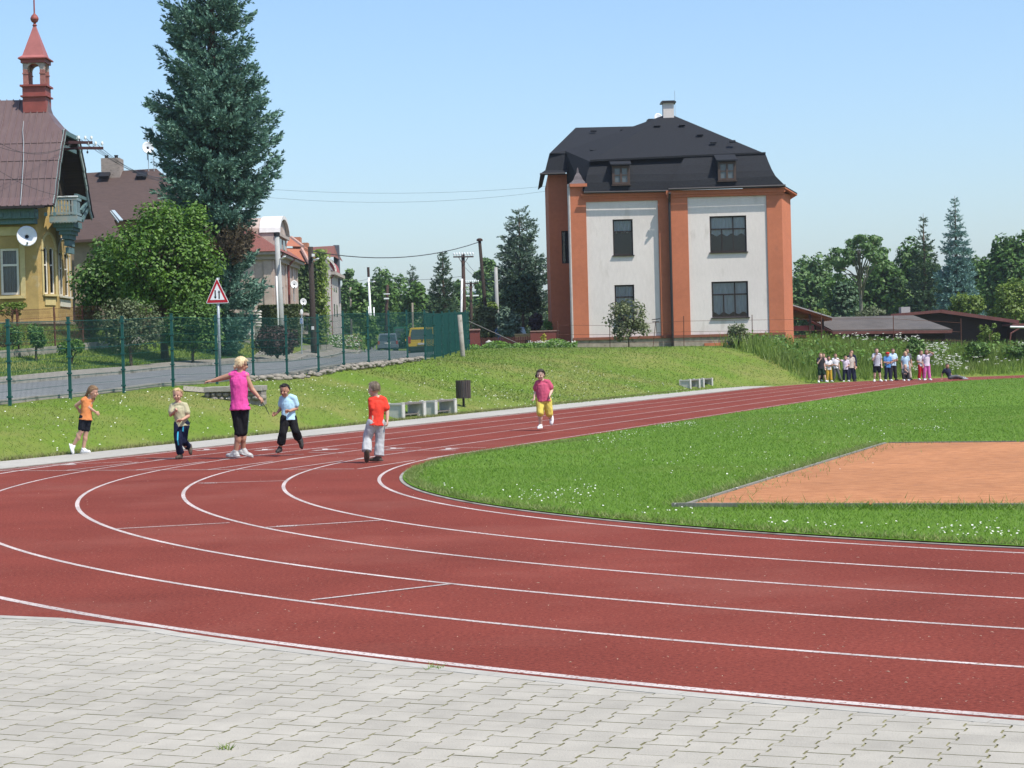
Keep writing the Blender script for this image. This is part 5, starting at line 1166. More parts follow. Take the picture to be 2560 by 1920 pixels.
def tree(name, label, cat, X, Y, z0, ctr, rad, m, nclump=30, per=90, leaf=0.16, seed=1, crad=0.34, trunk_r=None, bark=None, group=None, shell=0.55, flat=1.0, gaps=0.0, limbs=8, base_fill=0.0, lean=0.0):
 """broadleaf tree or shrub: crown built of many leaf clumps inside an uneven ellipsoid"""
 g = np.random.default_rng(seed)
 root = thing(name, label, cat, (X, Y, z0), group)
 ctr = np.array(ctr, float); rad = np.array(rad, float)
 d = unit(g.normal(size=(nclump * 3, 3)))
 d = d[d[:, 2] > -0.75][:nclump]; n = len(d)
 lump = 1 + 0.16 * np.sin(d[:, 0] * 3.1 + seed) * np.cos(d[:, 1] * 2.7 + seed * .7) + g.uniform(-.12, .08, n)
 rr = shell + (1 - shell) * np.sqrt(g.uniform(0, 1, n))
 cr = crad * g.uniform(0.65, 1.25, n) * rad.min()
 pos = ctr + d * (rad - .8 * crad * rad.min()) * (rr * lump)[:, None]
 pos[:, 2] = np.maximum(pos[:, 2], z0 + 0.15 * cr)
 Cs, Ns = [], []
 for i in range(n):
  k = int(per * (cr[i] / (crad * rad.min())) ** 2 * (0.6 + 0.4 * g.uniform()))
  q = unit(g.normal(size=(k, 3))); q[:, 2] *= flat; rad_i = cr[i] * g.uniform(0.25, 1, k) ** 0.45
  off = q * rad_i[:, None]; Cs.append(pos[i] + off)
  Ns.append(unit(unit(off) * 0.75 + np.array((0.0, 0, 0.55)) + g.normal(size=(k, 3)) * 0.45))
 if base_fill:   # loose leaves through the middle
  k = int(per * n * base_fill); q = unit(g.normal(size=(k, 3))); Cs.append(ctr + q * rad * (g.uniform(0, 1, k) ** 0.5)[:, None] * 0.8); Ns.append(unit(q + np.array((0, 0, .5)) + g.normal(size=(k, 3)) * .6))
 C = np.concatenate(Cs); N = np.concatenate(Ns)
 keep = C[:, 2] > z0 + 0.02; C, N = C[keep], N[keep]
 c, a, b = leaves_at(g, C, N, leaf * g.uniform(0.65, 1.3, len(C)))
 quads('crown', c, a, b, m, root)
 tr = MB(); H = ctr[2] - z0; t_r = trunk_r or max(0.04, 0.045 * (H + rad[2]) * .5)
 top = Vector((ctr[0], ctr[1], ctr[2] + rad[2] * 0.25)); b0 = Vector((X + lean, Y, z0 - 0.3))
 mid = b0.lerp(top, 0.5) + Vector((g.uniform(-.1, .1), g.uniform(-.1, .1), 0)) * rad[0] * .4
 tr.tube([b0, b0.lerp(mid, .5), mid, mid.lerp(top, .6), top], [t_r * 1.25, t_r, t_r * .8, t_r * .55, t_r * .2], 7)
 for i in list(range(n))[:limbs]:
  p = Vector(pos[i]); s = b0.lerp(top, g.uniform(.35, .75)); s = Vector((s.x * .5 + mid.x * .5, s.y * .5 + mid.y * .5, s.z))
  k = s.lerp(p, .5) + Vector((0, 0, rad[2] * .08)); tr.tube([s, k, p], [t_r * .45, t_r * .28, t_r * .08], 5)
 tr.build('trunk', bark or M_bark, root, smooth=True)
 return root
def px_tree(name, label, cat, px0, px1, pyt, pyb, d, m, ry=None, **kw):
 """crown bounds read off the photograph at distance d -> real centre, radii and ground point"""
 pm = (px0 + px1) / 2; t, b = P(pm, pyt, d), P(pm, pyb, d); w = (px1 - px0) / 2 * d / FPX
 X = (t.x + b.x) / 2; z0 = T(X, d)
 zb = b.z if not kw.pop('to_ground', False) else min(b.z, z0 + .2)
 h = (t.z - zb) / 2
 return tree(name, label, cat, X, d, z0, (X, d, zb + h), (w, ry or w * .9, h), m, **kw)
def conifer(name, label, X, Y, z0, zt, rad, m, whorls=26, per=7, samples=70, tw=(0.30, 0.085), seed=1, droop=0.35, up=0.30, prof=None, lat=0.42, zstart=None, gap=0.0, bark=None, group=None, brown=None, cat='tree', rough=0.25):
 g = np.random.default_rng(seed)
 root = thing(name, label, cat, (X, Y, z0), group)
 tr = MB(); tr.tube([(X, Y, z0 - .3), (X, Y, z0 + (zt - z0) * .5), (X, Y, zt)], [0.022 * (zt - z0) + .04, 0.012 * (zt - z0) + .02, 0.01], 8); trunk = tr.build('trunk', bark or M_bark, root, smooth=True)
 zs = zstart if zstart is not None else z0 + .3
 prof = prof or (lambda t: (1 - t) ** 0.8 * (0.75 + 0.25 * min(1, t * 6)))
 Cs, As, Bs = [], [], []; bc = []
 br = MB(); ang = 0
 for i in range(whorls):
  t = (i + g.uniform(-.3, .3)) / whorls; t = max(0, min(.995, t)); z = zs + (zt - zs) * t
  n = per if t < .8 else max(4, per - 2)
  for k in range(n):
   if g.uniform() < gap: continue
   ang += 2.399 + g.uniform(-.35, .35); L = rad * prof(t) * g.uniform(1 - rough * 1.4, 1 + rough * .55); L = max(L, 0.12)
   o = np.array((math.cos(ang), math.sin(ang), 0.0)); s_ = np.array((-math.sin(ang), math.cos(ang), 0.0)); zz = z + g.uniform(-.4, .4) * (zt - zs) / whorls
   na = max(3, int(samples / 9 * (L / rad) ** 1.3)); s = g.uniform(0.03, 1, na) ** 0.8; side = g.uniform(-1, 1, na); side = np.sign(side) * np.abs(side) ** 0.8
   dr = droop * L * (0.4 + .6 * (1 - t)); ri = up * L * (0.25 + .75 * g.uniform())
   zsp = -dr * s + ri * np.clip((s - .45) / .55, 0, 1) ** 2 * 1.1 + (0.25 * L * s if t > .75 else 0)
   w = lat * L * (1 - s * .72) * np.minimum(1, .25 + s * 2.5) + .04 * L; hang = g.uniform(0, 1, na)
   pos = np.array((X, Y, zz)) + o * (L * s)[:, None] + s_ * (side * w)[:, None]; pos[:, 2] += zsp - np.abs(side) * w * .25 - hang ** 2 * .16 * L * .5
   dirv = unit(o * (0.7 + .3 * s)[:, None] + s_ * (side * .7)[:, None] + np.array((0, 0, 1.0)) * (g.normal(0.35, .3, na) - hang * .5 + np.clip(s - .55, 0, 1) * 1.3)[:, None])
   m9 = 16; sc_ = min(1.0, .38 + .9 * L / rad); pos = np.repeat(pos, m9, 0); dirv = np.repeat(dirv, m9, 0); K = len(pos); al = g.uniform(0, 1, K)      # each twig is a small bottle brush of needles
   radv = unit(g.normal(size=(K, 3))); radv = unit(radv - dirv * (radv * dirv).sum(1)[:, None]); tl = tw[0] * 1.35 * sc_
   pos = pos + dirv * (al * tl)[:, None] + radv * (tw[1] * .75 * sc_ * (1.15 - al))[:, None]; dv = unit(dirv + radv * .75)
   nn = unit(radv + np.array((0, 0, .35)) + g.normal(size=(K, 3)) * .25); b = unit(np.cross(dv, nn)); ll = tw[0] * sc_ * g.uniform(.35, .65, K) * .5; ww = tw[1] * sc_ * g.uniform(.32, .62, K) * .5
   Cs += [pos]; As += [dv * ll[:, None]]; Bs += [b * ww[:, None]]
   sp = [Vector(np.array((X, Y, zz)) + o * (L * q) + np.array((0, 0, -dr * q + ri * max(0, (q - .45) / .55) ** 2))) for q in (0, .5, .95)]
   br.tube(sp, [.018 + .008 * L, .012 + .004 * L, .004], 4, cap=False)
   if brown and brown[0] < zz < brown[1] and math.cos(ang - brown[2]) > .1: bc.append(len(Cs) - 1)
 C, A, B = map(np.concatenate, (Cs, As, Bs))
 keep = C[:, 2] > z0 + .03; 
 if bc:
  sel = np.zeros(len(C), bool); st = 0; lens = [len(c) for c in Cs]; cum = np.cumsum([0] + lens)
  for i in bc: 
   sel[cum[i]:cum[i + 1]] = True
  quads('dead_twigs', C[sel & keep], A[sel & keep], B[sel & keep], leafmat('brown_twigs', (0.06, 0.05, 0.03), (0.15, 0.115, 0.07)), root)
  keep = keep & ~sel
 quads('crown', C[keep], A[keep], B[keep], m, root)
 br.build('branches', bark or M_bark, root)
 return root
def px_conifer(name, label, px, pyt, d, halfw, m, pybase=None, **kw):
 t = P(px, pyt, d); pb = P(px + (880 - pyt) * 0.0264, 880, d); X = (t.x * .3 + pb.x * .7); z0 = T(X, d)
 return conifer(name, label, X, d, z0, t.z, halfw * d / FPX, m, **kw)
L_green = leafmat('fresh_green_leaves', (0.035, 0.105, 0.008), (0.125, 0.245, 0.022), .3)
L_mid = leafmat('mid_green_leaves', (0.036, 0.097, 0.015), (0.106, 0.209, 0.030))
L_dark = leafmat('dark_green_leaves', (0.032, 0.087, 0.018), (0.097, 0.198, 0.033))
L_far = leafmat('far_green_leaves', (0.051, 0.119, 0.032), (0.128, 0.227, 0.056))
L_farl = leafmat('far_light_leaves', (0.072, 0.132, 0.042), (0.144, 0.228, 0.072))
L_yel = leafmat('yellow_green_leaves', (0.07, 0.13, 0.015), (0.18, 0.26, 0.03), .3)
L_grey = leafmat('grey_green_leaves', (0.06, 0.085, 0.035), (0.14, 0.18, 0.075))
L_will = leafmat('willow_leaves', (0.075, 0.10, 0.04), (0.19, 0.22, 0.10))
L_red = leafmat('dark_red_leaves', (0.030, 0.014, 0.014), (0.075, 0.028, 0.026))
L_purple = leafmat('purple_leaves', (0.03, 0.015, 0.02), (0.08, 0.045, 0.05))
L_spruce = leafmat('blue_spruce_needles', (.048, .122, .090), (.160, .295, .215), .12)
L_blue = leafmat('silver_spruce_needles', (0.076, 0.162, 0.145), (0.221, 0.365, 0.332), .12)
L_sprd = leafmat('dark_spruce_needles', (0.027, 0.065, 0.033), (0.088, 0.154, 0.068), .12)
L_sprm = leafmat('grey_spruce_needles', (0.048, 0.099, 0.067), (0.160, 0.232, 0.160), .12)
L_ivy = leafmat('ivy_leaves', (0.018, 0.055, 0.008), (0.075, 0.14, 0.018))
z_t = 19.6
conifer('spruce_tree', 'very tall blue green spruce reaching out of the top of the picture', -10.95, 73.5, T(-10.95, 73.5), z_t, 2.3, L_spruce, whorls=36, per=9, samples=640, tw=(0.34, 0.14), seed=5,
  droop=.50, up=.70, prof=lambda t: (0.48 + .57 * min(1, t * 2.2)) * (1 if t < .38 else (1 - (t - .38) / .62) ** .66), lat=.30, brown=(5.8, 6.6, -.4), rough=.36)
px_tree('broadleaf_tree', 'large fresh green leafy tree in front of the tall spruce', 'tree', 258, 556, 484, 840, 66.5, L_green, ry=2.0, nclump=120, per=210, leaf=.068, seed=3, crad=.24, shell=.5, base_fill=.12, limbs=14)
px_tree('broadleaf_tree', 'shadier green tree beside the yellow villa wall', 'tree', 172, 372, 590, 808, 69, L_mid, ry=1.4, nclump=50, per=170, leaf=.085, seed=8, crad=.32, shell=.5, base_fill=.1)
px_tree('shrub', 'pale grey green shrub below the large leafy tree', 'shrub', 225, 425, 726, 815, 62.5, L_grey, ry=.8, nclump=34, per=110, leaf=.05, seed=9, crad=.42, base_fill=.5, to_ground=True)
px_tree('shrub', 'dark green shrubs closing the gap below the large leafy tree', 'shrub', 385, 575, 735, 850, 65.3, L_mid, ry=.8, nclump=44, per=150, leaf=.06, seed=19, crad=.40, base_fill=.4, to_ground=True)
px_tree('shrub', 'dark green bushes between the villa corner and the pale shrub', 'shrub', 182, 262, 745, 850, 70, L_mid, ry=.7, nclump=30, per=140, leaf=.06, seed=20, crad=.42, base_fill=.4, to_ground=True)
px_tree('barberry_bush', 'round dark red barberry bush at the roadside', 'bush', 636, 752, 808, 902, 74, L_red, ry=.85, nclump=40, per=150, leaf=.05, seed=10, crad=.38, shell=.5, base_fill=.15, to_ground=True)
px_tree('shrub', 'low dark green shrub at the left picture edge behind the old fence', 'shrub', -20, 60, 800, 880, 61.5, L_mid, ry=.6, nclump=20, per=100, leaf=.045, seed=12, crad=.45, to_ground=True)
px_tree('shrub', 'green garden shrub below the corner of the villa', 'shrub', 58, 118, 803, 868, 61, L_mid, ry=.5, nclump=20, per=110, leaf=.045, seed=13, crad=.45, to_ground=True)
px_tree('vine', 'yellow green vine spreading at the foot of the villa wall', 'vine', -20, 78, 752, 795, 70.0, L_yel, ry=.25, nclump=26, per=60, leaf=.045, seed=14, crad=.35)
px_tree('shrub', 'low leafy garden plants behind the old fence right of the villa corner', 'shrub', 140, 215, 845, 872, 61.5, L_green, ry=.4, nclump=18, per=80, leaf=.04, seed=15, crad=.5, to_ground=True)
px_tree('broadleaf_tree', 'big round tree in the gap beyond the road', 'tree', 893, 1030, 655, 860, 205, L_far, ry=2.6, nclump=55, per=85, leaf=.24, seed=21, crad=.30, base_fill=.2)
px_tree('broadleaf_tree', 'slim dark tree next to the far grey house', 'tree', 845, 900, 662, 860, 190, L_far, nclump=30, per=85, leaf=.22, seed=22, crad=.45, base_fill=.2)
px_tree('broadleaf_tree', 'low spreading dark tree behind the green fence', 'tree', 868, 935, 706, 830, 158, L_mid, nclump=30, per=90, leaf=.18, seed=23, crad=.42, base_fill=.2)
px_tree('broadleaf_tree', 'yellowish green tree left of the dark fir', 'tree', 995, 1090, 690, 870, 180, L_mid, nclump=45, per=90, leaf=.2, seed=24, crad=.34, base_fill=.2)
px_tree('broadleaf_tree', 'green tree between the dark fir and the tarred pole', 'tree', 1118, 1170, 696, 870, 186, L_far, nclump=28, per=90, leaf=.2, seed=25, crad=.45, base_fill=.2)
px_tree('broadleaf_tree', 'tall bluish tree behind the leaning pole', 'tree', 1172, 1262, 636, 860, 192, L_far, nclump=45, per=90, leaf=.22, seed=26, crad=.34, base_fill=.2)
px_tree('broadleaf_tree', 'small distant tree filling the gap behind the white lamp pole', 'tree', 935, 1000, 690, 860, 178, L_mid, nclump=30, per=90, leaf=.2, seed=27, crad=.4, base_fill=.2)
px_tree('bush', 'green bush at the bend of the road behind the fence', 'bush', 900, 948, 780, 884, 140, L_green, nclump=30, per=90, leaf=.13, seed=28, crad=.4, base_fill=.2, to_ground=True)
px_tree('bush', 'dark bushes under the far trees beside the cars', 'bush', 985, 1150, 800, 880, 172, L_dark, nclump=45, per=90, leaf=.16, seed=29, crad=.5, base_fill=.3, to_ground=True)
px_conifer('fir_tree', 'dark fir tree with pointed top above the parked cars', 1106, 627, 152, 54, L_sprd, whorls=24, per=7, samples=110, tw=(.6, .26), seed=31, droop=.25, up=.35, prof=lambda t: (1 - t) ** .85)
px_conifer('spruce_tree', 'tiny distant spruce top above the round tree', 1030, 662, 235, 26, L_sprd, whorls=18, per=6, samples=40, tw=(.7, .3), seed=32)
px_conifer('spruce_tree', 'grey green spruce close to the left side of the orange house', 1297, 520, 124, 82, L_sprm, whorls=26, per=8, samples=210, tw=(.44, .19), seed=33, droop=.40, up=.55, prof=lambda t: (1 - t) ** .45 * (.85 + .15 * min(1, t * 5)), rough=.34, lat=.5)
px_tree('pine_tree', 'dark bushy pine in front of the grey green spruce', 'tree', 1262, 1352, 680, 800, 112, L_sprd, nclump=34, per=120, leaf=.12, seed=34, crad=.4, base_fill=.2)
px_tree('juniper', 'blue grey juniper bush by the end of the green fence', 'bush', 1172, 1248, 755, 840, 106, L_grey, nclump=34, per=110, leaf=.09, seed=35, crad=.4, base_fill=.2, to_ground=True)
px_tree('juniper', 'dull green juniper bush below the dark pine', 'bush', 1240, 1310, 760, 850, 104, L_sprm, nclump=34, per=110, leaf=.09, seed=36, crad=.4, base_fill=.2, to_ground=True)
px_tree('bush', 'yellow green bush behind the leaning pole', 'bush', 1205, 1245, 752, 790, 116, L_yel, nclump=20, per=80, leaf=.09, seed=37, crad=.5)
px_tree('shrub', 'purple leaved shrub by the red garden wall', 'shrub', 1318, 1360, 780, 836, 104, L_purple, nclump=22, per=80, leaf=.07, seed=38, crad=.45, base_fill=.1)
px_tree('thuja', 'small bright green thuja beside the orange house', 'shrub', 1358, 1384, 798, 832, 103, L_green, nclump=16, per=90, leaf=.06, seed=39, crad=.55)
px_tree('shrub', 'small golden conifer among white flowers', 'shrub', 1352, 1367, 832, 866, 98, leafmat('golden_needles', (.25, .24, .02), (.45, .42, .05)), nclump=16, per=60, leaf=.045, seed=40, crad=.6, to_ground=True)
px_tree('willow_shrub', 'large loose willow shrub in front of the lower left window of the orange house', 'shrub', 1499, 1642, 728, 872, 96.5, L_will, ry=1.1, nclump=46, per=60, leaf=.075, seed=41, crad=.27, shell=.35, limbs=40, trunk_r=.035, to_ground=True, base_fill=.10)
px_tree('willow_shrub', 'smaller willow shrub below the lower right window of the orange house', 'shrub', 1808, 1880, 796, 872, 96.5, L_will, ry=.6, nclump=24, per=45, leaf=.07, seed=42, crad=.32, shell=.35, limbs=24, trunk_r=.025, to_ground=True, base_fill=.06)
px_tree('broadleaf_tree', 'pale airy tree close to the right corner of the orange house', 'tree', 1965, 2052, 606, 880, 190, L_farl, nclump=30, per=55, leaf=.17, seed=51, crad=.34)
px_tree('broadleaf_tree', 'dense green tree behind the carport roof', 'tree', 1950, 2075, 655, 880, 168, L_far, nclump=50, per=90, leaf=.2, seed=52, crad=.36, base_fill=.25)
px_tree('locust_tree', 'wide locust tree with umbrella like crown layers', 'tree', 2060, 2238, 566, 720, 156, L_far, ry=2.6, nclump=48, per=95, leaf=.15, seed=53, crad=.24, shell=.6, flat=.5, limbs=16, trunk_r=.17, bark=M_bark_grey)
px_tree('broadleaf_tree', 'dark leafy mass of a tree below the locust crown', 'tree', 2040, 2230, 668, 880, 164, L_dark, ry=2.6, nclump=60, per=90, leaf=.2, seed=54, crad=.34, base_fill=.3)
px_tree('yew_tree', 'dark upright yew behind the low shed', 'tree', 2066, 2150, 684, 830, 130, L_sprd, nclump=40, per=110, leaf=.13, seed=55, crad=.36, base_fill=.3, to_ground=True)
px_tree('broadleaf_tree', 'dark tree behind the thin spruce', 'tree', 2212, 2360, 592, 880, 166, L_dark, ry=2.4, nclump=60, per=90, leaf=.2, seed=56, crad=.32, base_fill=.3)
px_conifer('spruce_tree', 'thin dark spruce left of the silver blue spruce', 2307, 533, 160, 50, L_sprd, whorls=24, per=6, samples=170, tw=(.5, .2), seed=57, droop=.2, up=.5, prof=lambda t: (1 - t) ** .8, gap=.15)
px_conifer('spruce_tree', 'silver blue spruce standing above the sheds', 2386, 489, 146, 66, L_blue, whorls=28, per=8, samples=300, tw=(.42, .19), seed=58, droop=.75, up=.35, prof=lambda t: (1 - t) ** .78, rough=.28, lat=.6)
px_tree('broadleaf_tree', 'large dark tree at the right picture edge', 'tree', 2440, 2620, 562, 880, 160, L_dark, ry=2.8, nclump=80, per=90, leaf=.2, seed=59, crad=.28, base_fill=.3)
px_tree('broadleaf_tree', 'dark low tree between the silver spruce and the edge trees', 'tree', 2330, 2470, 640, 880, 172, L_dark, ry=2.4, nclump=50, per=90, leaf=.2, seed=60, crad=.36, base_fill=.3)
px_tree('broadleaf_tree', 'sunlit tree top further back right of the orange house', 'tree', 2025, 2110, 640, 880, 182, L_farl, nclump=34, per=80, leaf=.2, seed=66, crad=.36, base_fill=.2)
px_tree('broadleaf_tree', 'middle sized dark tree between the locust and the thin spruce', 'tree', 2170, 2270, 632, 880, 163, L_dark, ry=2.4, nclump=40, per=90, leaf=.2, seed=70, crad=.36, base_fill=.3)
for i_, (a_, b_, t_, d_, l_) in enumerate(((1985, 2095, 628, 174, 'leafy green tree touching the left side of the locust'), (2150, 2255, 604, 172, 'tall leafy tree filling the space right of the locust'), (2245, 2330, 596, 176, 'green tree crown close behind the thin spruce tip'), (2395, 2500, 622, 171, 'green tree crown right behind the silver blue spruce'))):
 px_tree('broadleaf_tree', l_, 'tree', a_, b_, t_, 880, d_, L_dark if i_ % 2 else L_far, ry=2.4, nclump=54, per=95, leaf=.19, seed=120 + i_, crad=.33, base_fill=.4)
px_tree('bush', 'bright green bush behind the peak of the brown shed', 'bush', 2370, 2465, 722, 800, 124, L_yel, nclump=34, per=80, leaf=.10, seed=61, crad=.36, base_fill=.15)
px_tree('bush', 'tall yellow green bush at the right picture edge', 'bush', 2470, 2600, 686, 830, 123, L_yel, ry=1.5, nclump=44, per=90, leaf=.10, seed=62, crad=.32, base_fill=.15)
px_tree('bush', 'light green bush behind the low shed roof', 'bush', 2130, 2222, 764, 815, 121, L_grey, nclump=26, per=80, leaf=.09, seed=63, crad=.5, base_fill=.2)
px_tree('bush', 'yellow green bush behind the carport', 'bush', 2020, 2080, 768, 815, 121, L_yel, nclump=20, per=80, leaf=.09, seed=64, crad=.5, base_fill=.2)
px_tree('climbing_plant', 'yellow green climber on the brown shed wall', 'plant', 2438, 2508, 806, 868, 108, L_yel, ry=.5, nclump=24, per=50, leaf=.07, seed=65, crad=.34)
px_tree('shrub', 'dark green shrub in the weeds before the brown shed', 'shrub', 2406, 2476, 846, 900, 97.5, L_mid, ry=.6, nclump=26, per=90, leaf=.07, seed=67, crad=.42, base_fill=.2, to_ground=True)
px_tree('shrub', 'dark leafy shrub in the weeds above the striped shirts', 'shrub', 2258, 2318, 842, 890, 96.5, L_mid, ry=.5, nclump=22, per=90, leaf=.07, seed=68, crad=.45, base_fill=.2, to_ground=True)
px_tree('shrub', 'low green shrub at the right picture edge behind the track', 'shrub', 2500, 2590, 858, 915, 98, L_mid, ry=.6, nclump=26, per=90, leaf=.08, seed=69, crad=.42, base_fill=.2, to_ground=True)
for i_, (a_, b_, t_, d_, l_) in enumerate(((1960, 2100, 690, 205, 'shady tree deep in the wood behind the pale airy tree'), (2080, 2230, 680, 208, 'shady tree deep in the wood behind the locust'), (2200, 2340, 650, 206, 'shady tree deep in the wood behind the thin spruce'), (2320, 2460, 670, 210, 'shady tree deep in the wood behind the silver spruce'), (2430, 2600, 610, 212, 'tall shady tree deep in the wood at the right edge'),
  (800, 900, 712, 225, 'hazy tree behind the far grey house gable'), (960, 1110, 722, 228, 'hazy tree far behind the dark fir'), (1090, 1250, 716, 230, 'hazy tree far behind the two telegraph poles'), (1200, 1330, 690, 215, 'hazy tree far behind the grey green spruce'))):
 px_tree('broadleaf_tree', l_, 'tree', a_, b_, t_, 870, d_, L_far if i_ > 4 else L_dark, ry=3, nclump=44, per=80, leaf=.26, seed=90 + i_, crad=.36, base_fill=.35)
def ivy():
 X0, X1, Y0, ze = IVY; g = np.random.default_rng(77)
 root = thing('ivy', 'dark ivy covering the wall below the orange tiled roof', 'ivy', (X1 - 1, Y0 - .1, 2.6))
 n = 5200; x = g.uniform(-15.2, X1 + .05, n); z = g.uniform(2.6, ze + .1, n); C = np.stack([x, np.full(n, Y0 - .1) - g.uniform(0, .28, n), z], 1)
 N = unit(np.stack([g.normal(0.2, .5, n), g.normal(-1, .3, n), g.normal(.5, .4, n)], 1)); c, a, b = leaves_at(g, C, N, g.uniform(.08, .17, n)); quads('leaves', c, a, b, L_ivy, root)
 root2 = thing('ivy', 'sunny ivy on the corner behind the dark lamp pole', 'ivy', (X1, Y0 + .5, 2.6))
 n = 2200; z = g.uniform(2.6, ze + .9, n); C = np.stack([X1 + .15 + g.normal(0, .22, n), Y0 - .2 + g.uniform(-.2, 1.5, n), z], 1); N = unit(np.stack([g.normal(0.7, .5, n), g.normal(-.6, .4, n), g.normal(.5, .4, n)], 1)); c, a, b = leaves_at(g, C, N, g.uniform(.08, .17, n)); quads('leaves', c, a, b, L_yel, root2)  # sunlight on this ivy is put into the lighter yellow-green leaf colour
ivy()
def hedge():
 g = np.random.default_rng(78); x0, x1 = gx(650, 98), gx(750, 98); z1 = P(700, 763, 98).z; z0 = T(-12, 98)
 root = thing('hedge', 'clipped dark green hedge in front of the stucco house', 'hedge', ((x0 + x1) / 2, 98, z0))
 n = 9000; C = np.stack([g.uniform(x0, x1, n), g.uniform(97.6, 98.9, n), g.uniform(z0, z1, n)], 1); f = g.integers(0, 3, n)
 C[f == 0, 1] = 97.6 + np.abs(g.normal(0, .06, (f == 0).sum())); C[f == 1, 2] = z1 - np.abs(g.normal(0, .06, (f == 1).sum()))
 N = unit(np.where((f == 0)[:, None], np.array((0, -1, .3)), np.array((0, -.2, 1))) + g.normal(size=(n, 3)) * .5); c, a, b = leaves_at(g, C, N, g.uniform(.05, .10, n)); quads('leaves', c, a, b, leafmat('hedge_leaves', (.022, .045, .008), (.075, .105, .02)), root)
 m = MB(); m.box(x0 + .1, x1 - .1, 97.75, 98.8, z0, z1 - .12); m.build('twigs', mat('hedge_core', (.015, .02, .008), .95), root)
hedge()
                # -- grass, flowers, weeds
def blades(name, pts, h, w, lean, m, g, kind='stuff', label=None):
 n = len(pts); an = g.uniform(0, 2 * np.pi, n); hh = h * g.uniform(.55, 1.3, n); la = g.uniform(0, 2 * np.pi, n); ln = lean * hh * g.uniform(.2, 1.2, n)
 side = np.stack([np.cos(an), np.sin(an), np.zeros(n)], 1) * (w * g.uniform(.7, 1.3, n) / 2)[:, None]
 tip = pts + np.stack([np.cos(la) * ln, np.sin(la) * ln, hh], 1)
 V = np.empty((n, 3, 3), np.float32); V[:, 0] = pts - side; V[:, 1] = pts + side; V[:, 2] = tip
 o = npobj(name, npmesh(name, V.reshape(-1, 3), np.arange(3 * n).reshape(n, 3), mats=[m])); tag(o, label, kind=kind); return o
def in_view(x, y, m=0.07): return np.abs(x) < (0.2626 + m) * y + 0.6
def sample(n, x0, x1, y0, y1, g, dens):
 x = g.uniform(x0, x1, n); y = g.uniform(y0, y1, n); k = g.uniform(0, 1, n) < dens(x, y); return x[k], y[k]
L_lawn = leafmat('lawn_blades', (0.070, 0.165, 0.010), (0.165, 0.285, 0.026), .38, patch=(.45, (0.19, 0.26, 0.045), .50, .74))
L_bank = leafmat('bank_blades', (0.088, 0.165, 0.016), (0.165, 0.245, 0.032), .4, patch=(.30, (0.21, 0.22, 0.062), .46, .68))
L_weed = leafmat('weed_blades', (.125, .21, .025), (.24, .34, .055), .4, patch=(.5, (0.17, 0.20, 0.05), .55, .8))
gr = np.random.default_rng(5)
def lawn():
 P_ = []
 def add(n, y0, y1, x1):
  x = gr.uniform(-4, x1, n); y = gr.uniform(y0, y1, n)
  k = (radial(x, y) < R0 - .33) & in_view(x, y); u = (x - S0.x) * SA.x + (y - S0.y) * SA.y; v = (x - S0.x) * SV.x + (y - S0.y) * SV.y
  k &= ~((u > -.03) & (u < 12.03) & (v > -.05) & (v < 18)); return np.stack([x[k], y[k], np.full(k.sum(), .02)], 1)
 a = add(240000, 12, 27, 10.5); blades('lawn_grass', a, .027, .006, 1.4, L_lawn, gr, label='short green grass blades of the near lawn')
 a = add(180000, 27, 48, 16.5); blades('lawn_grass', a, .03, .010, 1.4, L_lawn, gr, label='green grass of the middle lawn')
 a = add(120000, 48, 92, 28); blades('lawn_grass', a, .034, .02, 1.4, L_lawn, gr, label='green grass of the far lawn')
 t = gr.uniform(0, 1, 16000); ang = R(75) + t * R(215); rr = R0 - .34 - np.abs(gr.normal(0, .10, len(t))); aa_, bb_ = rr * np.cos(ang), rr * np.sin(ang); x = CX + aa_ * TU[0] + bb_ * TN[0]; y = CY + aa_ * TU[1] + bb_ * TN[1]
 blades('fringe_grass', np.stack([x, y, np.full(len(x), .02)], 1), .05, .009, 1.4, leafmat('fringe_blades', (.12, .20, .03), (.27, .30, .09), .35), gr, label='ragged longer grass along the kerb')
 v = gr.uniform(0, 18, 12000); u = -np.abs(gr.normal(0, .18, len(v))) - .04 + (gr.uniform(0, 1, len(v)) < .05) * .25; x = S0.x + SA.x * u + SV.x * v; y = S0.y + SA.y * u + SV.y * v
 k = (v > .5); blades('fringe_grass', np.stack([x[k], y[k], np.full(k.sum(), .02)], 1), .065, .009, 1.6, L_lawn, gr, label='long grass leaning over the near edge of the clay court')
 v = np.abs(gr.normal(0, .12, 5000)); u = gr.uniform(0, 12, len(v)); x = S0.x + SA.x * u - SV.x * (v + .06); y = S0.y + SA.y * u - SV.y * (v + .06); blades('fringe_grass', np.stack([x, y, np.full(len(x), .02)], 1), .07, .009, 1.2, leafmat('fringe_blades', (.09, .14, .02), (.24, .26, .08), .3), gr, label='pale grass along the left boards of the clay court')
lawn()
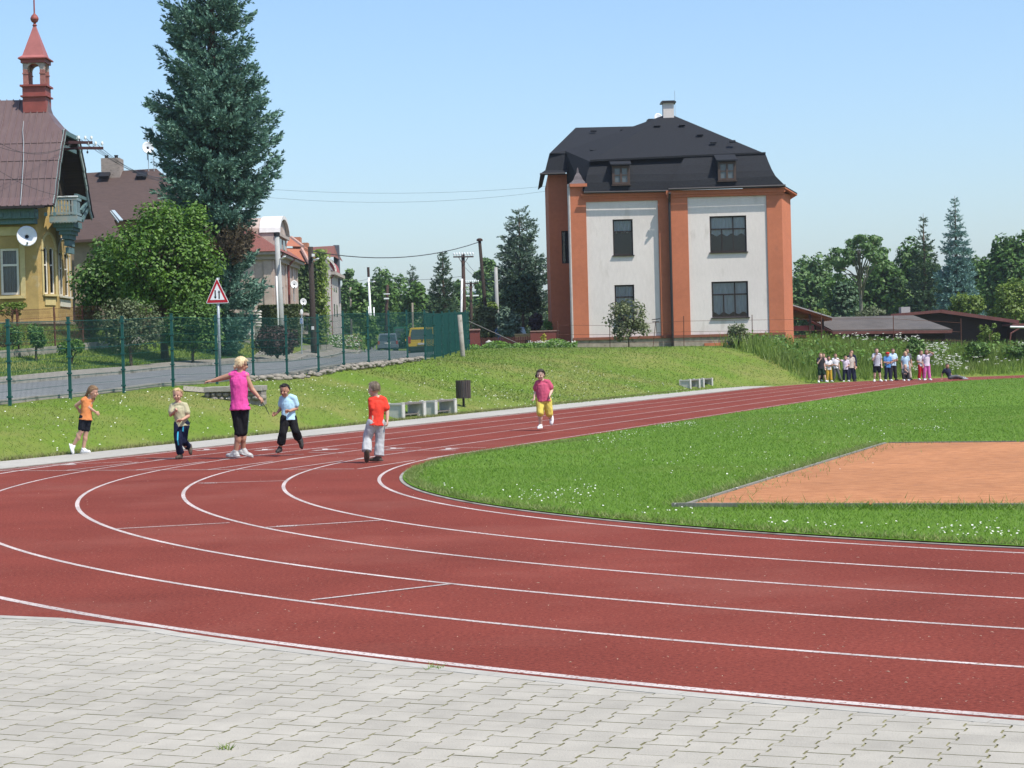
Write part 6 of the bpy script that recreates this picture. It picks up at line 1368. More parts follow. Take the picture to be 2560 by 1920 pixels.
def bank():
 n = 420000; x = gr.uniform(-16, 17, n); y = gr.uniform(28, 98, n)
 s = outside(x, y); dens = np.clip((46 / y) ** 1.4, .22, 1)
 fx = np.interp(y, [f.y for f in FENCE], [f.x for f in FENCE]); 
 fx = np.where(y < FENCE[0].y, FENCE[0].x + (y - FENCE[0].y) * .25, fx); fx = np.where(y > 76, -3.0, fx)
 k = (s > -.02) & in_view(x, y) & (gr.uniform(0, 1, n) < dens) & (x > fx - .1) & ~((y > 98.5) & (x > 2.5))
 x, y = x[k], y[k]; z = terrain(x, y); d = y
 near = y < 60
 for sel, w, h, lab in ((near, .015, .055, 'short mown grass on the near bank'), (~near, .035, .07, 'short mown grass on the far bank')):
  blades('bank_grass', np.stack([x[sel], y[sel], z[sel] - .005], 1), h * .8, w, 1.5, L_bank, gr, label=lab)
 n = 90000; x = gr.uniform(-18, -4, n); y = gr.uniform(44, 84, n); lineF = offs(AXS, WALK_FAR); lineV = offs(AXS, VERGE_FAR)
 xf = np.interp(y, [p.y for p in lineF], [p.x for p in lineF]); xv = np.interp(y, [p.y for p in lineV], [p.x for p in lineV]); k = (x < xf - .05) & (x > xv - 4) & in_view(x, y); x, y = x[k], y[k]
 blades('verge_grass', np.stack([x, y, terrain(x, y)], 1), .09, .022, .7, leafmat('verge_blades', (.05, .11, .012), (.13, .21, .03), .3), gr, label='grass slope between the pavement and the old fence')
 a = gr.uniform(-22, 52, 14000); b = 23.52 + .010 * np.maximum(0, a) + np.abs(gr.normal(0, .07, len(a))); x = CX + a * TU[0] + b * TN[0]; y = CY + a * TU[1] + b * TN[1]
 blades('fringe_grass', np.stack([x, y, np.full(len(x), .008)], 1), .08, .014, .9, leafmat('dry_fringe_blades', (.14, .16, .04), (.28, .26, .10), .3), gr, label='dry grass fringe along the concrete path')
bank()
def weeds():
 n = 60000; x = gr.uniform(7, 32, n); y = gr.uniform(86, 101, n); s = outside(x, y)
 lim = np.clip((x - (11.0 + (95 - y) * .30)) / 1.6, 0, 1)
 k = (s > .15 + .5 * (gr.uniform(0, 1, n))) & (gr.uniform(0, 1, n) < lim) & ~((y > 98.2) & (x < 15.2)); x, y = x[k], y[k]; s = s[k]; z = terrain(x, y)
 hh = np.clip(.35 + s * .10, .3, .8)
 h0 = .62
 an = gr.uniform(0, 2 * np.pi, len(x)); 
 pts = np.stack([x, y, z - .02], 1); sel = s < 2
 blades('tall_grass', pts[sel], .42, .045, .5, L_weed, gr, label='knee high grass behind the waiting children'); blades('tall_grass', pts[~sel], .78, .05, .45, L_weed, gr, label='tall uncut grass and weeds below the sheds')
 n = 6000; x = gr.uniform(9, 32, n); y = gr.uniform(89, 100, n); s = outside(x, y); k = (s > 1.6) & (x > 12.2 + (95 - y) * .3) & ~((y > 98) & (x < 15.2)); x, y = x[k], y[k]; z = terrain(x, y) + gr.uniform(.25, .95, len(x))
 C = np.stack([x, y, z], 1); N = unit(gr.normal(size=(len(x), 3)) * .6 + np.array((.2, -.3, .9))); c, a, b = leaves_at(gr, C, N, gr.uniform(.05, .13, len(x))); tag(quads('herb_leaves', c, a, b, L_green), 'leafy herbs in the tall weeds', kind='stuff')
 C, N, St = [], [], []
 def patch(px0, px1, py0, py1, d0, d1, cnt):
  for i in range(cnt):
   d = gr.uniform(d0, d1); p = P(gr.uniform(px0, px1), gr.uniform(py0, py1), d); r = gr.uniform(.04, .09); k = 16
   q = gr.normal(size=(k, 2)) * r * .5; C.append(np.stack([p.x + q[:, 0], p.y + q[:, 1], p.z + gr.normal(0, .012, k)], 1)); St.append((p, T(p.x, p.y)))
 patch(2300, 2372, 855, 880, 96, 98, 70); patch(2330, 2400, 880, 915, 94, 96, 60); patch(2370, 2420, 895, 925, 93, 95, 26); patch(2255, 2300, 838, 856, 97, 98.5, 26); patch(2090, 2260, 832, 850, 97, 99, 40); patch(2270, 2300, 895, 925, 93, 94.5, 18); patch(2540, 2580, 845, 870, 98, 99, 16); patch(2430, 2560, 890, 910, 95, 97, 14)
 C = np.concatenate(C); N = unit(gr.normal(size=C.shape) * .3 + np.array((.2, -.4, .9))); M_fl = leafmat('white_petals', (.55, .56, .50), (.78, .78, .72), .2); c, a, b = leaves_at(gr, C, N, gr.uniform(.010, .020, len(C)), .9)
 tag(quads('umbel_flowers', c, a, b, M_fl), 'white flower heads among the weeds', kind='stuff')
 m = MB()
 for p, z0 in St: m.tube([(p.x + .03, p.y, z0), p], [.006, .004], 3, cap=False)
 tag(m.build('flower_stalks', MATS['weed_blades']), 'green stalks of the white flowers', kind='stuff')
 pts = []
 def daisies(px, py, sx, sy, n):
  for i in range(n):
   p = G0(px + gr.normal(0, sx), py + gr.normal(0, sy), .07)
   if radial(p.x, p.y) < R0 - .5: pts.append((p.x, p.y, gr.uniform(.06, .09)))
 for a in ((1340, 1240, 60, 12, 60), (1470, 1225, 40, 14, 40), (1680, 1062, 20, 3, 60), (1730, 1058, 10, 2, 20), (1560, 1082, 40, 6, 40), (1510, 1100, 30, 6, 30), (1880, 1075, 60, 12, 50), (2330, 1070, 20, 3, 30), (2180, 1060, 80, 20, 60), (2000, 1050, 60, 8, 40), (2250, 1340, 160, 18, 170), (1620, 1290, 60, 12, 60), (2450, 1330, 60, 14, 50), (1950, 1310, 80, 8, 50), (1060, 1215, 25, 10, 30), (1800, 1150, 200, 30, 90), (2050, 1020, 60, 8, 40), (2300, 1000, 120, 15, 60)): daisies(*a)
 b = []
 for i in range(900):
  a_ = gr.uniform(-5, 45); bb = 23.8 + abs(gr.normal(0, 4)); x = CX + a_ * TU[0] + bb * TN[0]; y = CY + a_ * TU[1] + bb * TN[1]
  if T(x, y) < 1.2 and x > np.interp(y, [f.y for f in FENCE], [f.x for f in FENCE]): b.append((x, y, T(x, y) + .06))
 C = np.array(pts); N = unit(gr.normal(size=C.shape) * .25 + np.array((.1, -.3, .9))); c, a, bb = leaves_at(gr, C, N, gr.uniform(.006, .0125, len(C)), .95); tag(quads('daisies', c, a, bb, M_fl), 'white daisies scattered in the lawn', kind='stuff')
 C = np.array(b); N = unit(gr.normal(size=C.shape) * .25 + np.array((.1, -.3, .9))); c, a, bb = leaves_at(gr, C, N, gr.uniform(.012, .022, len(C)), .95); tag(quads('daisies', c, a, bb, M_fl), 'white daisies scattered on the bank', kind='stuff')
 n = 4200; px = gr.uniform(1170, 1445, n); d = gr.uniform(95.5, 98.5, n); kx = (px - 1280) / FPX; x = kx * d + .02; y = d; hgt = .22 + .25 * np.abs(np.sin(x * 2.1)) * np.abs(np.cos(x * .9 + 1)); z = terrain(x, y) + gr.uniform(0, 1, n) * hgt
 C = np.stack([x, y, z], 1); N = unit(gr.normal(size=C.shape) * .5 + np.array((.2, -.3, .9))); c, a, b = leaves_at(gr, C, N, gr.uniform(.035, .09, n)); tag(quads('garden_plants', c, a, b, L_green), 'leafy garden plants along the red wall', kind='stuff')
 n = 260; px = np.concatenate([gr.uniform(1320, 1382, n), gr.uniform(1385, 1440, n // 2)]); C = np.array([tuple(P(p, gr.uniform(852, 868), 97.2)) for p in px]); N = unit(gr.normal(size=C.shape) * .4 + np.array((.2, -.6, .7))); c, a, b = leaves_at(gr, C, N, gr.uniform(.02, .04, len(C)), .9); tag(quads('garden_flowers', c, a, b, M_fl), 'white garden flowers beside the golden conifer', kind='stuff')
 n = 1500; C = np.array([tuple(P(gr.uniform(822, 912), gr.uniform(838, 884), gr.uniform(118, 124))) for i in range(n)]); N = unit(gr.normal(size=C.shape) * .5 + np.array((.2, -.3, .9))); c, a, b = leaves_at(gr, C, N, gr.uniform(.05, .12, n)); tag(quads('roadside_plants', c, a, b, L_green), 'green roadside plants left of the grey car', kind='stuff')
 C = np.array([tuple(P(gr.uniform(825, 900), gr.uniform(838, 866), 117.5)) for i in range(160)]); N = unit(gr.normal(size=C.shape) * .3 + np.array((.2, -.6, .7))); c, a, b = leaves_at(gr, C, N, gr.uniform(.02, .045, len(C)), .9); tag(quads('roadside_flowers', c, a, b, M_fl), 'white flowers on the roadside plants', kind='stuff')
 cs = []
 for px, py in ((1082, 1672), (640 / 1.0 - 73, 1872), (566, 1872), (1086, 1668)):
  p = G0(px, py, .011)
  for i in range(11): cs.append((p.x + gr.normal(0, .02), p.y + gr.normal(0, .015), .009))
 blades('joint_weeds', np.array(cs), .03, .006, 1.2, L_weed, gr, label='tiny weeds in the paving joints')
weeds()
def court_weeds():
 n = 900; u = gr.uniform(0, 12, n); v = gr.uniform(.1, 14, n); e = gr.integers(0, 3, n); u = np.where(e == 0, np.abs(gr.normal(0, .35, n)), u); v = np.where(e == 1, np.abs(gr.normal(0, .25, n)), v); u = np.where(e == 2, 11.97 - np.abs(gr.normal(0, .3, n)), u)
 x = S0.x + SA.x * u + SV.x * v; y = S0.y + SA.y * u + SV.y * v; blades('court_weeds', np.stack([x, y, np.full(n, .045)], 1), .07, .008, 1.2, MATS['fringe_blades'], gr, label='sparse grass growing into the edges of the clay court')
court_weeds()
                # -- green mesh fence
def green_fence():
 root = thing('mesh_fence', 'long dark green welded mesh fence between the road and the grassy bank', 'fence', FENCE[0])
 H = 1.70; line = [FENCE_L[0]] + FENCE
 tops = []
 for i, p in enumerate(line):
  z0 = p.z; x, y = p.x, p.y
  m = MB(); m.box(x - .032, x + .032, y - .032, y + .032, z0 - .3, z0 + H + .06); m.box(x - .038, x + .038, y - .038, y + .038, z0 + H + .061, z0 + H + .085)
  for k in range(5): m.box(x - .05, x + .05, y - .045, y + .045, z0 + .15 + k * .37, z0 + .19 + k * .37)
  m.build('post', M_green, root)
 for a, b in zip(line[:-1], line[1:]):
  m = MB(); d = Vector((b.x - a.x, b.y - a.y, 0)); L = d.length; u = d / L; off = Vector((-u.y, u.x, 0)) * .045
  zt0, zt1 = a.z + H, b.z + H; zb0, zb1 = a.z + .08, b.z + .08
  n = int(L / .05)
  r = .0031
  for k in range(1, n):
   t = k / n; p = Vector((a.x, a.y, 0)) + u * (L * t) + off; z0 = zb0 + (zb1 - zb0) * t; z1 = zt0 + (zt1 - zt0) * t
   m.add([p + u * r + Vector((0, 0, z0)), p - u * r * .5 + off.normalized() * r + Vector((0, 0, z0)), p - u * r * .5 - off.normalized() * r + Vector((0, 0, z0)), p + u * r + Vector((0, 0, z1)), p - u * r * .5 + off.normalized() * r + Vector((0, 0, z1)), p - u * r * .5 - off.normalized() * r + Vector((0, 0, z1))], [(0, 1, 4, 3), (1, 2, 5, 4), (2, 0, 3, 5)])
  for k in range(9):
   f = k / 8; thick = .006 if k not in (0, 2, 5, 8) else .013
   p0 = Vector((a.x, a.y, zb0 + (zt0 - zb0) * f)) + off * 1.12; p1 = Vector((b.x, b.y, zb1 + (zt1 - zb1) * f)) + off * 1.12
   m.bar(p0, p1, .006, thick)
  m.build('mesh_panel', M_green, root)
green_fence()
                # -- rusty garden fence on its low concrete base
def old_fence():
 line = offs(AXS, VERGE_FAR)
 pts = []
 for px in (-60, -10, 48, 139, 209, 268, 318, 374, 424, 471, 515, 565, 620):
  d = ray_line(px, line)
  if d: x = gx(px, d, 870); pts.append((px, Vector((x, d, T(x, d)))))
 root = thing('garden_fence', 'rusty wire fence on a low concrete base in front of the villa garden', 'fence', pts[2][1])
 b = MB()
 for (pa, a), (pb_, c) in zip(pts[:-1], pts[1:]): b.bar(a + Vector((0, 0, .04)), c + Vector((0, 0, .04)), .22, .34)
 b.build('base_wall', M_concrete_old, root)
 for i, (px, p) in enumerate(pts):
  m = MB(); q = p + Vector((gr.normal(0, .03), 0, 1.5)); m.tube([p - Vector((0, 0, .2)), q], .030, 6); m.build('post', M_rust, root)
 w = MB()
 for (pa, a), (pb_, c) in zip(pts[:-1], pts[1:]):
  for h in (.35, .75, 1.15, 1.45): w.bar(a + Vector((0, 0, h)), c + Vector((0, 0, h)), .012, .012)
  n = int((c - a).length / .07)
  for k in range(n):
   for s in (-1, 1):
    t0 = k / n; t1 = min(1, max(0, t0 + s * .7 / n * 6)); w.bar(a.lerp(c, t0) + Vector((0, 0, .3)), a.lerp(c, t1) + Vector((0, 0, 1.45)), .004, .004)
 w.build('wire_mesh', M_rust, root)
 d = ray_line(528, line) - 1.2; p = onground(528, d)
 g = thing('gate_pillar', 'pale concrete gate pillar behind the road sign', 'pillar', p)
 m = MB(); hw = .19; m.box(p.x - hw, p.x + hw, d - hw, d + hw, p.z - .2, p.z + 1.12); m.build('shaft', M_concrete, g); m = MB(); m.box(p.x - hw - .05, p.x + hw + .05, d - hw - .05, d + hw + .05, p.z + 1.123, p.z + 1.2); m.build('cap', M_rust, g)
 d = ray_line(372, line) + 1.0; p = onground(372, d)
 g = thing('tree_stake', 'three leaning wooden stakes tied together in the garden', 'stakes', p)
 for dx, dy in ((-.32, 0), (.30, .1), (.02, .4)): m = MB(); m.tube([p + Vector((dx, dy, 0)), p + Vector((0, .1, 1.55))], .025, 6); m.build('stake', mat('stake_wood', (.22, .13, .07), .9, .2, 6), g)
 d = ray_line(600, line) + 1.6; p = onground(600, d)
 g = thing('garden_wall', 'low pale garden wall with rubble behind the rusty fence', 'wall', p)
 m = MB(); a, b_ = onground(485, d), onground(640, d + 2); m.bar(a + Vector((0, 0, .55)), b_ + Vector((0, 0, .55)), .3, .5); m.build('wall', M_concrete, g)
 m = MB()
 for i in range(16): c = a.lerp(b_, gr.uniform(.1, .95)); m.ball(c + Vector((gr.normal(0, .1), -.35, .35 + gr.uniform(0, .15))), (gr.uniform(.08, .2), .12, gr.uniform(.06, .12)), 7, 5)
 m.build('rubble', M_concrete_old, g)
old_fence()
                # -- road sign
def road_sign():
 d = 52.5; p = onground(549.5, d); p.x = gx(549.5, d, 900)
 root = thing('road_sign', 'triangular two way traffic warning sign with red border on a steel post', 'road sign', p)
 zc0 = P(545, 758.5, d).z; zc1 = P(545, 694, d).z; xc = P(544, 740, d).x
 m = MB(); m.tube([p - Vector((0, 0, .3)), Vector((p.x, d, zc1 - .02))], .038, 10); m.build('post', M_galv, root, smooth=True)
 W = (P(573.5, 757, d).x - P(515, 757, d).x) / 2; H = zc1 - zc0
 def rtri(w, h, z0, r, y):
  pts = []
  corners = [(-w, z0), (w, z0), (0, z0 + h)]
  for i, (cx, cz) in enumerate(corners):
   prv = corners[i - 1]; nxt = corners[(i + 1) % 3]
   a = Vector((prv[0] - cx, prv[1] - cz)).normalized(); b = Vector((nxt[0] - cx, nxt[1] - cz)).normalized()
   for t in (0, .5, 1): q = (a * (1 - t) ** 2 + b * t * t) * r; pts.append((xc + cx + q.x, y, cz + q.y))
  return pts
 yb = d - .06
 m = MB(); m.prism(rtri(W, H, zc0, .05, yb), (0, .02, 0)); m.build('plate', M_white, root)
 s = .93; m = MB(); m.prism(rtri(W * .93, H * .93, zc0 + H * .026, .03, yb - .004), (0, .003, 0)); m.build('red_border', mat('sign_red', (.38, .012, .022), .45, .05, 4), root)
 m = MB(); m.prism(rtri(W * .62, H * .62, zc0 + H * .135, .005, yb - .008), (0, .003, 0)); m.build('white_field', mat('sign_white', (.72, .73, .74), .5, .03, 4), root)
 M_bk = mat('sign_black', (.01, .01, .014), .5, .05, 4)
 for sx, up in ((-.075 * W * 2 / .6 * .6, False), (.075 * W * 2 / .6 * .6, True)):
  m = MB(); x = xc + sx * 1.1; z0, z1 = zc0 + H * .17, zc0 + H * .51; w = W * .055; hl = H * .09; y = yb - .0095
  if up: poly = [(x - w, z0), (x + w, z0), (x + w, z1 - hl), (x + w * 2.3, z1 - hl), (x, z1), (x - w * 2.3, z1 - hl), (x - w, z1 - hl)]
  else: poly = [(x, z0), (x + w * 2.3, z0 + hl), (x + w, z0 + hl), (x + w, z1), (x - w, z1), (x - w, z0 + hl), (x - w * 2.3, z0 + hl)]
  m.prism([(a, y, b) for a, b in poly], (0, .001, 0)); m.build('arrow', M_bk, root)
 m = MB()
 for z in (zc0 + .12, zc0 + .42): m.box(p.x - .05, p.x + .05, d - .042, d + .05, z, z + .035)
 m.box(p.x - .02, p.x + .05, d - .03, d + .03, zc1 - .06, zc1 - .0); m.build('clamp', M_galv, root)
 m = MB(); z = P(545, 833, d).z; m.tube([Vector((p.x - .055, d - .03, P(545, 858, d).z)), Vector((p.x - .055, d - .03, z))], .016, 6); m.build('reflector_strip', M_white, root)
road_sign()
                # -- stone block on the bank
def stone_block():
 d = 45.5; a, b = P(512, 968, d), P(656, 964, d); zt = (a.z + b.z) / 2
 root = thing('stone_wall', 'low rough stone wall with concrete top in the bank behind the woman', 'wall', ((a.x + b.x) / 2, d, zt - .35))
 m = MB(); m.box(a.x, b.x, d - .2, d + .9, zt - .12, zt); m.build('slab', M_concrete_old, root, bevel=.012)
 m = MB()
 for r in range(2):
  x = a.x
  while x < b.x - .05:
   w = gr.uniform(.10, .24); m.ball((x + w / 2, d - .06 + gr.normal(0, .015), zt - .18 - r * .1), (w * .56, .12, .07), 8, 6); x += w
 m.box(a.x + .02, b.x - .02, d - .08, d + .85, zt - .5, zt - .121); m.build('stones', mat('field_stone', (.16, .145, .12), .95, .4, 7, .6, 20, col2=(.30, .27, .23)), root)
 root = npobj('gravel_patch', npmesh('gravel_patch', [(gx(456 + 8 * i, 46.5 + dy), 46.5 + dy, T(gx(456 + 8 * i, 46.5 + dy), 46.5 + dy) + .02) for dy in (0, 1.6) for i in range(9)], [[i, i + 1, 10 + i, 9 + i] for i in range(8)], mats=[mat('pale_gravel', (.27, .245, .19), .95, .3, 20)])); tag(root, 'worn patch of pale gravel beside the stone wall', kind='structure')
 m = MB()
 for i in range(420):
  k = gr.uniform(4.6, 11.6); j = int(k); p = FENCE[j].lerp(FENCE[j + 1], k - j); r = gr.uniform(.04, .11)
  m.ball((p.x + gr.uniform(-.25, .12), p.y + gr.uniform(-.1, .1), p.z + gr.uniform(-.02, .10)), (r * 1.4 * gr.uniform(.7, 1.2), r, r * .7), 8, 6)
 tag(m.build('edge_stones', MATS['field_stone'], smooth=True), 'rough stones and rubble along the foot of the green fence', kind='stuff')
stone_block()
                # -- benches and bin
def bench(a0, b0, label, w=.46):
 x, y = tw(a0, b0); root = thing('bench', label, 'bench', (x, y, .012), 'concrete benches beside the track')
 M_c = mat('bench_concrete', (.46, .45, .41), .9, .10, 8, .25, 60); M_p = mat('weathered_plank', (.15, .135, .12), .85, .25, 3, .3, 30, aniso=(1, 6, 6))
 U, V = Vector((TU[0], TU[1], 0)), Vector((TN[0], TN[1], 0)); Z = Vector((0, 0, 1)); o = Vector((x, y, .014))
 L = 1.55
 for a in (0.07, L - .07):
  m = MB(); c = o + U * a + V * w / 2
  m.obox(c + Z * .195, U * .055, V * (w / 2 - .03), Z * .195)                 # slab
  m.obox(c + Z * .37 - V * (w / 2 - .03), U * .075, V * .03, Z * .065); m.obox(c + Z * .37 + V * (w / 2 - .03), U * .075, V * .03, Z * .065)
  m.obox(c + Z * .195 - V * (w / 2 - .015), U * .085, V * .016, Z * .194); m.obox(c + Z * .195 + V * (w / 2 - .015), U * .085, V * .016, Z * .194)
  m.obox(c + Z * .395, U * .08, V * w / 2, Z * .022); m.build('support', M_c, root)
 m = MB()
 for k in range(3): m.obox(o + U * L / 2 + V * (w / 2 + (k - 1) * .125) + Z * .395, U * (L / 2 - .15), V * .055, Z * .022)
 m.build('seat', M_p, root)
 m = MB(); m.obox(o + U * L / 2 + V * w / 2 + Z * .11, U * (L / 2 - .12), V * .05, Z * .02); m.build('stretcher', M_p, root)
bench(16.3, 23.82, 'concrete and plank bench directly right of the boy in red, nearest of the four')
bench(18.5, 23.82, 'concrete and plank bench standing next to the litter bin')
bench(45.9, 24.1, 'distant concrete bench, the nearer one of the far pair beside the straight'); bench(48.0, 24.1, 'distant concrete bench, the farther one of the far pair beside the straight')
def litter_bin():
 x, y = tw(22.4, 24.55); root = thing('litter_bin', 'round dark slatted litter bin on a post beside the benches', 'litter bin', (x, y, .02)); z0 = T(x, y)
 r = .205
 for k in range(18):
  an = 2 * math.pi * k / 18; m = MB(); c = Vector((x + r * math.cos(an), y + r * math.sin(an), z0 + .50)); t = Vector((-math.sin(an), math.cos(an), 0)); n = Vector((math.cos(an), math.sin(an), 0))
  m.obox(c, t * .026, n * .010, Vector((0, 0, .26))); m.build('slat', mat('bin_slat', (.055, .04, .035), .45, .2, 4, spec=.5), root)
 m = MB(); m.lathe((x, y, z0 + .28), [(.185, 0), (.185, .44), (.175, .44), (.175, .02)], 18); m.build('liner', mat('bin_liner', (.25, .26, .27), .5, .1, 4, metal=.5), root)
 m = MB()
 for z in (.30, .68): m.lathe((x, y, z0 + z), [(.19, 0), (.193, 0), (.193, .03), (.19, .03)], 18)
 m.build('hoop', M_galv, root)
 m = MB(); m.tube([(x, y, z0 - .1), (x, y, z0 + .3)], .035, 8); m.build('post', M_black, root)
litter_bin()
                # -- poles, lamps, posts
def pole(name, label, cat, top, bot, d, r0, r1, m, cap=None):
 a, b = P(*bot, d), P(*top, d); zg = T(a.x, d); base = Vector((a.x + (a.x - b.x) * 0.2, d, min(zg, a.z)))
 root = thing(name, label, cat, base); mb = MB(); mb.tube([base - Vector((0, 0, .2)), a if a.z > base.z + .1 else base + Vector((0, 0, .1)), b], [r0, r0 * .97, r1], 10); mb.build('post', m, root, smooth=True)
 return root, base, b
def lamp_arm(root, p, q, hlen, m=None):
 mb = MB(); p, q = Vector(p), Vector(q); mb.tube([p, p.lerp(q, .6) + Vector((0, 0, .06)), q], .025, 6); mb.build('arm', M_galv, root)
 mb = MB(); n = (q - p).normalized(); mb.ball(q + n * hlen / 2, (hlen / 2, .13, .085), 12, 7, ax=(n, Vector((0, 1, 0)).cross(n).cross(n) * -1 if abs(n.y) < .9 else Vector((1, 0, 0)), n.cross(Vector((0, 1, 0))))); h = mb.build('lamp_head', M_white, root, smooth=True)
M_tar = mat('tarred_wood', (.035, .027, .023), .9, .3, 4, .4, aniso=(4, 4, .5)); M_browp = mat('brown_pole_wood', (.055, .033, .026), .9, .3, 4, .4, aniso=(4, 4, .5)); M_gp = mat('grey_concrete_pole', (.33, .34, .33), .85, .12, 3)
r_, b_, t_ = pole('street_lamp', 'thick grey concrete lamp post in front of the stucco house', 'street lamp', (692, 588), (701, 765), 97, .16, .12, M_gp)
mb = MB(); mb.lathe(t_ - Vector((0, 0, .05)), [(.15, 0), (.15, .18), (.10, .2)], 10); mb.build('cap', M_black, r_)
lamp_arm(r_, P(698, 651, 97), P(704, 647, 96.8), .42)
pole('marker_post', 'thin white tube standing against the thick grey lamp post', 'post', (691, 690), (694, 765), 96.6, .045, .045, M_white)
r_, b_, t_ = pole('street_lamp', 'black wooden lamp post with white lamp in front of the ivy', 'street lamp', (776, 617), (784, 850), 88, .145, .115, M_tar)
lamp_arm(r_, P(781, 654, 87.8), P(787, 651, 87.6), .40)
mb = MB(); p = P(782, 820, 87.75); mb.box(p.x - .06, p.x + .06, 87.74, 87.8, p.z - .08, p.z + .08); mb.build('label_plate', M_white, r_)
mb = MB(); p = P(783, 638, 87.8); mb.box(p.x - .06, p.x + .06, 87.74, 87.85, p.z - .06, p.z + .06); mb.build('junction_box', M_white, r_)
r_, b_, t_ = pole('street_lamp', 'slim white lamp post in front of the big round tree', 'street lamp', (921, 690), (927, 800), 150, .10, .075, M_white)
lamp_arm(r_, P(922, 706, 149.8), P(929, 705, 149.6), .40)
mb = MB(); mb.tube([P(920.5, 668, 150), P(921.5, 692, 150)], .10, 8); mb.build('wood_top', M_browp, r_)
pole('utility_pole', 'dark brown pole with small white insulators before the big round tree', 'pole', (969, 712), (966, 790), 170, .15, .11, M_browp)
p = P(968, 736, 169.8); mb = MB(); mb.box(p.x - .3, p.x + .25, 169.7, 169.8, p.z, p.z + .08); mb.box(p.x - .3, p.x + .15, 169.7, 169.8, p.z - .42, p.z - .3); tag(mb.build('insulator_bar', M_insul, None, org=p), 'white insulators on the dark brown pole before the round tree', 'insulator')
pole('post', 'short weathered wooden stump pole above the yellow car', 'pole', (1031, 757), (1032, 828), 140, .075, .07, mat('grey_wood', (.20, .175, .14), .9, .2, 5))
pole('post', 'pale short pole among trees left of the white lamp post', 'pole', (876, 718), (877, 760), 182, .10, .09, mat('pale_wood', (.25, .21, .18), .9, .2, 5))
pole('marker_post', 'small white tube left of the white lamp post foot', 'post', (921.5, 766), (922.5, 800), 148, .045, .045, M_white); pole('marker_post', 'small white tube right of the white lamp post foot', 'post', (934.5, 768), (935.5, 805), 146, .05, .05, M_white)
def telegraph(label, top, bot, d, arm_y, x0, x1, n, m, r=.14):
 root, b, t = pole('telegraph_pole', label, 'pole', top, bot, d, r, r * .8, m)
 a0, a1 = P(x0, arm_y + .4, d - .15), P(x1, arm_y - .4, d - .15); mb = MB(); mb.bar(a0, a1, .08, .09)
 mb.bar(a0.lerp(a1, .25), Vector((t.x, d - .14, a0.z - .55)), .04, .04); mb.bar(a0.lerp(a1, .75), Vector((t.x, d - .14, a0.z - .55)), .04, .04); mb.build('crossarm', m, root)
 for i in range(n):
  if n % 2 == 0 or i != n // 2:
   mb = MB(); mb.lathe(a0.lerp(a1, (i + .3) / (n - .4)) + Vector((0, 0, .045)), [(.015, 0), (.015, .08), (.055, .085), (.065, .15), (.05, .22), (.02, .24)], 8); mb.build('insulator', M_insul, root)
 return root, b, t
tp1 = telegraph('dark telegraph pole with a wide row of white insulators above the fence end', (1157.5, 634), (1161, 800), 128, 642, 1133, 1184, 8, M_browp, .15)
pole('marker_post', 'tall white pole running up the left side of the telegraph pole', 'post', (1155, 697), (1153, 800), 126, .075, .07, M_white)
tp2 = telegraph('far brown telegraph pole with insulators between the two nearer poles', (1177, 704), (1178, 790), 172, 708.5, 1158, 1197, 8, M_browp, .15)
p = P(1177, 739, 171.7); mb = MB(); mb.bar(P(1165, 739.4, 171.7), P(1174, 739.2, 171.7), .05, .12); mb.bar(P(1182, 739, 171.7), P(1197, 738.6, 171.7), .05, .12); mb.build('lower_insulators', M_insul, tp2[0])
lp = pole('utility_pole', 'tall dark leaning pole carrying the thick cable left of the spruce', 'pole', (1199, 602), (1214.5, 785), 108, .115, .09, M_tar)
mb = MB(); mb.lathe(lp[2], [(.17, -.02), (.17, .08), (.08, .14)], 8); mb.build('cap', M_browp, lp[0])
pole('utility_pole', 'light grey concrete pole in front of the grey green spruce', 'pole', (1239.5, 668), (1243, 790), 116, .13, .10, M_gp)
cp = pole('concrete_post', 'leaning old concrete post at the end of the green fence', 'post', (1149, 787), (1156, 888), 76.5, .10, .09, M_concrete_old)
gw = thing('guy_wire', 'stay wire slanting down across the garden from the fence end', 'wire', P(1309, 868, 100)); mb = MB(); mb.tube([P(1172, 803, 102), P(1309, 865, 98)], .018, 6); mb.build('cable', mat('stay_cable', (.22, .2, .18), .6, .1, 4), gw)
d = 86; p = onground(754, d); root = thing('traffic_sign', 'small blue rectangular sign below a white panel seen from the fence', 'sign', p)
mb = MB(); mb.tube([p, P(754, 778, d)], .03, 8); mb.build('post', M_galv, root)
a, b = P(750.5, 810, d), P(757.5, 795, d); mb = MB(); mb.box(a.x, b.x, d - .06, d - .035, a.z, b.z); mb.build('plate', M_white, root); mb = MB(); mb.box(a.x + .02, b.x - .02, d - .066, d - .061, a.z + .02, b.z - .02); mb.build('blue_field', mat('sign_blue', (.03, .13, .40), .45, .05, 4), root); mb = MB(); mb.box((a.x + b.x) / 2 - .012, (a.x + b.x) / 2 + .012, d - .07, d - .067, a.z + .06, b.z - .07); mb.build('white_bar', M_white, root)
a, b = P(750.5, 787, d), P(757.5, 773, d); mb = MB(); mb.ball(((a.x + b.x) / 2, d - .05, (a.z + b.z) / 2), ((b.x - a.x) / 2, .015, (b.z - a.z) / 2), 14, 9); mb.build('white_panel', M_white, root)
d = 91; root = thing('gate_pillar', 'gate pillar of rounded white stones left of the hedge', 'pillar', onground(645, d)); z = P(645, 818, d).z; zt = P(645, 776, d).z; n = 6
for i in range(n): mb = MB(); c = P(645, 818 - (i + .5) * 42 / n, d); mb.ball(c, (.17 + .02 * (i % 2), .16, .075), 10, 7); mb.build('stone', mat('white_stone', (.50, .47, .42), .85, .15, 6), root, smooth=True)
mb = MB(); mb.box(root.location.x - .12, root.location.x + .12, d - .1, d + .1, root.location.z - .1, z + .05); mb.build('base', M_concrete_old, root)
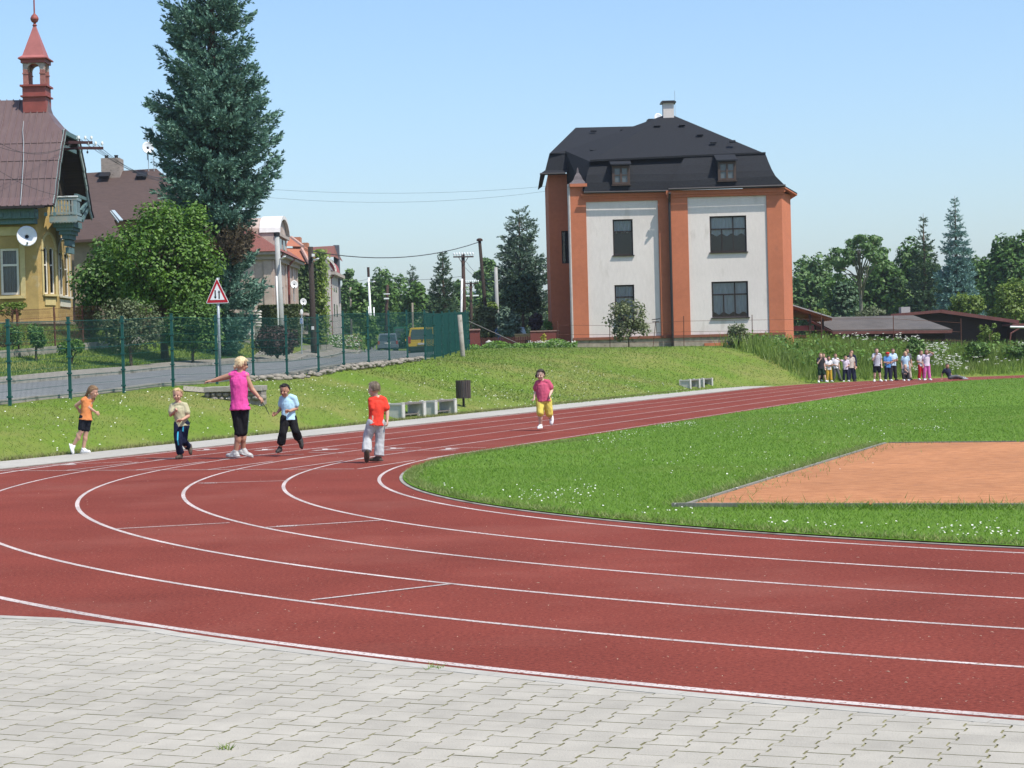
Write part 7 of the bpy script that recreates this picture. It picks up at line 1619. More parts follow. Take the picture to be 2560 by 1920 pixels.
M_brk = mat('red_brick_wall', (.20, .055, .045), .92, .25, 4, .4, 20, col2=(.15, .05, .042), aniso=(2, 2, 9))
d = 98; a, b = P(1176, 884, d), P(1199, 822, d); zg = T((a.x + b.x) / 2, d); root = thing('brick_pillar', 'red brick gate pillar right of the fence end', 'pillar', ((a.x + b.x) / 2, d, zg)); mb = MB(); mb.box(a.x, b.x, d, d + .5, zg - .2, b.z - .07); mb.build('shaft', M_brk, root); mb = MB(); mb.box(a.x - .04, b.x + .03, d - .05, d + .55, b.z - .068, b.z); mb.build('cap', mat('pinkish_cap', (.33, .2, .17), .9, .15, 6), root)
d = 101; root = thing('picket_fence', 'dark red picket fence of the garden left of the orange house', 'fence', onground(1260, d)); x0, x1 = gx(1200, d), gx(1330, d); zt = P(1260, 843, d).z; zb = T((x0 + x1) / 2, d)
mb = MB(); mb.box(x0, x1, d + .03, d + .07, zt - .25, zt - .18); mb.box(x0, x1, d + .03, d + .07, zb + .2, zb + .27); mb.build('rail', mat('dark_red_wood', (.075, .025, .022), .8, .2, 5), root)
for i in range(30): mb = MB(); x = x0 + (x1 - x0) * (i + .5) / 30; mb.box(x - .032, x + .032, d, d + .028, zb + .05, zt + .02 * math.sin(i * 1.7)); mb.build('picket', MATS['dark_red_wood'], root)
d = 100.5; x0, x1 = gx(1327, d), gx(1400, d); z = P(1350, 829, d).z; zg = T((x0 + x1) / 2, d); root = thing('brick_wall', 'low dark red brick wall joining the orange house', 'wall', ((x0 + x1) / 2, d, zg)); mb = MB(); mb.box(x0, gx(1345, d), d, d + .3, zg - .2, z); mb.box(gx(1345, d), x1, d, d + .3, zg - .2, z - .02); mb.build('wall', M_brk, root); mb = MB(); mb.box(x0 - .02, x1, d - .03, d + .33, z + .002, z + .05); mb.build('coping', mat('pinkish_cap', (.33, .2, .17)), root)
d = 103.0; x0, x1 = gx(1288, d), gx(1327, d); z = P(1310, 835, d).z; root = thing('boundary_wall', 'sandy yellow wall top below the parked blue car', 'wall', ((x0 + x1) / 2, d, zg)); mb = MB(); mb.box(x0, x1, d, d + .3, zg - .2, z - .04); mb.build('wall', mat('sand_wall', (.42, .27, .12), .9, .12, 5), root); mb = MB(); mb.box(x0 - .02, x1 + .02, d - .03, d + .33, z - .038, z + .02); mb.build('coping', mat('sand_coping', (.47, .33, .18), .9, .1, 5), root)
d = 97.5; p = onground(1223, d); root = thing('stone_lantern', 'small pale stone lantern with a wide cap in the garden plants', 'garden ornament', p); mb = MB(); mb.lathe(p, [(.13, -.1), (.13, .36), (.15, .38)], 8); mb.build('shaft', M_concrete_old, root); mb = MB(); mb.lathe(p + Vector((0, 0, .383)), [(.19, 0), (.17, .05), (.06, .10), (.02, .13)], 10); mb.build('cap', M_concrete, root)
d0 = 101; root = thing('concrete_fence', 'grey concrete slab wall behind the dark lamp post', 'wall', onground(795, d0)); 
for i in range(5):
 a = onground(757 + i * 15, d0 + i * .2); b = onground(757 + i * 15 + 14.2, d0 + (i + .95) * .2); mb = MB(); zt = P(790, 862, d0).z; m0 = min(a.z, b.z) - .2; mb.prism([(a.x, a.y, m0), (b.x, b.y, m0), (b.x, b.y, zt), (a.x, a.y, zt)], (0, .12, 0)); mb.build('slab', M_concrete_old, root)
d0 = 128; root = thing('brick_wall', 'old reddish brick wall behind the roadside plants', 'wall', onground(880, d0)); mb = MB(); a, b = onground(858, d0), onground(905, d0 + 4); zt = P(880, 836, d0).z; mb.prism([(a.x, a.y, a.z - .3), (b.x, b.y, b.z - .3), (b.x, b.y, zt), (a.x, a.y, zt)], (0, .3, 0)); mb.build('wall', mat('faded_brick', (.22, .11, .085), .95, .3, 4, aniso=(2, 2, 8)), root)
root = thing('wire_fence', 'thin wire fence on rusty iron posts in front of the orange house', 'fence', onground(1700, 97.2)); tops = []
for px, yt, yb_, d in ((1394, 801, 868, 97.4), (1524, 803, 866, 97.2), (1709, 790, 864, 97.2), (1880, 787, 862, 97.2), (2053, 784, 862, 99.4), (2233, 784, 858, 101), (2402, 796, 860, 102)):
 a, b = P(px + 1, yb_, d), P(px, yt, d); zg = T(a.x, d); mb = MB(); mb.tube([(a.x, d, min(zg, a.z) - .1), b], .022, 6); mb.build('post', M_rust, root); tops.append((b, Vector((a.x, d, max(zg, a.z) + .05))))
mb = MB()
for (t0, g0), (t1, g1) in zip(tops[:-1], tops[1:]):
 for f in (.82, .45, .1): mb.tube([g0.lerp(t0, f), g1.lerp(t1, f)], .008, 4, cap=False)
mb.build('wire', M_rust, root)
root = thing('bird_feeder', 'small bird table on a thin stand at the corner of the house blocks', 'bird feeder', onground(1636, 97.6)); a, b = P(1634, 860, 97.6), P(1640, 798, 97.6)
mb = MB(); mb.tube([(a.x - .05, 97.6, T(a.x, 97.6) - .1), b - Vector((.02, 0, .1))], .018, 6); mb.tube([(a.x + .15, 97.6, a.z + .6), b - Vector((.0, 0, .1))], .014, 6); mb.build('stand', M_rust, root); mb = MB(); mb.obox(b, Vector((.2, 0, .02)), Vector((0, .15, 0)), Vector((0, 0, .02))); mb.obox(b - Vector((.02, 0, .13)), Vector((.16, 0, 0)), Vector((0, .12, 0)), Vector((0, 0, .02))); mb.build('tray', M_wood_dark, root)
                # -- overhead wires
def wire(label, pts, sag, r=.012, grp=None):
 p = [Vector(q) for q in pts]; out = []
 for a, b in zip(p[:-1], p[1:]):
  for i in range(12): t = i / 12; out.append(a.lerp(b, t) - Vector((0, 0, sag * 4 * t * (1 - t))))
 out.append(p[-1]); root = thing('overhead_wire', label, 'wire', p[0], grp); mb = MB(); mb.tube(out, r, 5, cap=False); mb.build('cable', M_wire, root)
wire('thick cable from the leaning pole to the black lamp post', [P(1198, 605, 108), P(780, 628, 88)], .55, .022)
wire('upper faint high wire between the tall spruce and the orange house', [P(1372, 465, 106), P(600, 468, 100)], .35, .006); wire('lower faint high wire between the tall spruce and the orange house', [P(1372, 477, 106), P(600, 487, 100)], .5, .006)
for i, (y0, y1, x0, lab) in enumerate(((347, 445, 216, 'from the right end of the upper crossarm'), (349, 447, 202, 'from the middle of the upper crossarm'), (362, 452, 244, 'from the right end of the lower crossarm'), (364, 455, 232, 'from the middle of the lower crossarm'))):
 wire('telephone wire running down to the brown roof ' + lab, [P(x0, y0, 71.9), P(405 + 6 * i, y1, 94)], .3, .010, None)
wire('telephone wire crossing the villa roof, upper of the sagging pair', [P(-40, 330, 69.4), P(176, 361, 71.6)], .55, .008); wire('telephone wire crossing the villa roof, lower of the sagging pair', [P(-40, 352, 69.2), P(176, 364, 71.5)], .35, .008); wire('wire slanting down across the villa roof to the balcony', [P(-40, 400, 68.8), P(170, 492, 70.6)], .25, .008)
wire('drooping cable under the right end of the telegraph pole arm', [P(1166, 655, 127.5), P(1230, 700, 120)], .3, .012); wire('cable between the far tree tops and the telegraph pole', [P(1160, 690, 127.8), P(930, 691, 150)], .25, .012)
wire('cable from the black lamp post past the red dormer to the white lamp post', [P(781, 668, 88), P(922, 696, 149.8)], .4, .012)
wire('cable from the white telegraph tube into the spruce', [P(1162, 668, 127.6), P(1235, 715, 117)], .2, .012)
                # -- cars
def car(label, px, d, W, H, L, paint, heading=0.0, style='estate', lower=None, z=None):
 """car seen from the rear; body built in its own frame: x right, y forward (away), z up"""
 base = onground(px, d); base.z += .05
 root = thing('car', label, 'car', base); c, s = math.cos(heading), math.sin(heading)
 def W3(x, y, zz): return Vector((base.x + x * c - y * s, base.y + x * s + y * c, base.z + zz))
 hw = W / 2; hb = H * .56 if style != 'van' else H * .5
 def loft(rings, mb, close=True):
  n = len(rings[0]); vs = [W3(*p) for r in rings for p in r]; k = len(rings)
  fs = [(i * n + j, i * n + (j + 1) % n, (i + 1) * n + (j + 1) % n, (i + 1) * n + j) for i in range(k - 1) for j in range(n)]
  fs += [tuple(range(n - 1, -1, -1)), tuple((k - 1) * n + j for j in range(n))]; mb.add(vs, fs)
 def ring(y, w, z0, z1, r=.09): return [(-w + r, y, z0), (w - r, y, z0), (w, y, z0 + r), (w, y, z1 - r * .6), (w - r, y, z1), (-w + r, y, z1), (-w, y, z1 - r * .6), (-w, y, z0 + r)]
 b = MB(); gc = .24
 loft([ring(0, hw * .90, gc + .05, hb - .02), ring(.12, hw * .98, gc, hb), ring(.9, hw, gc, hb + .01), ring(L * .7, hw, gc, hb - .02), ring(L - .25, hw * .96, gc + .02, hb - .14), ring(L, hw * .84, gc + .1, hb - .26)], b)
 o = b.build('body', paint, root, smooth=False); fixn(o)
 b = MB(); tw_ = hw * .78 if style != 'van' else hw * .90; yr = .25 if style == 'estate' else .08
 e = L * (.62 if style != 'van' else .9)
 def cr(y, w0, w1, z0, z1): return [(-w0, y, z0), (w0, y, z0), (w1, y, z1 - .05), (w1 - .07, y, z1), (-w1 + .07, y, z1), (-w1, y, z1 - .05)]
 loft([[(-hw * .9, .05, hb - .03), (hw * .9, .05, hb - .03), (tw_, yr, H - .06), (tw_ - .07, yr + .05, H - .01), (-tw_ + .07, yr + .05, H - .01), (-tw_, yr, H - .06)], cr(yr + .5, hw * .95, tw_ + .02, hb - .03, H), cr(e - .7, hw * .95, tw_, hb - .03, H - .03), [(-hw * .93, e + .25, hb - .03), (hw * .93, e + .25, hb - .03), (tw_ * .96, e - .35, H - .1), (tw_ * .9, e - .4, H - .06), (-tw_ * .9, e - .4, H - .06), (-tw_ * .96, e - .35, H - .1)]], b)
 fixn(b.build('cabin', paint, root))
 def quad(nm, pts, m, par=root, th=.012):
  q = MB(); q.prism([W3(*p) for p in pts], (s * th, -c * th, 0)); fixn(q.build(nm, m, par))
 M_cg = mat('car_glass', (.035, .05, .055), .08, .2, 1, spec=.8)
 lerp = lambda t, a, b_: a + (b_ - a) * t
 def onrear(x, t, pr=.0): zz = lerp(t, hb - .03, H - .06); yy = lerp(t, .05, yr); return (x, yy - .01 - pr, zz)
 t0, t1 = .10, .90
 wl = lambda t: lerp(t, hw * .9, tw_) - .10
 quad('rear_window', [onrear(-wl(t0), t0), onrear(wl(t0), t0), onrear(wl(t1), t1), onrear(-wl(t1), t1)], M_cg)
 for sx in (-1, 1):
  q = MB(); x0, x1 = sx * (hw * .945 + .006), sx * (tw_ + .012)
  q.add([W3(x0, .55, hb + .06), W3(x0, e - .3, hb + .06), W3(x1, e - .75, H - .14), W3(x1, .6, H - .14)], [(0, 1, 2, 3)]); q.build('side_window', M_cg, root)
  q = MB(); lz0, lz1 = (hb - .30, hb + .02) if style == 'estate' else (hb - .18, hb + .22)
  q.obox(W3(sx * hw * .86, .03, (lz0 + lz1) / 2), Vector((c, s, 0)) * .085, Vector((-s, c, 0)) * .05, Vector((0, 0, (lz1 - lz0) / 2))); q.build('tail_light', mat('tail_light_red', (.32, .02, .02), .25, .1, 4, spec=.6), root)
  for yy in (.78, L - .85):
   ctr = W3(sx * (hw - .11), yy, .31); ax = Vector((c, s, 0)); q = MB(); q.tube([ctr - ax * .10, ctr - ax * .09, ctr + ax * .09, ctr + ax * .10], [.27, .315, .315, .27], 18); wh = q.build('wheel', mat('tyre_rubber', (.015, .015, .016), .9, .2, 6), root); q = MB(); q.tube([ctr + ax * sx * .085, ctr + ax * sx * .106], .19, 14); q.build('rim', M_galv, wh)
  q = MB(); q.obox(W3(sx * (hw + .08), e + .05, hb + .05), Vector((c, s, 0)) * .09, Vector((-s, c, 0)) * .04, Vector((0, 0, .06))); q.build('mirror', paint, root)
 lw = lower or paint
 q = MB(); q.obox(W3(0, -.02, gc + .20), Vector((c, s, 0)) * hw * .95, Vector((-s, c, 0)) * .07, Vector((0, 0, .15))); q.build('bumper', lw, root, bevel=.03)
 q = MB(); q.obox(W3(0, -.0, gc + .02), Vector((c, s, 0)) * hw * .8, Vector((-s, c, 0)) * .06, Vector((0, 0, .07))); q.build('valance', M_black, root)
 zpl = hb - .16 if style == 'estate' else gc + .5
 q = MB(); q.obox(W3(0, -.0, zpl), Vector((c, s, 0)) * .26, Vector((-s, c, 0)) * .05, Vector((0, 0, .055))); q.build('number_plate', mat('plate_white', (.55, .55, .52), .5, .1, 14), root)
 q = MB(); q.obox(W3(0, .0, hb - .035), Vector((c, s, 0)) * .045, Vector((-s, c, 0)) * .045, Vector((0, 0, .045))); q.build('emblem', M_black, root)
 return root
P_grey = mat('grey_blue_paint', (.12, .15, .18), .3, .04, 3, spec=.6); P_yel = mat('yellow_paint', (.62, .42, .02), .35, .04, 3, spec=.6); P_grn = mat('green_paint', (.015, .11, .05), .4, .05, 3, spec=.5); P_blue = mat('blue_paint', (.04, .10, .22), .3, .04, 3, spec=.6); P_blk = mat('dark_trim', (.022, .024, .026), .5, .1, 4)
car('grey estate car parked on the road left of the yellow car', 970, 160, 1.75, 1.50, 4.4, P_grey, .06)
car('yellow high roofed car with dark bumper seen from behind', 1056, 117, 1.80, 1.72, 4.2, P_yel, .03, 'suv', P_blk)
car('dark green van between the grey and the yellow car', 1012, 172, 1.95, 2.15, 4.9, P_grn, .08, 'van', P_blk)
car('dark car with yellowish plate partly hidden right of the yellow car', 1098, 122, 1.7, 1.45, 4.1, P_blk, .02)
car('blue parked car seen over the sandy wall', 1312, 110, 1.7, 1.45, 4.2, P_blue, 1.2)
                # -- far hills
hv = []; n = 60
for i in range(n + 1): x = -600 + 1200 * i / n; hv.append((x, 1500, 0)); 
for i in range(n + 1): x = -600 + 1200 * i / n; hv.append((x, 1560 + 30 * math.sin(i), 26 + 30 * math.exp(-((x + 36) / 60) ** 2) + 5 * math.sin(i * .9) + 4 * math.sin(i * .37 + 1)))
for i in range(n + 1): x = -600 + 1200 * i / n; hv.append((x, 1900, 0))
F = [[i, i + 1, n + 2 + i, n + 1 + i] for i in range(n)] + [[n + 1 + i, n + 2 + i, 2 * n + 3 + i, 2 * n + 2 + i] for i in range(n)]
tag(npobj('hills', npmesh('hills', hv, F, smooth=True, mats=[mat('hazy_wooded_hill', (.05, .09, .10), .95, .3, .02)])), 'wooded hills on the horizon', kind='structure')  # distance haze is put into the bluish base colour of the woods
F = [[0, 1, 2, 3]]
tag(npobj('plain', npmesh('plain', [(-900, 455, 1.5), (900, 455, 1.5), (900, 1600, 1.5), (-900, 1600, 1.5)], F, mats=[M_meadow])), 'open land between the trees and the hills', kind='structure')
hz = bpy.data.materials.new('summer_haze'); hz.use_nodes = True; t_ = hz.node_tree; t_.nodes.remove(t_.nodes['Principled BSDF']); pv_ = t_.nodes.new('ShaderNodeVolumePrincipled'); pv_.inputs['Color'].default_value = (.80, .88, 1, 1); pv_.inputs['Density'].default_value = .0002; pv_.inputs['Anisotropy'].default_value = .2; t_.links.new(pv_.outputs[0], t_.nodes['Material Output'].inputs['Volume'])
mb = MB(); mb.box(-950, 950, -60, 2000, -1.3, 80); tag(fixn(mb.build('haze', hz)), 'thin summer haze in the air', kind='stuff')
                # -- people
SKIN = mat('skin', (.47, .27, .19), .55, .08, 6, spec=.35); SKIN_T = mat('tanned_skin', (.40, .215, .14), .55, .08, 6, spec=.35); SKIN_P = mat('pale_skin', (.56, .36, .28), .55, .06, 6, spec=.35)
def cloth(name, col, var=.12): return mat('cloth_' + name, col, .9, var, 7, .5, 16, spec=.1)
def hairm(name, col, col2=None): return mat('hair_' + name, col, .55, .35, 14, .5, 60, aniso=(5, 5, .8), col2=col2, spec=.35)
def remesh(mb, name, mats, parent, org, voxel, smooth=3, loc=None, fold=0):
 """fuse overlapping shapes into one continuous skin"""
 me = mb.mesh(name + '_raw', mats, org); tmp = bpy.data.objects.new('tmp', me); COL.objects.link(tmp)
 md = tmp.modifiers.new('r', 'REMESH'); md.mode = 'VOXEL'; md.voxel_size = voxel; md.use_smooth_shade = True
 if smooth: sm = tmp.modifiers.new('s', 'SMOOTH'); sm.factor = .5; sm.iterations = smooth
 dg = bpy.context.evaluated_depsgraph_get(); out = bpy.data.meshes.new_from_object(tmp.evaluated_get(dg)); out.name = name
 bpy.data.objects.remove(tmp); bpy.data.meshes.remove(me)
 out.materials.clear(); out.materials.append(mats)
 if fold and voxel < .0135:   # creases in cloth
  from mathutils import noise as nz_
  for v in out.vertices:
   q = v.co; k_ = nz_.noise(Vector((q.x * 17, q.y * 17, q.z * 8 + q.x * 9))) + .6 * nz_.noise(Vector((q.x * 31 + 5, q.y * 31, q.z * 19 - q.x * 22))); v.co = q + v.normal * (fold * k_)
 o = bpy.data.objects.new(name, out); link(o, parent)
 if parent is None: o.location = loc
 ORI[o.name] = Vector(org); return o
def hand(mb, w, d, s, palm_n, curl=.9, side=1):
 """five fingered hand at wrist w pointing along d; palm_n = palm normal"""
 d = Vector(d).normalized(); n = Vector(palm_n); n = (n - d * n.dot(d)); n = n.normalized() if n.length > 1e-3 else d.orthogonal().normalized(); k = d.cross(n) * side
 mb.ball(Vector(w) + d * .034 * s, (.040 * s, .030 * s, .014 * s), 10, 7, ax=(d, k, n))
 for i, (o, L) in enumerate(((-.022, .040), (-.0075, .047), (.0075, .044), (.021, .034))):
  b = Vector(w) + d * .062 * s + k * o * s; a1 = d * math.cos(curl * .45) + n * math.sin(curl * .45); m_ = b + a1 * L * .55 * s; a2 = d * math.cos(curl * 1.3) + n * math.sin(curl * 1.3); e = m_ + a2 * L * .55 * s
  mb.cone(b - d * .012 * s, m_, .0085 * s, .0075 * s, 7); mb.cone(m_, e, .0075 * s, .0062 * s, 7)
 t0 = Vector(w) + d * .022 * s - k * .022 * s; t1 = t0 + (d * .7 - k * .75 + n * .35).normalized() * .028 * s; t2 = t1 + (d * .95 - k * .1 + n * .45).normalized() * .024 * s
 mb.cone(t0, t1, .010 * s, .0088 * s, 7); mb.cone(t1, t2, .0088 * s, .007 * s, 7)
def person(label, base, J, look, chest_dir, S, skin, fit, hair, voxel=.0062, group=None, build=1.0, hands=None):
 """J: joints in world space. look: where the face points; chest_dir: where the chest points; S: body scale (1 = 1.25 m child)
 fit: dict of garments; hair: (material, style)"""
 J = {k: Vector(v) for k, v in J.items()}; base = Vector(base); Z = Vector((0, 0, 1))
 look = Vector(look).normalized(); cd = Vector(chest_dir).normalized()
 m = MB(); hd = J['head']; hr = .093 * S ** .4; B = build
 up = (Z - look * look.z).normalized(); sd = look.cross(up).normalized()
 m.ball(hd + up * hr * .18 - look * hr * .06, (hr * .80, hr * .93, hr * .98), 16, 12, ax=(sd, look, up))       # skull
 m.ball(hd - up * hr * .42 + look * hr * .22, (hr * .60, hr * .62, hr * .66), 14, 10, ax=(sd, look, up))         # jaw and face
 m.ball(hd - up * hr * .92 + look * hr * .52, (hr * .24, hr * .22, hr * .18), 10, 7, ax=(sd, look, up))          # chin
 m.cone(hd + look * hr * .80 - up * hr * .02, hd + look * hr * 1.02 - up * hr * .30, hr * .09, hr * .15, 8)      # nose
 for q in (-1, 1):
  m.ball(hd + sd * q * hr * .80 - look * hr * .08 - up * hr * .12, (hr * .09, hr * .17, hr * .26), 8, 6, ax=(sd, look, up))  # ears
  m.ball(hd + sd * q * hr * .40 + look * hr * .62 - up * hr * .34, (hr * .26, hr * .22, hr * .22), 8, 6, ax=(sd, look, up))  # cheeks
 nk = J['neck']; m.cone(nk - Z * .02 * S, hd - up * hr * .55 - look * hr * .15, .040 * S * B ** .5, .040 * S, 10)
 sl, sr = J['sho_l'], J['sho_r']; hl, hr_ = J['hip_l'], J['hip_r']; sm, hm = (sl + sr) / 2, (hl + hr_) / 2
 sx = (sr - sl).normalized(); hx_ = (hr_ - hl).normalized()
 spine = (sm - hm); su = spine.normalized()
 wS = max((sr - sl).length / 2, .075 * S); wH = max((hr_ - hl).length / 2, .05 * S)
 def tors(mb, g=0.0, top=True, z0=0.0):
  def ell(c, wx, dy, hz, ax): 
   y = ax.cross(su).normalized(); x = su.cross(y).normalized(); mb.ball(c, (wx + g, dy + g, hz + g), 16, 10, ax=(x, y, su))
  if top:
   ell(hm + spine * .80, wS * .98 + .012 * S, .070 * S * B, .115 * S, sx); ell(hm + spine * .62, wS * .92 * B ** .5, .078 * S * B, .13 * S, sx)
  ell(hm + spine * .40, (wS * .45 + wH * .62) * B + .012 * S, .074 * S * B ** 1.5, .13 * S, (sx + hx_).normalized())
  ell(hm + spine * .16, wH * 1.0 * B + .045 * S, .080 * S * B ** 1.3, .12 * S, hx_)
  ell(hm - su * .005 * S, wH * .95 + .050 * S * B, .082 * S * B, .085 * S, hx_)
 tors(m, -.014 * S if 'shirt' in fit else 0)
 def LF(mb, g, hem):
  secs = [(.99, wS * .62, .050 * S, sx), (.90, wS * .98 + .012 * S, .066 * S * B, sx), (.72, wS * .97 + .014 * S, .078 * S * B, sx), (.5, (wS * .6 + wH * .5) * B + .016 * S, .077 * S * B ** 1.3, sx), (.28, (wS * .3 + wH * .8) * B + .022 * S, .080 * S * B ** 1.5, hx_), (.08, wH * B + .052 * S, .086 * S * B ** 1.3, hx_), (-(hem - .03 * S) / spine.length, wH * B + .070 * S, .098 * S * B, hx_)]
  vs = []; n = 20
  for t, wx, dy, ax in secs:
   y = ax.cross(su).normalized(); x = su.cross(y).normalized(); c = hm + spine * t
   for i in range(n): a = 2 * math.pi * i / n; vs.append(c + x * (wx + g) * math.cos(a) + y * (dy + g) * math.sin(a))
  k = len(secs); mb.add(vs, [(i * n + j, i * n + (j + 1) % n, (i + 1) * n + (j + 1) % n, (i + 1) * n + j) for i in range(k - 1) for j in range(n)] + [tuple(range(n)), tuple((k - 1) * n + j for j in range(n - 1, -1, -1))])
 for q in 'lr':
  m.ball(J['sho_' + q], .048 * S * B ** .5, 10, 8)
  m.cone(nk - Z * .01 * S, J['sho_' + q], .038 * S, .040 * S, 10)
  m.cone(J['sho_' + q], J['elb_' + q], .042 * S * B ** .5, .032 * S * B ** .5, 10); m.cone(J['elb_' + q], J['wri_' + q], .032 * S * B ** .5, .021 * S, 10)
  dv = J['wri_' + q] - J['elb_' + q]; hs = (hands or {}).get(q, {}); hand(m, J['wri_' + q], hs.get('dir', dv), S * 1.02, hs.get('palm', -cd.cross(Z) * (1 if q == 'r' else -1) * .3 + cd * .2 + (hm - J['wri_' + q]) * 1.0), hs.get('curl', .9), (1 if q == 'r' else -1) * (1 if cd.y < 0 else -1))
  m.cone(J['hip_' + q], J['kne_' + q], .070 * S * B ** .6, .047 * S * B ** .5, 12); m.cone(J['kne_' + q], J['ank_' + q], .046 * S * B ** .5, .029 * S, 12)
  cf = J['kne_' + q].lerp(J['ank_' + q], .32); bk = (J['kne_' + q] - J['toe_' + q]); m.ball(cf, (.046 * S, .046 * S, .085 * S), 10, 8)
  hg = Vector(J.get('sole_' + q, (0, 0, -1))).normalized(); ft = J['toe_' + q] - J['ank_' + q]; ft = (ft - hg * ft.dot(hg)).normalized(); m.cone(J['ank_' + q], J['ank_' + q] + hg * .032 * S + ft * .075 * S, .030 * S, .020 * S, 10)
 body = remesh(m, 'person', skin, None, base, voxel, 2, loc=base); tag(body, label, 'person', group)
 vc = max(voxel * 1.5, .009)
 e = MB()
 for q in (-1, 1): e.ball(hd + look * hr * .80 + sd * q * hr * .33 + up * hr * .03, (hr * .13, hr * .07, hr * .085), 8, 6, ax=(sd, look, up))
 e.build('eyes', mat('eye_dark', (.03, .02, .016), .25, .1, 4, spec=.6), body)
 e = MB(); e.ball(hd + look * hr * .86 - up * hr * .60, (hr * .22, hr * .06, hr * .06), 8, 6, ax=(sd, look, up)); e.build('mouth', mat('lips', (.30, .09, .08), .5, .1, 6), body)
 hmat, style = hair
 h = MB(); n1, n2 = 22, 16; vs = []; fs = []
 def keep(v):   # v in head frame: x side, y look, z up
  low = style.get('low', -.35); front = style.get('front', .50)
  if v.y > .25: return v.z > front + .25 * (v.y - .6)
  return v.z > low if v.y < -.12 else v.z > low + (v.y + .12) * 1.6 + .25
 grid = {}
 for i in range(n2 + 1):
  for j in range(n1):
   th, ph = math.pi * i / n2, 2 * math.pi * j / n1; v = Vector((math.sin(th) * math.cos(ph), math.sin(th) * math.sin(ph), math.cos(th)))
   if keep(v):
    t = style.get('thick', .10); nz = random.uniform(-.02, .03) * style.get('messy', 1)
    h.ball(hd + up * hr * .18 - look * hr * .06 + sd * v.x * hr * (.78 + t * .25) + look * v.y * hr * (.91 + t * .25) + up * v.z * hr * (.96 + t * .25 + nz), hr * (.12 + t * .42 + random.uniform(-.03, .03)), 6, 4)
 for (a, b, r0, r1) in style.get('tails', []):
  pa = hd + sd * a[0] * hr + look * a[1] * hr + up * a[2] * hr; pb = hd + sd * b[0] * hr + look * b[1] * hr + up * b[2] * hr; h.cone(pa, pb, r0 * hr, r1 * hr, 9)
 remesh(h, 'hair', hmat, body, base, .010 if voxel < .008 else .014, 1)
 st = MB()
 for i in range(420 if voxel < .008 else 90):   # loose strands over the hair
  v = Vector((random.gauss(0, 1), random.gauss(0, 1), random.gauss(0, 1))).normalized()
  if not keep(v): continue
  c_ = hd + up * hr * .18 - look * hr * .06; out_ = (sd * v.x + look * v.y + up * v.z); p0 = c_ + sd * v.x * hr * .88 + look * v.y * hr * 1.0 + up * v.z * hr * 1.05
  fl = (-up * .8 - look * .3 + sd * random.uniform(-.3, .3)); fl = (fl - out_ * fl.dot(out_)).normalized(); l_ = hr * random.uniform(.22, .5) * style.get('messy', 1) ** .5; st.tube([p0, p0 + fl * l_ * .5 + out_ * hr * .10, p0 + fl * l_ + out_ * hr * random.uniform(.02, .12)], [hr * .028, hr * .024, hr * .006], 4, cap=False)
 st.build('hair_strands', hmat, body)
 if style.get('glasses'):
  g = MB()
  for q in (-1, 1): g.ball(hd + look * hr * .88 + sd * q * hr * .36 + up * hr * .06, (hr * .24, hr * .08, hr * .15), 10, 6, ax=(sd, look, up)); g.bar(hd + look * hr * .85 + sd * q * hr * .62 + up * hr * .08, hd + sd * q * hr * .86 - look * hr * .05 + up * hr * .08, hr * .05, hr * .06)
  g.build('sunglasses', M_black, body)
 if style.get('cap'):
  c = MB(); c.ball(hd + up * hr * .42 - look * hr * .05, (hr * .95, hr * 1.05, hr * .80), 14, 9, ax=(sd, look, up)); c.obox(hd + up * hr * .55 + look * hr * 1.15, sd * hr * .55, look * hr * .35, up * hr * .05); remesh(c, 'cap', style['cap'], body, base, .012, 1)
 if 'shirt' in fit:
  f = fit['shirt']; g = f.get('g', .013) * S; s = MB(); LF(s, g, f.get('hem', .06) * S)
  ext = f.get('hem', .06) * S
  xh = hx_ * (wH + .052 * S * B + g); 
  for q in 'lr':
   s.cone(nk - Z * .045 * S, J['sho_' + q], .050 * S, .050 * S, 10); s.cone(sm + (J['sho_' + q] - sm) * .4 + su * .025 * S, J['sho_' + q], .052 * S, (.052 if f.get('sleeve', .5) > 0 else .047) * S * B ** .5, 10)
   if f.get('sleeve', .5) > 0:
    e_ = J['sho_' + q].lerp(J['elb_' + q], min(1, f['sleeve'])); s.cone(J['sho_' + q], e_, .056 * S * B ** .5, f.get('cuff', .052) * S * B ** .5, 12); s.cone(J['sho_' + q].lerp(e_, .5), e_, .052 * S * B ** .5, f.get('cuff', .052) * S * B ** .5, 12, flat=True)
    if f['sleeve'] > 1: s.cone(J['elb_' + q], J['elb_' + q].lerp(J['wri_' + q], f['sleeve'] - 1), .045 * S, .036 * S, 10)
  o = remesh(s, f.get('name', 'shirt'), f['m'], body, base, vc, 3, fold=.0065 * S)
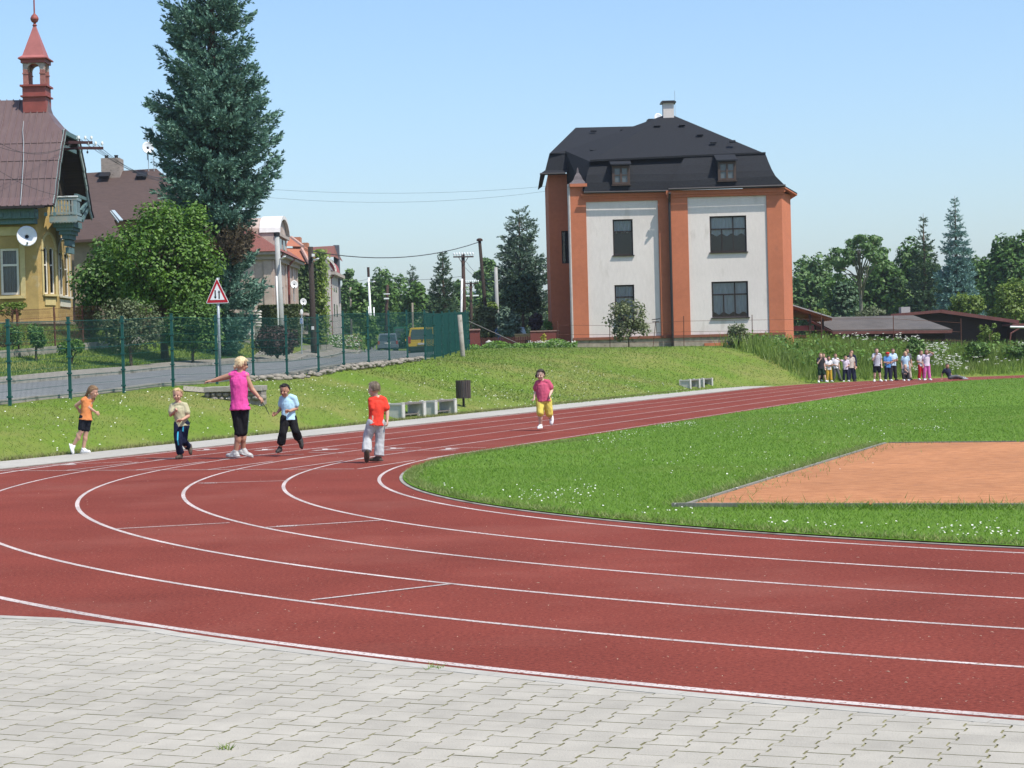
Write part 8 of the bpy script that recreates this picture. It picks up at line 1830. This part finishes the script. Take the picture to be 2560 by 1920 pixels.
 if 'legs' in fit:
  f = fit['legs']; g = f.get('g', .013) * S; s = MB(); 
  s.ball(hm + su * .035 * S, (wH * 1.0 * B + .046 * S + g, .080 * S * B ** 1.2 + g, .09 * S), 14, 9, ax=(hx_, hx_.cross(su).normalized(), su)); s.ball(hm - su * .01 * S, (wH * .95 + .052 * S * B + g, .084 * S * B + g, .085 * S), 14, 9, ax=(hx_, hx_.cross(su).normalized(), su))
  for q in 'lr':
   h_, k_, a_ = J['hip_' + q], J['kne_' + q], J['ank_' + q]; L = f['len']; r0, r1, r2 = .070 * S * B ** .6 + g, .048 * S * B ** .5 + g * f.get('loose', 1), f.get('ra', .040) * S + g * f.get('loose', 1)
   if L <= 1: e_ = h_.lerp(k_, L); rr = r0 + (r1 - r0) * L; s.cone(h_, e_, r0, rr, 12); s.cone(h_.lerp(e_, .5), e_ + (e_ - h_).normalized() * .012, (r0 + rr) / 2, rr * 1.02, 14, flat=True)
   else: 
    e_ = k_.lerp(a_, L - 1); rr = r1 + (r2 - r1) * (L - 1); s.cone(h_, k_, r0, r1, 12); s.cone(k_, k_.lerp(e_, .8), r1, rr, 12); s.cone(k_.lerp(e_, .4), e_, rr * 1.0, rr * 1.03, 14, flat=True)
  o = remesh(s, f.get('name', 'trousers'), f['m'], body, base, vc, 3, fold=.0065 * S)
  for st in f.get('stripe', []):     # contrasting stripe down one leg
   q, m_, w_, dirv, t0, t1 = st; s = MB(); h_, k_, a_ = J['hip_' + q], J['kne_' + q], J['ank_' + q]; dv = Vector(dirv).normalized(); pts = []
   for i in range(9):
    t = t0 + (t1 - t0) * i / 8; c_ = h_.lerp(k_, t) if t < 1 else k_.lerp(a_, t - 1); rr = (.070 - .020 * min(t, 1)) * S + g; pts.append(c_ + dv * (rr + .004))
   for a, b in zip(pts[:-1], pts[1:]): s.bar(a, b, w_, .008, up=dv)
   s.build('stripe', m_, body)
 if 'shoe' in fit:
  for q in 'lr':
   f = fit['shoe']; s = MB(); a, t = J['ank_' + q], J['toe_' + q]; dn = f.get('dn_' + q, None); fd = (t - a); 
   hgt = Vector(J.get('sole_' + q, (0, 0, -1))).normalized(); fwd = (fd - hgt * fd.dot(hgt)).normalized(); L = .105 * S; c_ = a + hgt * .032 * S + fwd * .042 * S
   s.ball(c_ - fwd * .045 * S, (.042 * S, .050 * S, .036 * S), 10, 7, ax=(fwd.cross(hgt), fwd, hgt)); s.ball(c_ + fwd * .035 * S + hgt * .006 * S, (.043 * S, .075 * S, .030 * S), 12, 8, ax=(fwd.cross(hgt), fwd, hgt)); s.ball(c_ + hgt * .022 * S, (.046 * S, .122 * S, .016 * S), 12, 6, ax=(fwd.cross(hgt), fwd, hgt)); s.cone(a - hgt * .01 * S, c_, .036 * S, .042 * S, 10)
   remesh(s, 'shoe', f['m'], body, base, vc * .9, 1)
   if 'sole' in f: z = MB(); z.ball(c_ + hgt * .034 * S, (.045 * S, .118 * S, .010 * S), 12, 6, ax=(fwd.cross(hgt), fwd, hgt)); z.build('sole', f['sole'], body)
 return body
def crop_person(label, cs, x0, y0, foot_px, j, off, look, chest, H, skin, fit, hair, sole=None, build=1.0, hands=None, dz=0.0, group=None):
 """joints measured in an enlarged view (scale cs, corner x0,y0); off: metres away from (+) or towards (-) the viewer"""
 fp = G0(x0 + foot_px[0] / cs, y0 + foot_px[1] / cs, 0.012); d = fp.y; J = {}
 for k, (x, y) in j.items():
  p = P(x0 + x / cs, y0 + y / cs, d + off.get(k, 0)); J[k] = p
 for k, v in (sole or {}).items(): J['sole_' + k] = Vector(v)
 return person(label, (fp.x, fp.y, 0.0), J, look, chest, H, skin, fit, hair, build=build, hands=hands, group=group)
W_SHOE = mat('white_shoe', (.70, .70, .70), .6, .05, 8); D_SHOE = mat('dark_shoe', (.028, .024, .022), .6, .2, 8); B_SHOE = mat('brown_sandal', (.11, .085, .06), .7, .4, 20, col2=(.03, .025, .022)); G_SHOE = mat('grey_white_shoe', (.52, .52, .50), .6, .3, 22, col2=(.25, .25, .25))
S0_ = 3.568
crop_person('girl with braided hair running in a sleeveless orange top and black shorts', S0_, 140, 880, (215, 912),
 dict(head=(331, 357), neck=(300, 412), sho_l=(243, 432), sho_r=(318, 428), elb_l=(178, 478), elb_r=(290, 492), wri_l=(200, 512), wri_r=(352, 535), hip_l=(243, 585), hip_r=(287, 588), kne_l=(222, 712), kne_r=(268, 718), ank_l=(153, 838), ank_r=(243, 868), toe_l=(152, 895), toe_r=(268, 893)),
 dict(sho_l=-.03, sho_r=.05, elb_l=.02, elb_r=-.04, wri_l=.10, wri_r=.02, hip_l=-.02, hip_r=.04, kne_l=-.03, kne_r=.05, ank_l=-.02, ank_r=.05, toe_l=-.03, toe_r=.03),
 (.93, -.12, -.18), (.85, .5, 0), .98, SKIN, dict(shirt=dict(m=cloth('orange', (.60, .22, .08)), sleeve=0, hem=.07, name='top'), legs=dict(m=cloth('black_shorts', (.014, .016, .022)), len=.78, g=.010, name='shorts'), shoe=dict(m=W_SHOE)),
 (hairm('light_brown', (.17, .10, .05), (.26, .165, .085)), dict(low=-.45, front=.42, thick=.10, tails=[((0, -.95, .1), (-.1, -1.15, -.5), .34, .30), ((-.1, -1.15, -.5), (-.35, -1.5, -1.25), .30, .34), ((-.35, -1.5, -1.25), (-.3, -1.7, -1.9), .32, .10), ((-.7, -.1, -.5), (-.6, .4, -1.5), .16, .14)])), sole=dict(l=(-.85, -.1, -.25)))
crop_person('blond boy jogging in a pale khaki shirt and navy track trousers', S0_, 140, 880, (1115, 948),
 dict(head=(1083, 384), neck=(1088, 440), sho_l=(1042, 482), sho_r=(1150, 478), elb_l=(1022, 562), elb_r=(1180, 572), wri_l=(1062, 528), wri_r=(1125, 605), hip_l=(1092, 645), hip_r=(1148, 642), kne_l=(1085, 785), kne_r=(1138, 795), ank_l=(1112, 912), ank_r=(1178, 845), toe_l=(1085, 938), toe_r=(1200, 905)),
 dict(elb_l=-.03, wri_l=-.19, elb_r=-.02, wri_r=-.20, kne_l=-.12, kne_r=-.02, ank_r=.20, toe_l=-.10, toe_r=.16, ank_l=-.01),
 (-.12, -1, -.06), (-.1, -1, .02), .97, SKIN, dict(shirt=dict(m=cloth('khaki', (.42, .40, .26)), sleeve=.62, hem=.07, cuff=.060), legs=dict(m=cloth('navy', (.012, .016, .040)), len=1.92, g=.016, ra=.046, stripe=[('l', cloth('turquoise', (.05, .38, .55)), .022, (.15, -1, 0), .45, 1.35), ('r', cloth('turquoise', (.05, .38, .55)), .022, (-.1, -1, 0), .10, .42)]), shoe=dict(m=B_SHOE)),
 (hairm('blond', (.50, .34, .16), (.64, .48, .27)), dict(low=-.15, front=.62, thick=.08, messy=1.6)), sole=dict(l=(-.1, .1, -1), r=(.7, .5, -.2)), hands=dict(l=dict(dir=(.55, -.6, .55), curl=1.3), r=dict(dir=(-.75, -.4, -.1), curl=.5)))
WF = crop_person('blonde woman in a pink sleeveless top and black leggings pointing left', S0_, 140, 880, (1625, 945),
 dict(head=(1655, 112), neck=(1642, 178), sho_l=(1566, 208), sho_r=(1690, 212), elb_l=(1455, 240), elb_r=(1748, 330), wri_l=(1392, 258), wri_r=(1808, 400), hip_l=(1605, 490), hip_r=(1672, 490), kne_l=(1632, 705), kne_r=(1668, 700), ank_l=(1602, 893), ank_r=(1668, 872), toe_l=(1575, 938), toe_r=(1722, 880)),
 dict(sho_l=0, sho_r=.02, elb_l=.02, wri_l=.02, elb_r=.02, wri_r=-.02, kne_l=-.02, kne_r=.05, ank_l=0, ank_r=.12, toe_l=.03, toe_r=.12, head=.02),
 (.80, .45, -.12), (.25, .95, 0), 1.30, SKIN_T, dict(shirt=dict(m=cloth('pink', (.64, .075, .30)), sleeve=0, hem=.07, g=.016, name='top'), legs=dict(m=cloth('black_leggings', (.013, .013, .016)), len=1.12, g=.010, ra=.045, name='leggings', stripe=[('r', cloth('grey_green', (.10, .16, .15)), .014, (1, -.3, 0), .1, 1.05)]), shoe=dict(m=G_SHOE)),
 (hairm('pale_blond', (.62, .47, .25), (.78, .66, .44)), dict(low=-.5, front=.45, thick=.07, messy=1.1, glasses=True, tails=[((0, -.8, -.1), (-.1, -1.05, -.42), .36, .3), ((-.2, -.9, -.5), (-.3, -1.0, -.75), .25, .2)])), build=1.0, sole=dict(l=(0, 0, -1), r=(-.25, 0, -.75)),
 hands=dict(l=dict(dir=(-1, 0, -.06), palm=(0, .2, -1), curl=.8), r=dict(dir=(.7, -.1, -.75), curl=1.4)))
a_, b_ = P(140 + 1822 / S0_, 880 + 425 / S0_, WF.location.y - .03), P(140 + 1902 / S0_, 880 + 558 / S0_, WF.location.y - .10)
st = thing('stick', 'thin dark green stick in the hand of the woman', 'stick', b_); m_ = MB(); m_.tube([a_ + (a_ - b_) * .12, a_.lerp(b_, .5) + Vector((.005, 0, .012)), b_], [.008, .007, .005], 7); m_.build('shaft', mat('stick_green', (.02, .035, .018), .7, .3, 9), st)
crop_person('smiling dark haired boy running in a light blue shirt and black trousers', 4.254, 660, 920, (165, 930),
 dict(head=(219, 240), neck=(237, 298), sho_l=(193, 325), sho_r=(318, 322), elb_l=(182, 430), elb_r=(347, 428), wri_l=(135, 482), wri_r=(272, 458), hip_l=(228, 535), hip_r=(296, 535), kne_l=(202, 690), kne_r=(332, 665), ank_l=(172, 850), ank_r=(374, 768), toe_l=(145, 905), toe_r=(385, 842)),
 dict(elb_l=.08, wri_l=.02, elb_r=.02, wri_r=-.16, kne_l=-.10, kne_r=-.02, ank_l=-.04, ank_r=.22, toe_l=-.12, toe_r=.18, hip_l=-.03, hip_r=.03, sho_l=.03, sho_r=-.03, head=-.04),
 (-.30, -1, -.22), (-.25, -1, .02), .99, SKIN_T, dict(shirt=dict(m=cloth('sky_blue', (.40, .62, .74)), sleeve=.62, hem=.06, cuff=.062, g=.016), legs=dict(m=cloth('black_trousers', (.015, .015, .017)), len=1.72, g=.020, ra=.055), shoe=dict(m=D_SHOE)),
 (hairm('black', (.010, .009, .009), (.025, .02, .018)), dict(low=-.15, front=.62, thick=.06)), sole=dict(l=(-.1, .15, -1), r=(.55, .65, -.2)), hands=dict(l=dict(dir=(-.8, -.2, -.35), curl=1.4), r=dict(dir=(-.8, -.45, .15), curl=1.4)))
crop_person('boy in a bright red shirt and light grey trousers seen from behind', 4.254, 660, 920, (1150, 1000),
 dict(head=(1168, 226), neck=(1188, 296), sho_l=(1142, 345), sho_r=(1268, 338), elb_l=(1160, 462), elb_r=(1310, 455), wri_l=(1158, 560), wri_r=(1312, 552), hip_l=(1150, 585), hip_r=(1228, 582), kne_l=(1098, 745), kne_r=(1234, 750), ank_l=(1090, 895), ank_r=(1222, 945), toe_l=(1088, 975), toe_r=(1160, 985)),
 dict(elb_l=-.05, wri_l=-.08, elb_r=.04, wri_r=0, kne_l=.02, kne_r=.06, ank_l=-.08, ank_r=.03, toe_l=-.02, toe_r=.05, sho_l=-.03, sho_r=.05, hip_l=-.02, hip_r=.03),
 (-.85, .45, -.12), (-.35, .93, 0), 1.02, SKIN_P, dict(shirt=dict(m=cloth('red', (.68, .055, .035)), sleeve=.72, hem=.07, cuff=.060, g=.016), legs=dict(m=cloth('light_grey', (.42, .43, .44)), len=1.95, g=.020, ra=.055), shoe=dict(m=B_SHOE)),
 (hairm('mousy', (.16, .12, .085), (.24, .185, .135)), dict(low=-.45, front=.62, thick=.06)), sole=dict(l=(.15, -.75, -.35)))
crop_person('sturdy girl in a pink shirt and yellow knee trousers running on the straight', 2.989, 1120, 880, (690, 582),
 dict(head=(692, 172), neck=(706, 208), sho_l=(672, 232), sho_r=(745, 228), elb_l=(655, 295), elb_r=(775, 285), wri_l=(645, 338), wri_r=(760, 325), hip_l=(692, 362), hip_r=(740, 362), kne_l=(690, 455), kne_r=(757, 462), ank_l=(692, 548), ank_r=(768, 488), toe_l=(680, 572), toe_r=(770, 518)),
 dict(elb_l=.05, wri_l=-.02, elb_r=.02, wri_r=-.16, kne_l=-.10, kne_r=.02, ank_r=.25, toe_l=-.10, toe_r=.24, head=-.03),
 (-.35, -1, -.1), (-.15, -1, 0), 1.06, SKIN_P, dict(shirt=dict(m=cloth('rose', (.46, .085, .15)), sleeve=.6, hem=.05, cuff=.066, g=.016), legs=dict(m=cloth('yellow', (.64, .52, .11)), len=1.02, g=.020), shoe=dict(m=W_SHOE)),
 (hairm('dark_brown', (.028, .018, .014), (.05, .033, .026)), dict(low=-.45, front=.55, thick=.14, messy=2, tails=[((.5, -.6, .2), (1.25, -.8, -.2), .40, .34), ((1.25, -.8, -.2), (1.45, -.9, -.75), .32, .12), ((-.5, .3, .8), (-1.0, .5, .95), .2, .1)])), build=1.22, sole=dict(r=(.35, .75, -.3)))
def far_kid(label, px, py, H, face, skin, shirt, legs, shoe, hair, arms='down', stance='stand', sleeve=.55, leg_len=1.9, style=None, dd=0.0, lean=0, sname='shirt', lname='trousers'):
 fp = G0(px, py, 0.012); d = fp.y + dd; fp = Vector((gx(px, d, py), d, max(T(gx(px, d, py), d), 0.0) + .0)); S = H / 1.25
 c, s = math.cos(face), math.sin(face)                  # face: angle of the look direction, -pi/2 = towards the viewer
 F = Vector((c, s, 0)); Rt = Vector((-s, c, 0)); Z = Vector((0, 0, 1))
 pt = lambda r, f, z: fp + Rt * r * S + F * f * S + Z * z * S
 J = dict(head=pt(0, .02, 1.125), neck=pt(0, 0, 1.02), sho_l=pt(-.115, 0, .985), sho_r=pt(.115, 0, .985), hip_l=pt(-.065, 0, .60), hip_r=pt(.065, 0, .60),
   kne_l=pt(-.085, .02, .325), kne_r=pt(.09, .0, .325), ank_l=pt(-.10, -.03, .065), ank_r=pt(.115, -.01, .065), toe_l=pt(-.115, .09, .03), toe_r=pt(.15, .09, .03),
   elb_l=pt(-.165, -.02, .77), elb_r=pt(.165, -.02, .77), wri_l=pt(-.165, .06, .585), wri_r=pt(.165, .06, .585))
 if stance == 'step': J.update(kne_r=pt(.13, .05, .33), ank_r=pt(.20, .02, .07), toe_r=pt(.25, .12, .03), kne_l=pt(-.06, .02, .325))
 if stance == 'sit': J = dict(head=pt(0, .10, .68), neck=pt(0, .05, .575), sho_l=pt(-.11, .04, .54), sho_r=pt(.11, .04, .54), hip_l=pt(-.065, -.05, .17), hip_r=pt(.065, -.05, .17), kne_l=pt(-.15, .20, .36), kne_r=pt(.12, .20, .36), ank_l=pt(-.09, .24, .06), ank_r=pt(.09, .25, .06), toe_l=pt(-.11, .36, .03), toe_r=pt(.11, .37, .03), elb_l=pt(-.17, .14, .35), elb_r=pt(.16, .16, .35), wri_l=pt(-.05, .25, .35), wri_r=pt(.02, .16, .50))
 if stance == 'lie': J = dict(head=pt(.02, .02, .58), neck=pt(0, 0, .47), sho_l=pt(-.11, .02, .43), sho_r=pt(.11, .0, .43), hip_l=pt(.10, .05, .10), hip_r=pt(.18, -.02, .10), kne_l=pt(.38, .16, .14), kne_r=pt(.48, .05, .08), ank_l=pt(.66, .14, .06), ank_r=pt(.78, .05, .055), toe_l=pt(.75, .20, .05), toe_r=pt(.87, .10, .05), elb_l=pt(-.20, -.06, .24), elb_r=pt(.15, .06, .22), wri_l=pt(-.22, -.02, .05), wri_r=pt(.18, .09, .05))
 if arms == 'face_l': J.update(elb_l=pt(-.15, .10, .80), wri_l=pt(-.04, .13, .97))
 if arms == 'eyes_r': J.update(elb_r=pt(.25, .08, 1.06), wri_r=pt(.10, .13, 1.13))
 if arms == 'cross': J.update(elb_l=pt(-.165, .03, .78), elb_r=pt(.165, .03, .78), wri_l=pt(.03, .13, .80), wri_r=pt(-.03, .12, .74))
 if arms == 'point_l': J.update(elb_l=pt(-.24, .06, 1.02), wri_l=pt(-.42, .10, 1.09), elb_r=pt(.16, .02, .77), wri_r=pt(.05, .13, .72))
 if arms == 'belly': J.update(elb_l=pt(-.165, -.01, .77), wri_l=pt(.0, .13, .70))
 fit = dict(shirt=dict(m=shirt, sleeve=sleeve, hem=.06, g=.016, cuff=.058, name=sname), legs=dict(m=legs, len=leg_len, g=.017, ra=.050, name=lname), shoe=dict(m=shoe))
 return person(label, fp, J, F + Vector((0, 0, -.05)), F, S, skin, fit, (hair, style or dict(low=-.25, front=.60, thick=.07)), voxel=.0095, group='children waiting at the far bend')
V = -math.pi / 2
C_blk = cloth('charcoal', (.03, .03, .034)); C_wh = cloth('white', (.66, .64, .66)); C_grey = cloth('mid_grey', (.12, .125, .13)); C_navy = MATS['cloth_navy']; C_dk = cloth('dark_navy', (.022, .026, .05)); C_bei = cloth('beige', (.48, .42, .36)); C_yel = cloth('ochre', (.60, .36, .05)); C_redt = cloth('crimson', (.45, .02, .03)); C_pnk = cloth('bright_pink', (.60, .14, .38)); C_lil = cloth('pale_lilac', (.60, .52, .60)); C_blue = cloth('blue', (.10, .25, .52)); C_pale = cloth('pale_blue', (.42, .58, .70)); C_grn = cloth('dark_green', (.02, .045, .03))
H_br = hairm('brown', (.06, .038, .024), (.11, .07, .045)); H_bk = MATS['hair_black']; H_bl = MATS['hair_light_brown']; H_bd = MATS['hair_blond']
def striped(name, c1, c2, sc, both=False):
 if name in MATS: return MATS[name]
 m = mat(name, c1, .9, .06, 7); t = m.node_tree; b = t.nodes['Principled BSDF']; src = b.inputs['Base Color'].links[0].from_socket
 tc = t.nodes.new('ShaderNodeTexCoord'); w = t.nodes.new('ShaderNodeTexWave'); w.bands_direction = 'Z'; w.inputs['Scale'].default_value = sc; t.links.new(tc.outputs['Object'], w.inputs['Vector']); fac = w.outputs['Fac']
 if both:
  w2 = t.nodes.new('ShaderNodeTexWave'); w2.bands_direction = 'X'; w2.inputs['Scale'].default_value = sc; t.links.new(tc.outputs['Object'], w2.inputs['Vector']); mm = t.nodes.new('ShaderNodeMath'); mm.operation = 'MAXIMUM'; t.links.new(fac, mm.inputs[0]); t.links.new(w2.outputs['Fac'], mm.inputs[1]); fac = mm.outputs[0]
 r = t.nodes.new('ShaderNodeValToRGB'); r.color_ramp.elements[0].position = .80 if both else .5; r.color_ramp.elements[1].position = .86 if both else .56; t.links.new(fac, r.inputs[0])
 mx = t.nodes.new('ShaderNodeMix'); mx.data_type = 'RGBA'; t.links.new(r.outputs[0], mx.inputs[0]); t.links.new(src, mx.inputs[6]); mx.inputs[7].default_value = (*c2, 1); t.links.new(mx.outputs[2], b.inputs['Base Color']); return m
C_str = striped('cloth_striped', (.62, .68, .72), (.25, .45, .62), 6); C_chk = striped('cloth_checked', (.66, .66, .68), (.10, .11, .20), 7, True)
S_ = 1 / 4.424
k = lambda x, y: (1980 + x * S_, 840 + y * S_)
long_h = dict(low=-.6, front=.55, thick=.10, tails=[((-.7, -.1, -.3), (-.7, .05, -1.3), .3, .2), ((.7, -.1, -.3), (.7, .05, -1.3), .3, .2)])
tail_h = dict(low=-.4, front=.55, thick=.08)
far_kid('child in black top and dark green shorts, leftmost of the far waiting group', *k(322, 512), 1.36, V + .1, SKIN_P, C_blk, C_grn, W_SHOE, H_bl, 'face_l', leg_len=.9, style=long_h, lname='shorts', stance='step')
far_kid('child in pale pink shirt half hidden behind the black top of its neighbour', *k(352, 508), 1.30, V + .3, SKIN, cloth('pale_pink', (.58, .38, .40)), C_blk, W_SHOE, H_br, 'belly', dd=.7, style=long_h)
far_kid('small child in white shirt and yellow trousers', *k(410, 505), 1.20, V + .2, SKIN_T, C_wh, C_yel, W_SHOE, H_bk, 'cross')
far_kid('child in plain white shirt and dark grey trousers with a hand on the belly', *k(485, 500), 1.30, V + .2, SKIN, C_wh, C_grey, D_SHOE, H_br, 'belly', stance='step')
far_kid('child in white shirt stretching one arm out to the left', *k(597, 503), 1.20, V - .1, SKIN, C_lil, C_dk, W_SHOE, H_br, 'point_l')
far_kid('child in loose beige shirt and dark blue trousers', *k(655, 500), 1.34, V + .1, SKIN, C_bei, C_dk, D_SHOE, H_bl, 'down')
far_kid('child in dark jacket standing behind the loose beige shirt', *k(665, 497), 1.46, V - .1, SKIN, C_dk, C_dk, D_SHOE, H_br, 'down', dd=.7, sleeve=1.9, sname='jacket')
far_kid('tall child in checked shirt and black shorts', *k(943, 502), 1.52, V - .1, SKIN_P, C_chk, cloth('black_shorts', (.014, .016, .022)), W_SHOE, H_br, 'face_l', leg_len=.82, lname='shorts')
far_kid('child with red cap and blue shirt', *k(1062, 497), 1.34, V + .15, SKIN, C_blue, C_dk, W_SHOE, H_br, 'cross', style=dict(low=-.3, front=.6, thick=.05, cap=cloth('cap_red', (.5, .03, .03))))
far_kid('child in light blue striped shirt with folded arms', *k(1120, 493), 1.48, V + .25, SKIN, C_str, C_blk, D_SHOE, H_br, 'cross', dd=.5)
far_kid('blond girl in pale blue shirt behind the crouching child', *k(1258, 488), 1.32, V, SKIN, C_pale, C_pale, W_SHOE, H_bd, 'down', leg_len=.8, style=long_h, lname='skirt', dd=.35)
far_kid('child in dark grey shirt standing behind the blond girl', *k(1278, 488), 1.46, V + .1, SKIN_T, C_grey, C_bei, D_SHOE, H_br, 'down', dd=.9)
far_kid('crouching blond child in dark clothes in front of the group', *k(1252, 492), 1.15, V, SKIN_P, C_grey, C_blk, W_SHOE, H_bd, 'none', stance='sit', dd=-.3)
far_kid('child in white shirt and bright red trousers', *k(1432, 486), 1.36, V + .3, SKIN, C_wh, C_redt, W_SHOE, H_br, 'belly', dd=.4, style=tail_h)
far_kid('girl in pale lilac shirt and pink trousers shading her eyes', *k(1492, 488), 1.40, V + .1, SKIN, C_lil, C_pnk, W_SHOE, H_br, 'eyes_r', style=long_h)
far_kid('dark haired child lounging on the track at the right of the group', *k(1715, 480), 1.30, V + .15, SKIN_T, C_dk, C_grey, mat('grey_shoe', (.30, .32, .34), .7, .1, 6), H_bk, 'none', stance='lie', sleeve=.6)
